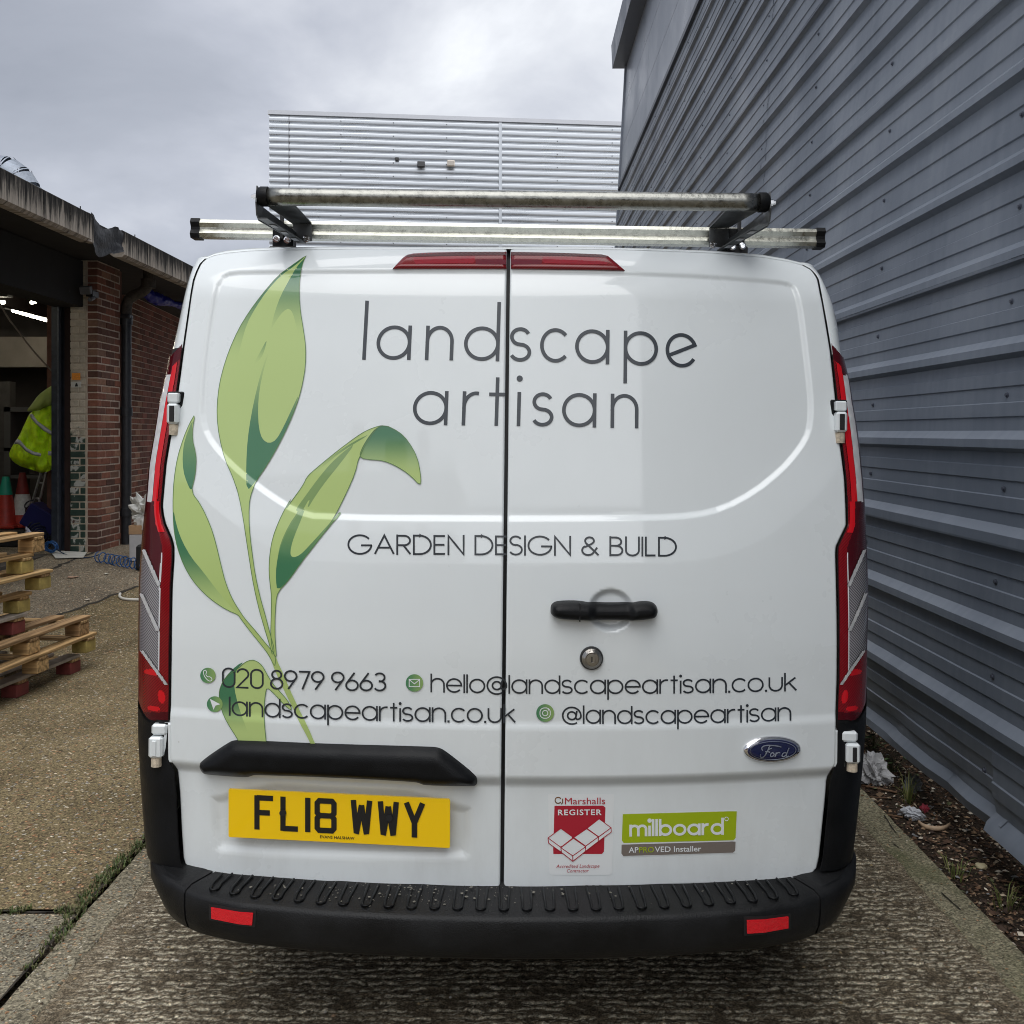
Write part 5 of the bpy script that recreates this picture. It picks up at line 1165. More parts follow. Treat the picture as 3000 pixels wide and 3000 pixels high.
for i in range(1500):
    y = 2.4 + 3.4 * RNG.random(); dn = float(fbm(np.array(y * 2.3), np.array(.7), 91)); 
    if RNG.random() > .6 * sstep((dn - .42) / .16): continue
    wv = .012 * math.sin(y * 7); blades(gs, XJ - .004 + wv + (RNG.random() - .5) * .055 * (.4 + dn), y, .0, 5, .012 + .012 * dn, .012, GC)
for i in range(620):
    x = XJ - 1.5 * RNG.random() ** .8; dn = float(fbm(np.array(x * 3.3), np.array(4.7), 92))
    if RNG.random() > .8 * sstep((dn - .36) / .2): continue
    blades(gs, x, 3.182 + (RNG.random() - .5) * .035, 0, 5, .016, .012, GC)
gs.obj('joint_grass', mat('grass_blade', (.1, .2, .05), .6, vcol='Col'), None, False, True, fixn=False, kind='stuff', label='short grass growing along the joints in the concrete', cat='grass')
def tuft(px, py, n, h, sp, label, cols=None):
    p = GS(px, py); mb = MB(); blades(mb, 0, 0, 0, n, h, sp, cols or [(.16, .19, .05), (.22, .22, .08), (.12, .15, .04)], .0018)
    o = mb.obj('weed', MATS['grass_blade'], None, False, True, fixn=False, label=label, cat='weed', group='weeds growing in the soil strip'); o.location = p; return o
tuft(2660, 2350, 42, .13, .03, 'tall grass tuft beside the kerb, behind the white rag'); tuft(2800, 2570, 34, .07, .06, 'sprawling yellow grass tuft against the kerb edge'); tuft(2945, 2662, 26, .09, .045, 'sparse grass tuft nearest the right edge of the photo')
def leafy(px, py, label, r=.10, n=26):
    p = GS(px, py); mb = MB()
    for _ in range(n):
        a = RNG.random()*6.28; q = Vector((math.cos(a), math.sin(a), 0)) * r * RNG.random() + Vector((0, 0, .09 * RNG.random())); s = .010 + .008 * RNG.random(); u = Vector((math.cos(a*3), math.sin(a*3), .3)) * s; w_ = Vector((-u.y, u.x, .2 * s))
        mb.add([q - u, q + w_ * .6, q + u, q - w_ * .6], [(0, 1, 2, 3)], random.choice([(.05, .10, .03), (.08, .13, .04), (.04, .07, .02)])); mb.tube([Vector((0, 0, 0)), q], .0012, 3, c=(.08, .09, .04))
    o = mb.obj('weed', MATS['grass_blade'], None, False, True, fixn=False, label=label, cat='weed', group='weeds growing in the soil strip'); o.location = p
leafy(2612, 2262, 'low leafy weed beside the crumpled plastic bag'); leafy(2910, 2432, 'single small leafy weed in the shade under the metal wall', .04, 9); leafy(2560, 2190, 'dark leafy weed close to the rear corner of the van', .10, 30)
# rubbish in the bed
def crumple(name, px0, py0, px1, py1, col, label, cat, seed, amp=.5, thick=.05, m=None, hgt=None):
    """a crushed sheet lying on the soil, spanning the given photo box"""
    a = GS((px0 + px1) / 2, py1); wx = (px1 - px0) * a.y / F0; hz = hgt or (py1 - py0) * a.y / F0 * .8
    bm = bmesh.new(); bmesh.ops.create_icosphere(bm, subdivisions=4, radius=1); V = np.array([v.co[:] for v in bm.verts]); bm.verts.index_update(); Fc = [[v.index for v in f.verts] for f in bm.faces]; bm.free()
    r = 1 + amp * (np.abs(fbm(V[:, 0] * 2.2 + 9, V[:, 1] * 2.2 + V[:, 2] * 1.7 + seed, seed, 4) - .47) * 5 - .5)
    V = V * r[:, None] * np.array([wx / 2, thick, hz / 2]) + np.array([0, 0, hz * .42])
    o = mk(name, V, Fc, m or mat('crumpled_' + name, col, .45, bump=(40, .5, 4), var=(20, .15)), label=label, cat=cat); o.location = a; o.rotation_euler.z = seed * .7; return o
crumple('plastic_bag', 2520, 2190, 2588, 2290, (.40, .40, .41), 'crumpled grey plastic bag on the soil beside the van corner', 'plastic bag', 5, .75, .07)
crumple('white_packet', 2563, 2234, 2594, 2276, (.72, .72, .68), 'small white packet lying against the grey plastic bag', 'packet', 3, .35, .02)
crumple('paper_rag', 2650, 2356, 2706, 2400, (.52, .54, .58), 'crumpled white tissue on the soil in front of the tall grass tuft', 'tissue', 8, .45, .03)
crumple('wrapper', 2690, 2352, 2728, 2378, (.30, .03, .05), 'red and white sweet wrapper beside the white tissue', 'wrapper', 11, .4, .015)
crumple('stone', 2858, 2526, 2892, 2544, (.55, .48, .30), 'flat cream stone in the middle of the leaf litter', 'stone', 2, .15, .02, hgt=.018)
crumple('clear_plastic', 2650, 2262, 2690, 2318, (.17, .18, .19), 'torn clear plastic film lying in the shade behind the grass tuft', 'plastic film', 6, .7, .03)
p = [GS(a, b) for a, b in ((2690, 2418), (2704, 2432), (2738, 2441), (2768, 2438), (2784, 2426))]; m_ = MB(); pts = smooth_open([tuple(q) for q in p], 2)
V = []; 
for i, q in enumerate(pts): w_ = .011 * math.sin(math.pi * (i + .5) / len(pts)) + .002; V += [(q[0], q[1] - w_*.3, q[2] + .012), (q[0], q[1], q[2] + .022 + w_*.3), (q[0], q[1] + w_*1.3, q[2] + .010), (q[0], q[1] + .2*w_, q[2] + .004)]
m_.add(V, [(i*4 + j, i*4 + (j+1) % 4, (i+1)*4 + (j+1) % 4, (i+1)*4 + j) for i in range(len(pts)-1) for j in range(4)]); m_.obj('bark_strip', mat('bark_pale', (.50, .36, .24), .7, var=(30, .2)), None, True, label='pale curved strip of bark lying on the leaf litter', cat='bark')
def twig(pts, r, label, col=(.16, .09, .05)):
    q = [GS(a, b) + Vector((0, 0, .006)) for a, b in pts]; MB().tube(smooth_open([tuple(v) for v in q], 2), r, 6).obj('twig', mat('twig_bark', col, .8, var=(60, .3)), None, True, label=label, cat='twig', group='twigs on the soil strip')
twig([(2524, 2304), (2560, 2311), (2600, 2320), (2628, 2326)], .005, 'long reddish twig beside the kerb, close to the van corner'); twig([(2524, 2334), (2560, 2340), (2600, 2342)], .003, 'thin dark twig lying across the kerb near the van corner'); twig([(2600, 2392), (2646, 2399)], .004, 'short twig pointing at the white tissue'); twig([(2930, 2585), (2975, 2592)], .003, 'short twig near the right edge of the photo')

# ------------------------------------------------------------------ grey clad wall on the right (it leans back slightly)
LEAN = .055
def Wx(z): return 1.75 + LEAN * (z - EYE)
cw = empty('clad_wall', (1.75, 4, 0), label='tall blue-grey profiled metal wall running along the right of the van', cat='wall'); CO = Vector(cw.location)
mc, t, b, N, L = nodes_mat('clad_paint', .42, .5); co = N('ShaderNodeTexCoord').outputs['Object']
n1_ = N('ShaderNodeTexNoise'); n1_.inputs['Scale'].default_value = 1.1; n1_.inputs['Detail'].default_value = 8; L(co, n1_.inputs['Vector'])
mp = N('ShaderNodeMapping'); mp.inputs['Scale'].default_value = (1, 9, .5); L(co, mp.inputs[0]); n2_ = N('ShaderNodeTexNoise'); n2_.inputs['Scale'].default_value = 2.5; n2_.inputs['Detail'].default_value = 7; L(mp.outputs[0], n2_.inputs['Vector'])
ad = N('ShaderNodeMath', operation='MULTIPLY_ADD'); L(n2_.outputs[0], ad.inputs[0]); ad.inputs[1].default_value = .25; L(n1_.outputs[0], ad.inputs[2])
rr_ = ramp(N, [(.48, (.145, .170, .210)), (.66, (.185, .212, .255)), (.85, (.23, .255, .295))]); L(ad.outputs[0], rr_.inputs[0]); L(rr_.outputs[0], b.inputs['Base Color'])
mr = N('ShaderNodeMapRange'); L(ad.outputs[0], mr.inputs[0]); mr.inputs[1].default_value = .5; mr.inputs[3].default_value = .50; mr.inputs[4].default_value = .34; L(mr.outputs[0], b.inputs['Roughness'])
nb2 = N('ShaderNodeTexNoise'); nb2.inputs['Scale'].default_value = 7; nb2.inputs['Detail'].default_value = 3; L(co, nb2.inputs['Vector']); bp = N('ShaderNodeBump'); bp.inputs['Strength'].default_value = .10; bp.inputs['Distance'].default_value = .02; L(nb2.outputs[0], bp.inputs['Height']); L(bp.outputs[0], b.inputs['Normal'])
M_CLAD = mc
PROF = [(0, .034), (.016, .002), (.063, .002), (.067, .008), (.113, .008), (.118, .002), (.170, .002), (.174, .008), (.221, .008), (.226, .002), (.272, .002), (.303, .034), (.333, .034)]
Z0 = .151; PIT = .3333; laps = [-2.0, -.4, 3.48, 7.42, 11.3, 15.2, 18.75]
def clad_sheet(k, j):
    y0, y1 = laps[j] - (.09 if j else 0), laps[j + 1]; ztop = Z0 + (k + 1) * 3 * PIT; zb = Z0 + k * 3 * PIT
    step = .12 if (k == 0 and j in (2, 3)) else .3; ys = np.linspace(y0, y1, max(2, int((y1 - y0) / step)) + 1); prof_ = []
    for r in range(3):
        zt = ztop - r * PIT
        for i, (tt, o) in enumerate(PROF if r == 2 else PROF[:-1]): prof_.append((zt - tt, o))
    prof_[-1] = (zb - .004, .034)
    if k: prof_.append((zb - .012, .0325))
    V = []
    for y in ys:
        for z, o in prof_:
            lift = .0018 * ((j % 2) * 1.0) + .0012 * (k % 2); buck = .009 * (float(fbm(np.array(y * 1.2 + k), np.array(z * 2.3 + j), 101)) - .47)
            x = Wx(z) - o - lift - buck; zz = z
            if k == 0 and z < .48:   # knocked-about bottom edge
                w = sstep((.46 - z) / .3); nn = float(fbm(np.array(y * 3.1 + j * 5), np.array(z * 5), 103)) - .47; n2 = float(vnoise(np.array(y * 6), np.array(z * 9), 105)) - .5
                near = math.exp(-((y - 3.7) / .5) ** 2) + .5 * math.exp(-((y - 4.6) / .5) ** 2)
                x += -w * (.10 * nn + .035 * n2) * (.35 + 1.1 * near); zz += w * (.05 * nn + .02 * n2) * (.3 + near)
                if j == 2: x += w * .035
                if j == 3: fl = math.exp(-((y - 3.5) / .55) ** 2); x -= w * (.085 * fl); zz -= w * .035 * fl
            V.append((x, y, zz))
    o = mk('cladding_sheet', np.array(V) - np.array(CO), grid_faces(len(ys), len(prof_)), M_CLAD, cw); o.data.materials[0] = M_CLAD
    bm = bmesh.new(); bm.from_mesh(o.data); bmesh.ops.recalc_face_normals(bm, faces=bm.faces); bm.faces.ensure_lookup_table()
    if sum(f.normal.x for f in bm.faces) > 0: bmesh.ops.reverse_faces(bm, faces=bm.faces)
    bm.to_mesh(o.data); bm.free()
    if k == 0: auto_smooth(o, 25)
for k in range(6):
    for j in range(len(laps) - 1): clad_sheet(k, j)
# screws
smb = lathe(MB(), [(.011, 0), (.011, .002), (.0065, .003), (.0065, .008), (0, .008)], (0, 0, 0), 10, Vector((-1, 0, 0))); scr0 = smb.obj('screw', mat('screw_head', (.09, .10, .13), .4, .3), cw)
first = True; cnt = 0; rest = MB(); bmv = [tuple(v.co) for v in scr0.data.vertices]; bmf = [list(p.vertices) for p in scr0.data.polygons]
for y in (3.52, 4.83, 6.13, 7.46, 8.75, 10.1, 11.35, 12.7, 14.0, 15.3, 16.6, 17.9):
    for r in range(18):
        z = Z0 + r * PIT + PIT - .145; yy = y + .012 * math.sin(r * 2.3 + y); p = Vector((Wx(z) - .004, yy, z)) - CO
        if r == 0 and y < 4: p.x -= .01
        if cnt < 150 and y < 12:
            o = scr0 if first else scr0.copy(); 
            if not first: COL.objects.link(o); o.parent = cw
            first = False; o.location = p; cnt += 1
        else: rest.add([Vector(v) + p for v in bmv], bmf)
rest.obj('far_screws', MATS['screw_head'], cw, kind='stuff')
# backing, flat fascia, end flashing, eaves
zt = Z0 + 18 * PIT; YE = 18.8; Y0 = -2.0; up = lambda z, o=0.: Wx(z) - o
mb = MB(); mb.prism([(up(.2, -.10), Y0, .2), (up(zt, -.10), Y0, zt), (up(zt, -.16), Y0, zt), (up(.2, -.16), Y0, .2)], (0, YE - Y0, 0)); mb.obj('dark_backing', mat('dark_void', (.012, .012, .014), .9), cw).location = -CO  # black sheet stands in for the darkness behind the cladding
mb = MB(); mb.prism([(up(-.1, -.32), Y0, -.1), (up(.5, -.32), Y0, .5), (up(.5, -.4), Y0, .5), (up(-.1, -.4), Y0, -.1)], (0, YE - Y0, 0)); mb.obj('gap_shade_backing', mat('painted_gap_shade', (.03, .028, .026), .9, var=(3, .4)), cw).location = -CO  # dark wall stands in for the shade in the gap under the cladding
ft = 8.5; fz = [zt, zt + .75, zt + 1.55, ft]
M_FASC = mat('flat_grey_sheet', (.20, .225, .27), .38, var=(.8, .12), spec=.5)
for a, b2 in zip(fz[:-1], fz[1:]):
    for j in range(len(laps) - 1):
        mb = MB(); mb.prism([(up(a + .004, .012), laps[j] + .003, a + .004), (up(b2 - .004, .012), laps[j] + .003, b2 - .004), (up(b2 - .004, -.02), laps[j] + .003, b2 - .004), (up(a + .004, -.02), laps[j] + .003, a + .004)], (0, laps[j+1] - laps[j] - .006, 0)); mb.obj('fascia_panel', M_FASC, cw).location = -CO
mb = MB(); mb.prism([(up(zt - .02, .045), Y0, zt - .02), (up(zt + .05, .045), Y0, zt + .05), (up(zt + .05, -.02), Y0, zt + .05), (up(zt - .02, -.02), Y0, zt - .02)], (0, YE - Y0, 0)); mb.obj('head_flashing', mat('dark_grey_flashing', (.06, .068, .085), .45), cw).location = -CO
mb = MB(); mb.prism([(up(.15, .045), YE - .04, .15), (up(ft, .045), YE - .04, ft), (up(ft, -.16), YE - .04, ft), (up(.15, -.16), YE - .04, .15)], (0, .08, 0)); mb.obj('corner_flashing', M_FASC, cw).location = -CO
mb = MB(); mb.prism([(up(.15, .04), Y0 - .06, .15), (up(ft, .04), Y0 - .06, ft), (up(ft, -.16), Y0 - .06, ft), (up(.15, -.16), Y0 - .06, .15)], (0, .06, 0)); mb.obj('corner_flashing', M_FASC, cw).location = -CO
ex = up(ft) - .27; mb = MB(); mb.prism([(ex, Y0, ft - .02), (ex - .02, Y0, ft + .42), (up(ft) + .1, Y0, ft + .42), (up(ft) + .1, Y0, ft - .02)], (0, YE - Y0 + .1, 0)); mb.obj('eaves_gutter', mat('eaves_grey', (.10, .115, .145), .4, var=(2, .15)), cw).location = -CO

# ------------------------------------------------------------------ silver corrugated building beyond the van
D0 = 26.0; sb = empty('silver_building', (0, D0, 0), label='silver corrugated metal building rising behind the van roof', cat='building')
xl = (789 - CX) * D0 / F0; ztop = EYE + (CY - 324) * D0 / F0; yaw = .105
def sbp(u, z, o=0.): return (xl + u - o * yaw - 0, D0 + u * yaw - o, z)
M_SILV = mat('silver_sheet', (.40, .42, .45), .34, .8, var=(.7, .08)); M_SILVD = mat('silver_shadow_gap', (.10, .10, .11), .7)
pit = .178; cols_ = [(0, 6.06), (6.06, 14)]
for (u0, u1) in cols_:
    zz = ztop - .10; k = 0
    while zz > .6:
        n_rib = 5; V = []; pr_ = []
        for r in range(n_rib):
            zt_ = zz - r * pit; pr_ += [(zt_, .0), (zt_ - .018, -.035), (zt_ - .045, -.035), (zt_ - .062, .0), (zt_ - .105, .012), (zt_ - .160, .006)]
        pr_.append((zz - n_rib * pit, 0.0))
        us = np.linspace(u0, u1, 12)
        for i, u in enumerate(us):
            for z, o in pr_: V.append(sbp(u, z, o))
        o = mk('corrugated_sheet', np.array(V) - np.array([0, D0, 0]), grid_faces(len(us), len(pr_), True), M_SILV, sb, True); auto_smooth(o, 30)
        zz -= n_rib * pit
def sbox(name, u0, u1, z0, z1, o0, o1, m): 
    mb = MB(); P4 = [sbp(u0, z0, o0), sbp(u1, z0, o0), sbp(u1, z1, o0), sbp(u0, z1, o0)]; v = Vector(sbp(0, 0, o1)) - Vector(sbp(0, 0, o0)); mb.prism(P4, v); o = mb.obj(name, m, sb); o.location = (0, -D0, 0); return o
sbox('parapet_cap', -.03, 14, ztop - .10, ztop + .01, -.1, .035, mat('pale_cap', (.40, .41, .44), .4, .6)); sbox('joint_cover', 6.02, 6.10, .3, ztop - .12, -.03, .022, M_SILV)
sbox('lap_line', .50, .515, 2, ztop - .14, -.02, .0145, M_SILVD); sbox('backing', .05, 14, .3, ztop - .1, -.3, -.06, M_SILVD)
def sfix(px, py, w, h, dep, m, name, **k):
    u = (px - CX) * D0 / F0 - xl; u = u * 1.02; z = EYE + (CY - py) * (D0 + u * yaw) / F0; c = Vector(sbp(u, z, .02)); return c
for u in (1.85, 3.22, 4.63, 7.6, 9.1):
    mb = MB(); 
    for i in range(22):
        z = ztop - .22 - i * pit * 2; c = Vector(sbp(u, z, .014)); mb.box(c - Vector((.012, .01, .012)), c + Vector((.012, .01, .012)))
    o = mb.obj('sheet_screws', M_SILVD, sb, kind='stuff'); o.location = (0, -D0, 0)
def floodlight(px, py, col, label, s=1.0):
    c = sfix(px, py, 0, 0, 0, None, None); fl = empty('floodlight', tuple(c), (0, 0, yaw), label=label, cat='floodlight', group='floodlights on the silver building')
    MB().box((-.10*s, -.16, -.08*s), (.10*s, -.06, .07*s), bev=.012).obj('lamp_housing', mat('flood_' + label[:5], col, .5), fl); MB().box((-.082*s, -.168, -.065*s), (.082*s, -.158, .045*s), bev=.003).obj('lamp_glass', mat('floodglass_' + label[:5], tuple(q * .6 + .02 for q in col), .25), fl)
    MB().box((-.03, -.07, -.03), (.03, .02, .03)).obj('lamp_bracket', M_STEELD, fl)
floodlight(1221, 485, (.03, .03, .035), 'black floodlight fixed to the silver corrugated building'); floodlight(1307, 482, (.62, .56, .50), 'cream floodlight fixed to the silver corrugated building')
c = sfix(1152, 466, 0, 0, 0, None, None); o = MB().box((-.05, -.06, -.05), (.05, .02, .03), bev=.01).obj('wall_bracket', M_STEELD, sb); o.location = c - Vector((0, D0, 0))

# ------------------------------------------------------------------ brick building on the left
bb = empty('brick_building', (-4.6, 10.5, .3), label='brick workshop with a stained concrete roof edge and an open bay on the left', cat='building'); BO = Vector(bb.location)
def bo(o): o.location = Vector(o.location) - BO; return o
def brick_mat(name, stops, rgh=.85, dirt=.25):
    m, t, b, N, L = nodes_mat(name, rgh, .25); oi = N('ShaderNodeObjectInfo'); r = ramp(N, stops); L(oi.outputs['Random'], r.inputs[0])
    ge = N('ShaderNodeNewGeometry'); n = N('ShaderNodeTexNoise'); n.inputs['Scale'].default_value = 17; n.inputs['Detail'].default_value = 7; n.inputs['Roughness'].default_value = .7; L(ge.outputs['Position'], n.inputs['Vector'])
    mr = N('ShaderNodeMapRange'); L(n.outputs[0], mr.inputs[0]); mr.inputs[1].default_value = .3; mr.inputs[2].default_value = .7; mr.inputs[3].default_value = 1 - dirt; mr.inputs[4].default_value = 1 + dirt
    s = N('ShaderNodeVectorMath', operation='SCALE'); L(r.outputs[0], s.inputs[0]); L(mr.outputs[0], s.inputs['Scale'])
    bp = N('ShaderNodeBump'); bp.inputs['Strength'].default_value = .5; bp.inputs['Distance'].default_value = .01; n2 = N('ShaderNodeTexNoise'); n2.inputs['Scale'].default_value = 120; L(ge.outputs['Position'], n2.inputs['Vector']); L(n2.outputs[0], bp.inputs['Height']); L(bp.outputs[0], b.inputs['Normal'])
    return m, t, b, N, L, s, ge
m, t, b, N, L, s, ge = brick_mat('red_brick', [(0, (.10, .052, .040)), (.3, (.19, .080, .055)), (.55, (.26, .105, .070)), (.7, (.14, .070, .055)), (.85, (.21, .12, .085)), (1, (.34, .18, .12))]); L(s.outputs[0], b.inputs['Base Color']); M_BRICK = m
m, t, b, N, L, s, ge = brick_mat('painted_brick', [(0, (.48, .42, .34)), (.5, (.56, .50, .41)), (1, (.40, .36, .29))], dirt=.18)
sp = N('ShaderNodeSeparateXYZ'); L(ge.outputs['Position'], sp.inputs[0]); nn = N('ShaderNodeTexNoise'); nn.inputs['Scale'].default_value = 6; nn.inputs['Detail'].default_value = 6; L(ge.outputs['Position'], nn.inputs['Vector'])
ad = N('ShaderNodeMath', operation='MULTIPLY_ADD'); L(nn.outputs[0], ad.inputs[0]); ad.inputs[1].default_value = .9; L(sp.outputs[2], ad.inputs[2])
gr_ = N('ShaderNodeMapRange'); L(ad.outputs[0], gr_.inputs[0]); gr_.inputs[1].default_value = 2.04; gr_.inputs[2].default_value = 1.96; gr_.inputs[3].default_value = 0; gr_.inputs[4].default_value = 1
nz = N('ShaderNodeTexNoise'); nz.inputs['Scale'].default_value = 9; nz.inputs['Detail'].default_value = 5; L(ge.outputs['Position'], nz.inputs['Vector'])
gc = ramp(N, [(.42, (.03, .055, .045)), (.56, (.05, .075, .06)), (.60, (.42, .43, .40)), (.66, (.45, .45, .42)), (.70, (.10, .06, .05))]); L(nz.outputs[0], gc.inputs[0])
mxx = N('ShaderNodeMix', data_type='RGBA'); L(gr_.outputs[0], mxx.inputs[0]); L(s.outputs[0], mxx.inputs[6]); L(gc.outputs[0], mxx.inputs[7]); L(mxx.outputs[2], b.inputs['Base Color']); M_PBRICK = m
M_MORTAR = mat('mortar', (.50, .40, .33), .95, var=(20, .25)); M_MORTAR2 = mat('painted_mortar', (.44, .38, .30), .95, var=(12, .3))
BM = {}
def brick_mesh(l, h, d, m):
    k = (round(l, 3), round(h, 3), round(d, 3), m.name)
    if k not in BM:
        mb = MB().box((-l/2, -d/2, -h/2), (l/2, d/2, h/2), bev=.004); me = bpy.data.meshes.new('brick'); me.from_pydata([tuple(v) for v in mb.v], [], mb.f); me.materials.append(m); me.update(); BM[k] = me
    return BM[k]
nbk = 0
def brick(c, l, d, h, m, rz=0.):
    h = .062; l = l - .003
    global nbk
    o = bpy.data.objects.new('brick', brick_mesh(l, h, d, m)); COL.objects.link(o); o.parent = bb
    j = RNG.random(3) - .5; o.location = Vector(c) - BO + Vector((j[0]*.004, j[1]*.004, 0)); o.rotation_euler = (0, j[2]*.01, rz + j[0]*.01); nbk += 1
ch = .0752; zb0 = .30; XP0, XP1, YP0 = -4.583, -4.298, 10.2
for r in range(40):
    z = zb0 + r * ch + .033
    if r % 2: brick((XP0 + .080, YP0 + .05, z), .158, .10, .065, M_PBRICK)
    else: brick((XP0 + .047, YP0 + .05, z), .092, .10, .065, M_PBRICK); brick((XP0 + .130, YP0 + .05, z), .054, .10, .065, M_PBRICK)
    if r % 2: brick((XP1 - .052, YP0 + .107, z), .104, .215, .065, M_BRICK); ys = [(.225, .215), (.45, .15)]
    else: brick((XP1 - .052, YP0 + .051, z), .104, .102, .065, M_BRICK); ys = [(.113, .215), (.338, .215), (.563, .037)]
    for y0, l in ys:
        if l > .05: brick((XP1 - .05, YP0 + y0 + l/2, z), .10, l - .0, .065, M_BRICK)
bo(MB().box((XP0 + .170, YP0 + .006, zb0 - .1), (XP1 - .006, YP0 + .59, 3.32)).obj('mortar_core', M_MORTAR, bb)); bo(MB().box((XP0 + .006, YP0 + .005, zb0 - .1), (XP0 + .1695, YP0 + .59, 3.32)).obj('mortar_core', M_MORTAR2, bb))
# set-back wall beyond the downpipe
wa = Vector((-4.95, 12.75, 0)); wd = Vector((-.096, 1, 0)).normalized(); wn_ = Vector((wd.y, -wd.x, 0)); az = math.atan2(wd.y, wd.x)
far = MB(); 
for r in range(42):
    z = zb0 + r * ch + .033; k = 0; s0 = -.112 if r % 2 else 0
    while s0 < 3.4:
        a = max(s0, 0); l = s0 + .215 - a
        if l > .04:
            c = wa + wd * (a + l/2) - wn_ * .05; c.z = z
            if nbk < 296 and s0 < .4: brick(c, l, .10, .065, M_BRICK, az)
            else: far.box(c - Vector((l/2, .05, .0325)), c + Vector((l/2, .05, .0325)), R=Matrix.Rotation(az, 3, 'Z'), bev=0, c=tuple(np.array((.20, .075, .056)) * (.6 + .8 * RNG.random())))
        s0 += .225
o = far.obj('far_bricks', mat('far_brick', (.1, .05, .04), .85, vcol='Col', var=(14, .2)), bb, False, True, kind='stuff'); bo(o)
c0_ = wa - wn_ * .108; e = c0_ + wd * 5; bo(MB().prism([c0_ + Vector((0, 0, .1)), e + Vector((0, 0, .1)), e - wn_ * .1 + Vector((0, 0, .1)), c0_ - wn_ * .1 + Vector((0, 0, .1))], (0, 0, 3.3)).obj('mortar_core', M_MORTAR, bb))
c0_ = wa - wn_ * .005; e = c0_ + wd * 5; bo(MB().prism([c0_ + Vector((0, 0, .1)), e + Vector((0, 0, .1)), e - wn_ * .09 + Vector((0, 0, .1)), c0_ - wn_ * .09 + Vector((0, 0, .1))], (0, 0, 3.3)).obj('mortar_core', M_MORTAR, bb))
bo(MB().box((-5.02, 10.79, .1), (-4.32, 10.88, 3.3)).box((-5.1, 10.79, .1), (-5.02, 12.74, 3.3)).obj('return_wall', mat('dark_brick', (.16, .075, .055), .9, var=(12, .3)), bb))
# steel post, door edge, header
M_DSTEEL = mat('painted_steel_post', (.03, .036, .05), .42, .1, var=(12, .4)); M_BROWN = mat('dark_brown_door', (.04, .02, .016), .6, var=(6, .3))
bo(MB().box((-4.765, 10.18, .25), (-4.672, 10.20, 3.0)).box((-4.735, 10.20, .25), (-4.722, 10.32, 3.0)).box((-4.765, 10.32, .25), (-4.672, 10.34, 3.0)).obj('steel_post', M_DSTEEL, bb))
bo(MB().box((-4.70, 10.165, .25), (-4.684, 10.179, 2.95)).obj('post_flange', mat('pale_post_edge', (.09, .10, .12), .4, .4, var=(20, .4)), bb))  # lighter strip down the face of the post
bo(MB().box((-4.671, 10.27, .25), (-4.584, 10.45, 3.2)).obj('door_edge', M_BROWN, bb))
bo(MB().box((-4.75, 4.0, 2.83), (-4.45, 10.3, 3.30)).obj('header_beam', mat('dark_beam', (.018, .017, .018), .85, var=(3, .4)), bb))  # near-black colour, reused on the roof slab and felt backing
bo(MB().box((-4.95, 4.0, .1), (-4.3, 4.9, 3.3)).obj('near_pier', MATS['dark_brick'], bb))
# roof slab and stained fascia
mF, t, b, N, L = nodes_mat('stained_fascia', .9, .2); co = N('ShaderNodeNewGeometry').outputs['Position']
mp = N('ShaderNodeMapping'); mp.inputs['Scale'].default_value = (1, 26, 2.0); L(co, mp.inputs[0]); n1_ = N('ShaderNodeTexNoise'); n1_.inputs['Scale'].default_value = 1; n1_.inputs['Detail'].default_value = 8; n1_.inputs['Roughness'].default_value = .75; L(mp.outputs[0], n1_.inputs['Vector'])
sp = N('ShaderNodeSeparateXYZ'); L(co, sp.inputs[0]); zr = N('ShaderNodeMapRange'); L(sp.outputs[2], zr.inputs[0]); zr.inputs[1].default_value = 3.22; zr.inputs[2].default_value = 3.46; zr.inputs[3].default_value = .10; zr.inputs[4].default_value = -.16
ad = N('ShaderNodeMath', operation='ADD'); L(n1_.outputs[0], ad.inputs[0]); L(zr.outputs[0], ad.inputs[1]); rr_ = ramp(N, [(.36, (.018, .017, .017)), (.46, (.075, .068, .062)), (.55, (.30, .265, .23)), (.70, (.50, .44, .38))]); L(ad.outputs[0], rr_.inputs[0]); L(rr_.outputs[0], b.inputs['Base Color'])
bp = N('ShaderNodeBump'); bp.inputs['Strength'].default_value = .5; L(n1_.outputs[0], bp.inputs['Height']); L(bp.outputs[0], b.inputs['Normal'])
fj = [3.0, 4.6, 6.2, 7.77, 8.24, 8.66, 9.38, 9.97, 11.0, 12.2, 13.6, 15.2, 17]
for a, b2 in zip(fj[:-1], fj[1:]):
    if a == 8.66: continue
    mb = MB(); V = [(-3.70, a + .008, 3.225), (-3.70, a + .008, 3.44), (-3.72, a + .008, 3.455), (-3.95, a + .008, 3.455), (-3.95, a + .008, 3.30), (-3.80, a + .008, 3.20), (-3.73, a + .008, 3.20)]; mb.prism(V, (0, b2 - a - .016, 0)); bo(mb.obj('fascia_block', mF, bb))
# missing block: sagging felt
V = []; uu = np.linspace(0, 1, 16); vv = np.linspace(0, 1, 10)
for u in uu:
    for v in vv:
        sag = .10 * math.sin(math.pi * min(1, u * 1.3)) if u < .77 else .03; f = float(fbm(np.array(u * 5), np.array(v * 4), 131)) - .47
        V.append((-3.715 - .05 * v * math.sin(math.pi * u) + .06 * f, 8.66 + u * .72, 3.455 - sag * .6 - v * (.20 + .06 * math.sin(math.pi * u)) + .05 * f))
bo(mk('roofing_felt', V, grid_faces(16, 10), mat('black_felt', (.035, .036, .042), .5, bump=(30, .6, 4)), bb, True))
bo(MB().box((-3.76, 8.60, 3.20), (-3.705, 8.72, 3.452), bev=.006).obj('broken_end', mF, bb)); bo(MB().box((-4.0, 8.6, 3.3), (-3.82, 9.42, 3.45)).obj('felt_backing', MATS['dark_beam'], bb))
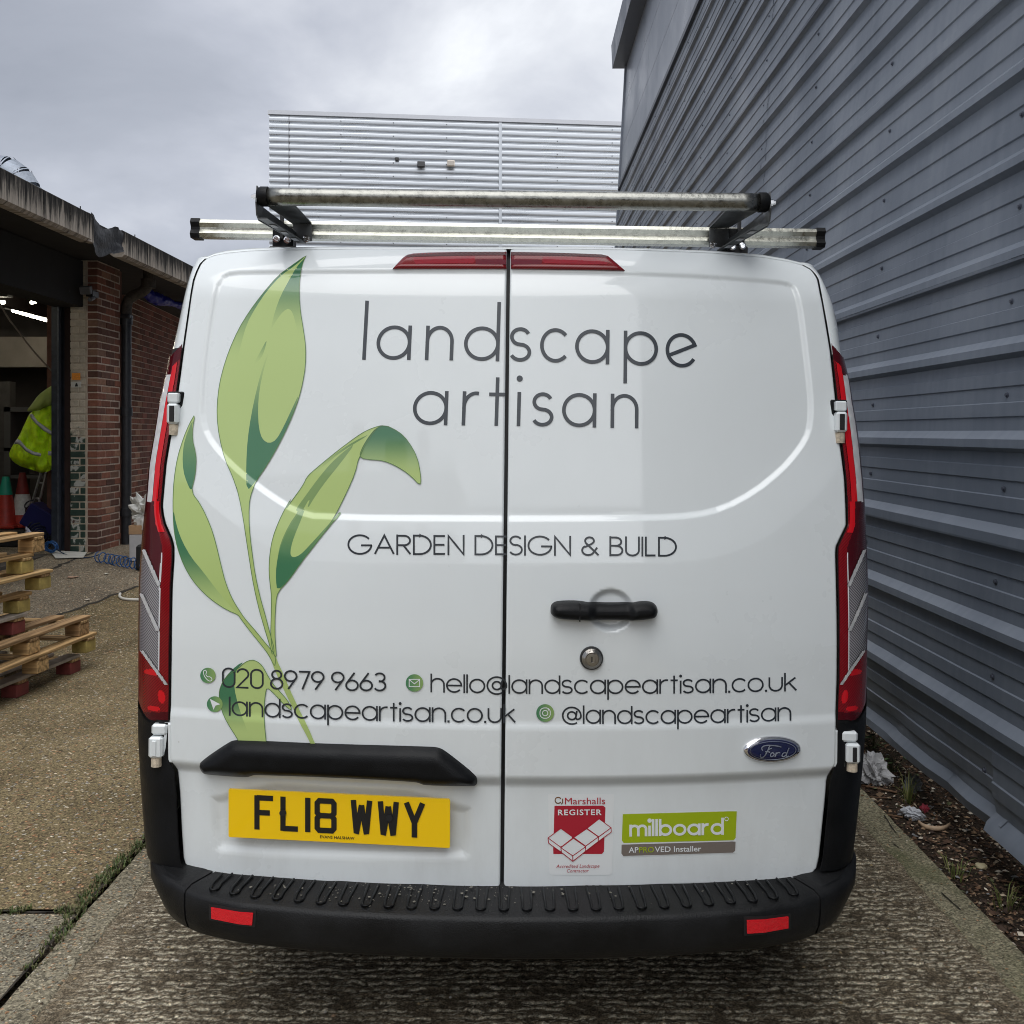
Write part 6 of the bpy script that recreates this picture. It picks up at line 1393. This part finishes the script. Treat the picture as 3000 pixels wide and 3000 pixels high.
bo(MB().box((-12, 3.0, 3.31), (-3.90, 17, 3.44)).obj('roof_slab', MATS['dark_beam'], bb))
for y, z in ((9.72, 3.44), (8.5, 3.44)): bo(MB().tube([(-3.73, y, z), (-3.73, y, z + .04)], .005, 5).obj('roof_nail', M_STEELD, bb))
# interior of the open bay
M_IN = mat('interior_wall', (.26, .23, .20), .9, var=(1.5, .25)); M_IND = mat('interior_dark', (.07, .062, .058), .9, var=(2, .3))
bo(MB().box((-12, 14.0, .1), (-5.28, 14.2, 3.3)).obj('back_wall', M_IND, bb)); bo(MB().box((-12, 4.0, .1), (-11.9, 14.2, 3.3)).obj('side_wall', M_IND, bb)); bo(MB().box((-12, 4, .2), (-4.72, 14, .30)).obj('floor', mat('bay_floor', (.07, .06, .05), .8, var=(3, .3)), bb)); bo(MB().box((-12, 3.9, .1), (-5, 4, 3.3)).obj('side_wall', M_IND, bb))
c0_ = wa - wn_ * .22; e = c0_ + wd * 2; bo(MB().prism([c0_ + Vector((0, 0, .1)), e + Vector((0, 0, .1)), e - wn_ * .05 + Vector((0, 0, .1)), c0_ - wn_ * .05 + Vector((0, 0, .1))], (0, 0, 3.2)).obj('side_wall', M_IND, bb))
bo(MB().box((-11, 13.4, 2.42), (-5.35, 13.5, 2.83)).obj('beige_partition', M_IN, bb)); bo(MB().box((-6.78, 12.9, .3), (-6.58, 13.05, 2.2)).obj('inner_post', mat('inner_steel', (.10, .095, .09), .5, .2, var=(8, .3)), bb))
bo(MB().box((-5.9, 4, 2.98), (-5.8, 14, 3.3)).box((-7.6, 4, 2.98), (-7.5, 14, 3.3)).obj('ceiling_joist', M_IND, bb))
for k, (x0, x1, z0, z1) in enumerate(((-6.5, -5.3, 1.80, 1.86), (-6.5, -5.3, 1.30, 1.34), (-6.5, -5.3, .95, .99), (-6.5, -6.42, .3, 1.86))): bo(MB().box((x0, 12.6, z0), (x1, 13.1, z1)).obj('shelf_rail', mat('shelf_grey', (.12, .12, .12), .5), bb))
M_TUBE = mat('lit_tube', (.9, .9, .85), .4, emit=((1, .93, .74), 16.0))
for a, b2 in (((-6.03, 11.9, 3.0), (-6.13, 13.1, 3.0)), ((-5.62, 10.9, 2.97), (-5.80, 10.95, 2.97)), ((-5.31, 10.95, 2.98), (-5.37, 11.0, 2.98)), ((-6.0, 8.0, 2.98), (-6.0, 9.5, 2.98)), ((-7.8, 8.5, 2.98), (-7.8, 10, 2.98)), ((-7.8, 11.5, 2.98), (-7.8, 13, 2.98)), ((-6.0, 5.0, 2.98), (-6.0, 6.5, 2.98))):  # last four tubes and battens added out of view to brighten the bay
    a, b2 = Vector(a), Vector(b2); bo(MB().tube([a, b2], .020, 8).obj('strip_and_fill_light', M_TUBE, bb)); bo(MB().box((min(a.x, b2.x) - .05, a.y - .03, 3.03), (max(a.x, b2.x) + .05, b2.y + .03, 3.07)).obj('light_batten', MATS['shelf_grey'], bb))
# downpipe
M_PIPE = mat('black_cast_iron', (.022, .024, .029), .42, var=(20, .4), bump=(30, .3, 3)); px_ = -4.245; yp = 10.86
dp = MB().tube([(-4.26, yp, .30), (-4.26, yp, 2.80)], .052, 18); bo(auto_smooth(dp.obj('downpipe', M_PIPE, bb)))
for z in (.62, 1.72, 2.72): bo(auto_smooth(MB().tube([(-4.26, yp, z), (-4.26, yp, z + .09)], .064, 18).obj('pipe_collar', M_PIPE, bb)))
bo(MB().box((-4.36, yp - .02, 1.74), (-4.30, yp + .04, 1.79)).obj('pipe_bracket', M_PIPE, bb))
bo(MB().box((-4.42, yp - .07, 2.78), (-4.20, yp + .05, 2.83), bev=.01).obj('pipe_bracket', M_PIPE, bb))
bo(MB().tube(smooth_open([(-4.26, yp, 2.78), (-4.26, yp, 2.95), (-4.22, yp, 3.02), (-4.08, yp, 3.08), (-4.02, yp, 3.14), (-4.02, yp, 3.34)], 2), .056, 16).obj('swan_neck', mat('old_iron', (.07, .06, .05), .7, .2, var=(25, .6), bump=(50, .6)), bb, True)); bo(MB().tube([(-4.02, yp, 3.12), (-4.02, yp, 3.22)], .075, 14).obj('pipe_collar', MATS['old_iron'], bb))
# security lamp and notices on the pier
c = P(252, 850, 10.02); sl = empty('security_lamp', tuple(c), label='small grey floodlight high on the brick pillar', cat='lamp'); MB().box((-.055, -.03, -.04), (.055, .03, .04), R=Matrix.Rotation(.35, 3, 'X') , bev=.006).obj('lamp_housing', mat('lamp_grey', (.16, .16, .17), .45), sl); MB().tube([(.05, .06, -.07), (.05, -.03, -.10)], .022, 12).obj('sensor', MATS['lamp_grey'], sl); MB().box((-.01, .02, -.06), (.06, .16, .0)).obj('lamp_bracket', M_STEELD, sl)
o = MB().box((-.043, -.004, -.035), (.043, .004, .035)).obj('notice', mat('orange_notice', (.75, .27, .03), .6, var=(90, .35)), None, label='small orange notice stuck on the painted pillar', cat='notice'); o.location = P(223, 1103, 10.185)
o = MB().box((-.05, -.004, -.028), (.05, .004, .028)).obj('notice', mat('white_notice', (.55, .55, .52), .6), None, label='torn white notice just below the orange one', cat='notice'); o.location = P(223, 1127, 10.183); 
x_ = MB().prism([(-.012, -.0055, -.02), (.022, -.0055, -.018), (.014, -.0055, .014), (.0, -.0055, .018)], (0, .001, 0)).obj('notice_mark', M_RUBBER, o)
# galvanised duct on the roof
dc = empty('ventilation_duct', tuple(P(60, 520, 9.2)), label='galvanised elbow duct standing on the concrete roof', cat='duct'); DO = Vector(dc.location); path = [P(a, b2, 9.2) for a, b2 in ((-90, 508), (-20, 502), (20, 508), (50, 530), (70, 562), (76, 640))]; M_DUCT = mat('spangled_galvanised', (.24, .27, .32), .45, .4, var=(40, .30), bump=(60, .12))
for i in range(len(path) - 1):
    auto_smooth(MB().tube([path[i] - DO, path[i+1] - DO], .155, 24, cap=False).obj('duct_segment', M_DUCT, dc))
for i in range(1, len(path) - 1):
    d_ = (path[i+1] - path[i-1]).normalized(); MB().tube([path[i] - DO - d_*.006, path[i] - DO + d_*.006], .160, 24, cap=False).obj('seam_ring', M_DUCT, dc, True)
# cables hanging in the bay
def cable(pts, Y, r, label, col): MB().tube(smooth_open([tuple(P(a, b2, Y)) for a, b2 in pts], 3), r, 6).obj('cable', mat('cable_' + label[:4], col, .6), None, True, label=label, cat='cable')
cable([(-40, 800), (0, 890), (25, 935), (52, 968), (90, 1020), (152, 1088), (170, 1100)], 10.6, .009, 'pale cable slanting down across the open bay', (.22, .18, .15)); cable([(30, 738), (78, 838), (110, 875), (150, 888), (190, 868), (205, 852)], 9.9, .004, 'thin grey cable looped under the roof by the pillar', (.16, .14, .13))

# ---- things in and around the bay
def relief(name, px, Y, dep, m, parent=None, amp=.02, sc=6, seed=1, grid=9, smooth_it=1, **k):
    """cloth-like volume: an outline at distance Y with thickness and folds on both faces"""
    poly = smooth_poly(px, smooth_it); V, Fc, poly = fill(resample(poly, grid * .8), grid); d = -sdf(poly, V[:, 0], V[:, 1]); pf = np.sqrt(np.clip(d / (grid * 4), 0, 1)) * dep
    f = (fbm(V[:, 0] / sc / 4, V[:, 1] / sc / 14, seed) - .47) * 2 * amp; A = []; B = []
    for (x, y), a, q in zip(V, pf, f): A.append(P(x, y, Y - a * .5 - q * (a > .01))); B.append(P(x, y, Y + a * .5))
    n = len(A); fs = [list(q) for q in Fc] + [[i + n for i in q[::-1]] for q in Fc]; o = mk(name, [tuple(v) for v in A + B], fs, m, parent, True, **k)
    bm = bmesh.new(); bm.from_mesh(o.data); bmesh.ops.remove_doubles(bm, verts=bm.verts, dist=.0002); bmesh.ops.recalc_face_normals(bm, faces=bm.faces); bm.to_mesh(o.data); bm.free(); return o
Cz = lambda L: [(.4402 * a, 800 + .4402 * b2) for a, b2 in L]
jk = empty('hi_vis_jacket', tuple(P(110, 1260, 10.5)), label='bright yellow hooded work jacket hanging by the steel post', cat='jacket'); JO = -Vector(jk.location)
def jp(o): o.location = JO; return o
M_HV = mat('hi_vis_fabric', (.60, .90, .012), .6, bump=(14, .9, 5), var=(6, .45), emit=None)
jp(relief('jacket_body', Cz([(352,860),(300,880),(230,915),(200,930),(190,945),(165,1000),(130,1080),(95,1130),(60,1190),(65,1235),(120,1280),(180,1300),(230,1315),(270,1332),(320,1320),(362,1300),(366,1000)]), 10.5, .22, M_HV, jk, .14, 5, 5, 5))
jp(relief('hood', Cz([(356,742),(310,770),(255,810),(205,880),(175,916),(200,922),(260,915),(300,893),(360,872)]), 10.38, .14, mat('hi_vis_lining', (.34, .42, .10), .7, bump=(30, .5, 4)), jk, .05, 5, 9, 5))
jp(relief('sleeve', Cz([(366,980),(345,1020),(325,1110),(312,1200),(315,1270),(330,1290),(366,1290)]), 10.36, .10, M_HV, jk, .05, 4, 13, 5))
M_SIL = mat('reflective_tape', (.52, .53, .56), .35, .2, var=(20, .2))
for q, Y_ in (([(195,938),(215,935),(250,985),(300,1020),(356,1062),(354,1085),(290,1050),(235,1000),(205,965)], 10.27), ([(115,1103),(135,1112),(180,1165),(225,1188),(275,1200),(272,1222),(215,1210),(170,1185),(125,1138),(92,1138),(98,1122)], 10.26), ([(320,1185),(360,1188),(360,1218),(318,1212)], 10.22)):
    jp(relief('reflective_band', Cz(q), Y_, .03, M_SIL, jk, .005, 4, 3, 4, 0))
def cone(px, Y, ztop, zb, label, bands, s=1.):
    x = (px - CX) * Y / F0; o = empty('traffic_cone', (x, Y, zb), label=label, cat='traffic cone', group='traffic cones in the open bay'); H = ztop - zb; r0, r1 = .125 * s, .032 * s
    MB().box((-.17*s, -.17*s, 0), (.17*s, .17*s, .035), bev=.008).obj('base', mat('cone_red', (.42, .035, .022), .5, var=(14, .25)), o)
    for a, b2, m, nm in bands:
        z0, z1 = .035 + a * (H - .035), .035 + b2 * (H - .035); ex = .003 if nm == 'sleeve' else 0
        mb = MB(); prof_ = [(r0 + (r1 - r0)*a + ex, z0), (r0 + (r1 - r0)*b2 + ex, z1)] + ([(r1*.5, z1)] if b2 == 1 else []); n = 24; V = [(r*math.cos(2*math.pi*k/n), r*math.sin(2*math.pi*k/n), z) for r, z in prof_ for k in range(n)]
        mb.add(V, [(i*n + k, i*n + (k+1) % n, (i+1)*n + (k+1) % n, (i+1)*n + k) for i in range(len(prof_)-1) for k in range(n)]); auto_smooth(mb.obj(nm, m, o))
M_CR = MATS['cone_red'] if 'cone_red' in MATS else mat('cone_red', (.42, .035, .022), .5, var=(14, .25)); M_CG = mat('cone_green', (.02, .36, .24), .5); M_CW = mat('cone_white', (.62, .62, .60), .5, var=(18, .2))
cone(66, 11.0, 1.09, .49, 'traffic cone with a dirty white sleeve beneath the hanging jacket', [(0, .22, M_CR, 'cone_body'), (.18, .58, M_CW, 'sleeve'), (.58, 1, mat('cone_dark_red', (.20, .022, .02), .6, var=(14, .3)), 'cone_body')])
cone(17, 10.9, 1.05, .49, 'traffic cone with a green top at the left edge of the photo', [(0, .62, M_CR, 'cone_body'), (.62, 1, M_CG, 'sleeve')])
MB().box((-6.6, 10.6, .31), (-5.25, 11.3, .485), bev=.01).obj('black_crate', mat('black_crate', (.012, .012, .013), .6), None, label='low black crate carrying the two traffic cones', cat='crate')
ld = empty('stepladder', tuple(P(110, 1450, 11.3)), label='grey aluminium ladder leaning below the jacket', cat='ladder'); LO = Vector(ld.location)
for a, b2 in (((122, 1378), (86, 1500)), ((138, 1376), (106, 1510))): o = MB().tube([P(*a, 11.3) - LO, P(*b2, 11.2) - LO], .016, 6).obj('ladder_stile', mat('aluminium', (.35, .36, .38), .4, .6), ld)
for f in (.3, .65): a = P(122, 1378, 11.3).lerp(P(86, 1500, 11.2), f); b2 = P(138, 1376, 11.3).lerp(P(106, 1510, 11.2), f); MB().tube([a - LO, b2 - LO], .012, 6).obj('ladder_rung', MATS['aluminium'], ld)
cr_o = MB(); q = P(135, 1525, 10.75); cr_o.box((-.20, -.12, -.13), (.16, .12, .13), R=Matrix.Rotation(.55, 3, 'Y'), bev=.01); o = cr_o.obj('blue_crate', mat('navy_plastic', (.012, .014, .10), .45), None, label='dark blue plastic crate tipped on its side by the post', cat='crate'); o.location = q
o = MB().prism([(-.02, 0, -.12), (.06, 0, -.12), (.07, 0, .12), (.03, 0, .12)], (0, .05, 0)).obj('red_panel', mat('red_board', (.45, .03, .04), .5), None, label='narrow red board standing behind the steel post', cat='board'); o.location = P(148, 1462, 11.1)
def coil(pts, r, turns, wire, m, name, label, cat, n=14):
    p = resample(np.array([tuple(v) for v in pts]), .01, False); d = np.gradient(p, axis=0); d /= np.linalg.norm(d, axis=1)[:, None]; out_ = []
    tot = turns * n; idx = np.linspace(0, len(p) - 1, tot)
    for k, i in enumerate(idx):
        q = np.array([np.interp(i, np.arange(len(p)), p[:, c]) for c in range(3)]); dd = Vector(d[int(i)]); a = Vector((0, 0, 1)); a = (a - dd * a.dot(dd)); a = a.normalized() if a.length > .05 else Vector((1, 0, 0)); b_ = dd.cross(a); th = 2*math.pi*k/n; rr = r * (.85 + .3 * float(vnoise(np.array(k * .11), np.array(turns), 7)))
        out_.append(Vector(q) + a * math.cos(th) * rr + b_ * math.sin(th) * rr)
    return MB().tube(out_, wire, 5).obj(name, m, None, True, label=label, cat=cat)
M_BLUEH = mat('blue_hose', (.015, .085, .26), .4)
coil([G(288, 1632, .045), G(335, 1640, .045), G(380, 1650, .045), G(432, 1658, .045)], .052, 11, .0055, M_BLUEH, 'spiral_hose', 'blue spiral air hose stretched along the foot of the wall', 'hose')
ctr = P(150, 1602, 10.0); pts = []
for k in range(90): th = k * .42; rr = .055 + .006 * math.sin(k * .9); pts.append(ctr + Vector((math.cos(th) * rr, .03 * math.sin(k * .17), math.sin(th) * rr * .85 + .006 * math.sin(k * .5))))
MB().tube(pts, .0055, 5).obj('coiled_hose', M_BLUEH, None, True, label='small coil of blue hose at the foot of the steel post', cat='hose')
MB().tube(smooth_open([tuple(P(165, 1608, 10.0)), tuple(G(190, 1625, .01)), tuple(G(225, 1633, .008)), tuple(G(262, 1634, .01)), tuple(G(290, 1625, .03))], 3), .006, 6).obj('air_line', mat('dark_blue_hose', (.012, .03, .07), .5), None, True, label='dark hose running over the white sheet to the spiral hose', cat='hose')
coil([P(96, 1478, 10.9), P(100, 1520, 10.8), P(112, 1560, 10.6), P(132, 1592, 10.4)], .075, 13, .007, mat('dark_hose', (.02, .028, .04), .45), 'hose_bundle', 'dark blue spiral hose hanging in a bundle beside the blue crate', 'hose')
o = relief('paper_sheet', Cz([(172,1684),(160,1750),(232,1852),(306,1842),(192,1702)]), 9.9, .006, mat('lilac_paper', (.50, .50, .60), .6), None, .0, 5, 1, 8, 0, label='pale triangular sheet of card propped up behind the pallets', cat='card')
p = [G(*q, .012) for q in ((146, 1614), (162, 1636), (244, 1634), (254, 1619))]; mb = MB(); mb.prism(p, (0, 0, .006)); mb.obj('white_sheet', mat('dirty_white_board', (.55, .54, .50), .6, var=(9, .12)), None, label='dirty white sheet lying on the ground before the painted pillar', cat='sheet')
# cardboard box with plastic waste
q = G(402, 1629); cbx = empty('cardboard_box', (-3.72, 9.75, float(g(np.array(9.75)))), (0, 0, .08), label='white and brown cardboard box between the drainpipe and the van', cat='box')
MB().box((-.04, -.12, 0), (.40, .16, .26), bev=.004).obj('box_side', mat('white_card', (.46, .45, .46), .7, var=(8, .1)), cbx); MB().box((-.043, -.123, .26), (.403, .163, .345)).obj('box_flap', mat('kraft_card', (.40, .25, .14), .8, var=(10, .12)), cbx)
pm_ = MB(); ar_ = arc(.105, .19, .022, 0, 180); pm_.tube([(a, -.1235, b2) for a, b2 in ar_], .004, 4); pm_.box((.095, -.125, .178), (.115, -.122, .195)); pm_.obj('box_print', M_STEELD, cbx)
for k in range(5): MB().box((.05 + .024*k, -.1255, .130), (.069 + .024*k, -.1215, .152)).obj('box_print', M_STEELD, cbx)
bm = bmesh.new(); bmesh.ops.create_icosphere(bm, subdivisions=4, radius=1); V = np.array([v.co[:] for v in bm.verts]); bm.verts.index_update(); Fc = [[v.index for v in f.verts] for f in bm.faces]; bm.free()
r = 1 + 1.0 * (np.abs(fbm(V[:, 0]*2.4 + 3, V[:, 1]*2 + V[:, 2]*2.6, 17) - .47) * 5 - .5); o = mk('plastic_waste', V * r[:, None] * np.array([.13, .10, .14]), Fc, mat('white_film', (.66, .66, .64), .4, bump=(30, .6)), None, label='crumpled white plastic spilling out of the cardboard box', cat='plastic'); o.location = (-3.62, 9.75, .31 + .33 + .10)
o = MB().box((-.05, -.05, 0), (.05, .05, .24), bev=.02).obj('hose_fitting', M_RUBBER, None, label='black upright fitting at the end of the blue hose beside the van', cat='fitting'); o.location = G(418, 1670)
# rolled blue tarpaulin
pts = [P(424, 852, 12.0), P(450, 868, 12.2), P(490, 878, 12.5), P(530, 892, 12.9), P(580, 905, 13.4)]; tp = resample(np.array([tuple(v) for v in smooth_open([tuple(v) for v in pts], 2)]), .02, False)
V = []; n = 22
for i, q in enumerate(tp):
    for k in range(n): th = 2*math.pi*k/n; rr = .060 * (1 + .5 * (float(vnoise(np.array(i * .55), np.array(k * .8), 19)) - .5)) * (.75 + .25 * math.sin(i * .13)); V.append((q[0] + rr * math.cos(th), q[1], q[2] + rr * 1.25 * math.sin(th) - .02))
mk('blue_tarpaulin', V, [(i*n + k, i*n + (k+1) % n, (i+1)*n + (k+1) % n, (i+1)*n + k) for i in range(len(tp)-1) for k in range(n)], mat('blue_sheet', (.012, .018, .30), .4, bump=(30, .5)), None, True, label='rolled blue tarpaulin tucked under the concrete eaves', cat='tarpaulin')
# scraps on the yard
def scrap(px, py, w, h, col, label, cat, cu=.0, seed=0):
    o = G(px, py, .004); mb = MB(); pts = [(w/2*math.cos(t) * (.8 + .3*math.sin(3*t + seed)), h/2*math.sin(t) * (.8 + .25*math.cos(2*t + seed))) for t in np.linspace(0, 6.28, 11)[:-1]]
    mb.prism([(a, b2, cu * (a/w)**2) for a, b2 in pts], (0, 0, .004)); x = mb.obj('scrap', mat('scrap_%d' % seed, col, .8, var=(20, .2)), None, label=label, cat=cat); x.location = o
scrap(211, 1691, .12, .12, (.42, .27, .19), 'brown scrap of cardboard lying on the far concrete', 'cardboard', .02, 1); scrap(311, 1681, .05, .05, (.6, .56, .48), 'small pale flake on the far concrete right of the cardboard scrap', 'flake', .02, 2); scrap(257, 1757, .05, .06, (.55, .48, .4), 'pale curled shaving near the long crack', 'shaving', .02, 3)
p = [tuple(G(a, b2, .012)) for a, b2 in ((352, 1739), (349, 1748), (362, 1755), (390, 1757), (425, 1757))]; MB().tube(smooth_open(p, 2), .012, 6).obj('plastic_strap', mat('white_strap', (.62, .60, .55), .6), None, True, label='curved white strap on the crack beside the left tail light', cat='strap')

# ------------------------------------------------------------------ pallets
wm_, t, b, N, L = nodes_mat('pallet_wood', .8, .2); oi = N('ShaderNodeObjectInfo'); co = N('ShaderNodeTexCoord').outputs['Object']
mp = N('ShaderNodeMapping'); mp.inputs['Scale'].default_value = (2.5, 40, 40); L(co, mp.inputs[0]); n1_ = N('ShaderNodeTexNoise'); n1_.inputs['Scale'].default_value = 1; n1_.inputs['Detail'].default_value = 6; n1_.inputs['Distortion'].default_value = .6; L(mp.outputs[0], n1_.inputs['Vector'])
rc_ = ramp(N, [(0, (.44, .27, .12)), (.35, (.52, .34, .16)), (.6, (.34, .21, .11)), (.8, (.58, .39, .18)), (1, (.26, .20, .14))]); L(oi.outputs['Random'], rc_.inputs[0])
mr = N('ShaderNodeMapRange'); L(n1_.outputs[0], mr.inputs[0]); mr.inputs[1].default_value = .3; mr.inputs[2].default_value = .7; mr.inputs[3].default_value = .35; mr.inputs[4].default_value = 1.3; s = N('ShaderNodeVectorMath', operation='SCALE'); L(rc_.outputs[0], s.inputs[0]); L(mr.outputs[0], s.inputs['Scale']); L(s.outputs[0], b.inputs['Base Color'])
M_WOOD = wm_; M_WRED = mat('red_painted_block', (.16, .032, .028), .7, var=(12, .35)); M_WYEL = mat('yellow_painted_block', (.38, .29, .09), .7, var=(14, .35)); M_WGREY = mat('weathered_board', (.28, .24, .20), .85, var=(9, .3))
PH = .1165
def pallet(x, y, z, rz, label, blockm=None, deckm=None, first=None):
    """origin = right far bottom corner; runs 1.2 towards the camera (-y) and .9 to the left"""
    o = empty('pallet', (x, y, z), (0, 0, rz), label=label, cat='pallet', group='wooden pallets stacked at the left of the yard')
    if first:
        for ch_ in first.children:
            c = ch_.copy(); COL.objects.link(c); c.parent = o
            if c.name.startswith('block') and blockm: c.data = c.data.copy(); c.data.materials[0] = blockm[len([1]) - 1]
            if c.name.startswith('deck_board') and deckm: c.data = c.data.copy(); c.data.materials[0] = deckm
            c.rotation_euler.z += (RNG.random() - .5) * .012
        return o
    Lg, Wd = 1.2, .95
    for i in range(3):
        for j in range(3):
            cx_, cy_ = -.05 - i * (Wd - .1) / 2, -.075 - j * (Lg - .15) / 2; q = MB().box((-.045, -.07, -.037), (.045, .07, .037), bev=.004).obj('block', blockm[0] if blockm else (M_WYEL if j == 0 else M_WOOD), o); q.location = (cx_, cy_, .037)
    for i in range(3): q = MB().box((-.6, -.048, -.009), (.6, .048, .009), bev=.003).obj('stringer_board', M_WOOD, o); q.location = (-.05 - i * (Wd - .1) / 2, -Lg/2, .0835); q.rotation_euler.z = math.pi/2
    for k, yy in enumerate((-.05, -.235, -.42, -.6, -.78, -.965, -1.15)):
        q = MB().box((-Wd/2, -.046, -.010), (Wd/2, .046, .010), bev=.003).obj('deck_board', deckm or M_WOOD, o); q.location = (-Wd/2 + (RNG.random() - .5) * .02, yy, .1035); q.rotation_euler.z = (RNG.random() - .5) * .01
    return o
def pallet2(x, y, z, rz, label, blocks=None, deck=None, skip=(), along=True):
    """boards running towards the camera show their long edge"""
    o = empty('pallet', (x, y, z), (0, 0, rz), label=label, cat='pallet', group='wooden pallets stacked at the left of the yard'); Lg, Wd = 1.2, .95
    for i in range(3):
        for j in range(3):
            q = MB().box((-.05, -.06, -.037), (.05, .06, .037), bev=.004).obj('block', blocks or (M_WYEL if (j == 0 and RNG.random() < .7) else M_WOOD), o); q.location = (-.055 - i * (Wd - .11) / 2, -.05 - j * (Lg - .1) / 2 + .004 * RNG.random(), .037)
    for j in range(3): q = MB().box((-Wd/2, -.045, -.009), (Wd/2, .045, .009), bev=.003).obj('stringer_board', M_WOOD, o); q.location = (-Wd/2, -.05 - j * (Lg - .1) / 2, .0835)
    for k, xx in enumerate((-.045, -.22, -.39, -.56, -.73, -.905)):
        if k in skip: continue
        q = MB().box((-Lg/2 - .01, -.045, -.010), (Lg/2 + .01, .045, .010), bev=.003).obj('deck_board', deck or M_WOOD, o); q.location = (xx, -Lg/2 + (RNG.random() - .5) * .03, .1035); q.rotation_euler.z = math.pi/2 + (RNG.random() - .5) * .02
    return o
a0, b0 = G(20, 2060), G(232, 1968); rz = -math.atan2(b0.x - a0.x, b0.y - a0.y)
names = ['bottom pallet of the stack with dark red blocks and weathered boards', 'second pallet from the ground in the stack', 'third pallet from the ground, its slatted top exposed at the far end', 'fourth pallet from the ground, with red blocks, at the bottom of the shifted upper stack', 'fifth pallet from the ground with a yellow-painted block', 'sixth pallet from the ground with bright yellow block ends', 'seventh pallet from the ground, second from the top', 'topmost pallet of the stack with a red-painted side']
bx, by = b0.x, b0.y + .02
off_ = [(0.0, 0.0), (.055, .10), (.03, .06)]
for i in range(3): pallet2(bx + off_[i][0], by + off_[i][1], i * PH, rz + (.0, .03, .015)[i], names[i], M_WRED if i == 0 else None, M_WGREY if i == 0 else None, skip=((2, 4) if i == 2 else (1, 3) if i == 1 else ()))
ups = [(-.12, -.48, M_WRED, M_WGREY), (-.12, -.42, None, None), (-.06, -.28, M_WYEL, None), (-.10, -.42, None, None), (-.075, -.33, M_WOOD, None)]
for i, (dx, dy, bmt, dk) in enumerate(ups): pallet2(bx + dx, by + dy, (3 + i) * PH, rz + .02 * (i % 3 - 1), names[3 + i], bmt, dk)
p8 = [o for o in bpy.data.objects if o.name.startswith('pallet') and o.get('label') == names[7]][0]; q = MB().box((-.05, -.6, -.035), (-.03, .6, .035)).obj('side_board', M_WRED, p8); q.location = (-.18, -.85, .06)
# ------------------------------------------------------------------ what stands behind the camera (mirrored in the doors)
rb = empty('yard_building', (0, -19, 0), label='plain brick building across the yard, mirrored in the van doors', cat='building')
MB().box((-26, -6, 0), (-3.0, 0, 6.6)).obj('wall', MATS['dark_brick'], rb); MB().box((-3.0, -6, 0), (9, 0, 5.2)).obj('wall', mat('render_wall', (.28, .26, .24), .9, var=(.7, .2)), rb); MB().box((-26.1, -6.1, 6.6), (-2.9, .1, 6.8)).obj('parapet', M_STRIP, rb)
for x, h in ((-9.5, 1.5), (-7.2, .9), (-6.6, .9), (-5.2, 1.1)): MB().box((x - .3, -3, 6.8), (x + .3, -2.2, 6.8 + h)).obj('chimney', MATS['dark_brick'], rb)
for k in range(9):
    w_ = MB().box((-24.5 + k * 3.2, .0, 1.4), (-23.0 + k * 3.2, .04, 3.0)).obj('window', M_GLASS, rb); MB().box((-24.55 + k * 3.2, .0, 1.33), (-22.95 + k * 3.2, .10, 1.40)).obj('sill', M_STRIP, w_)
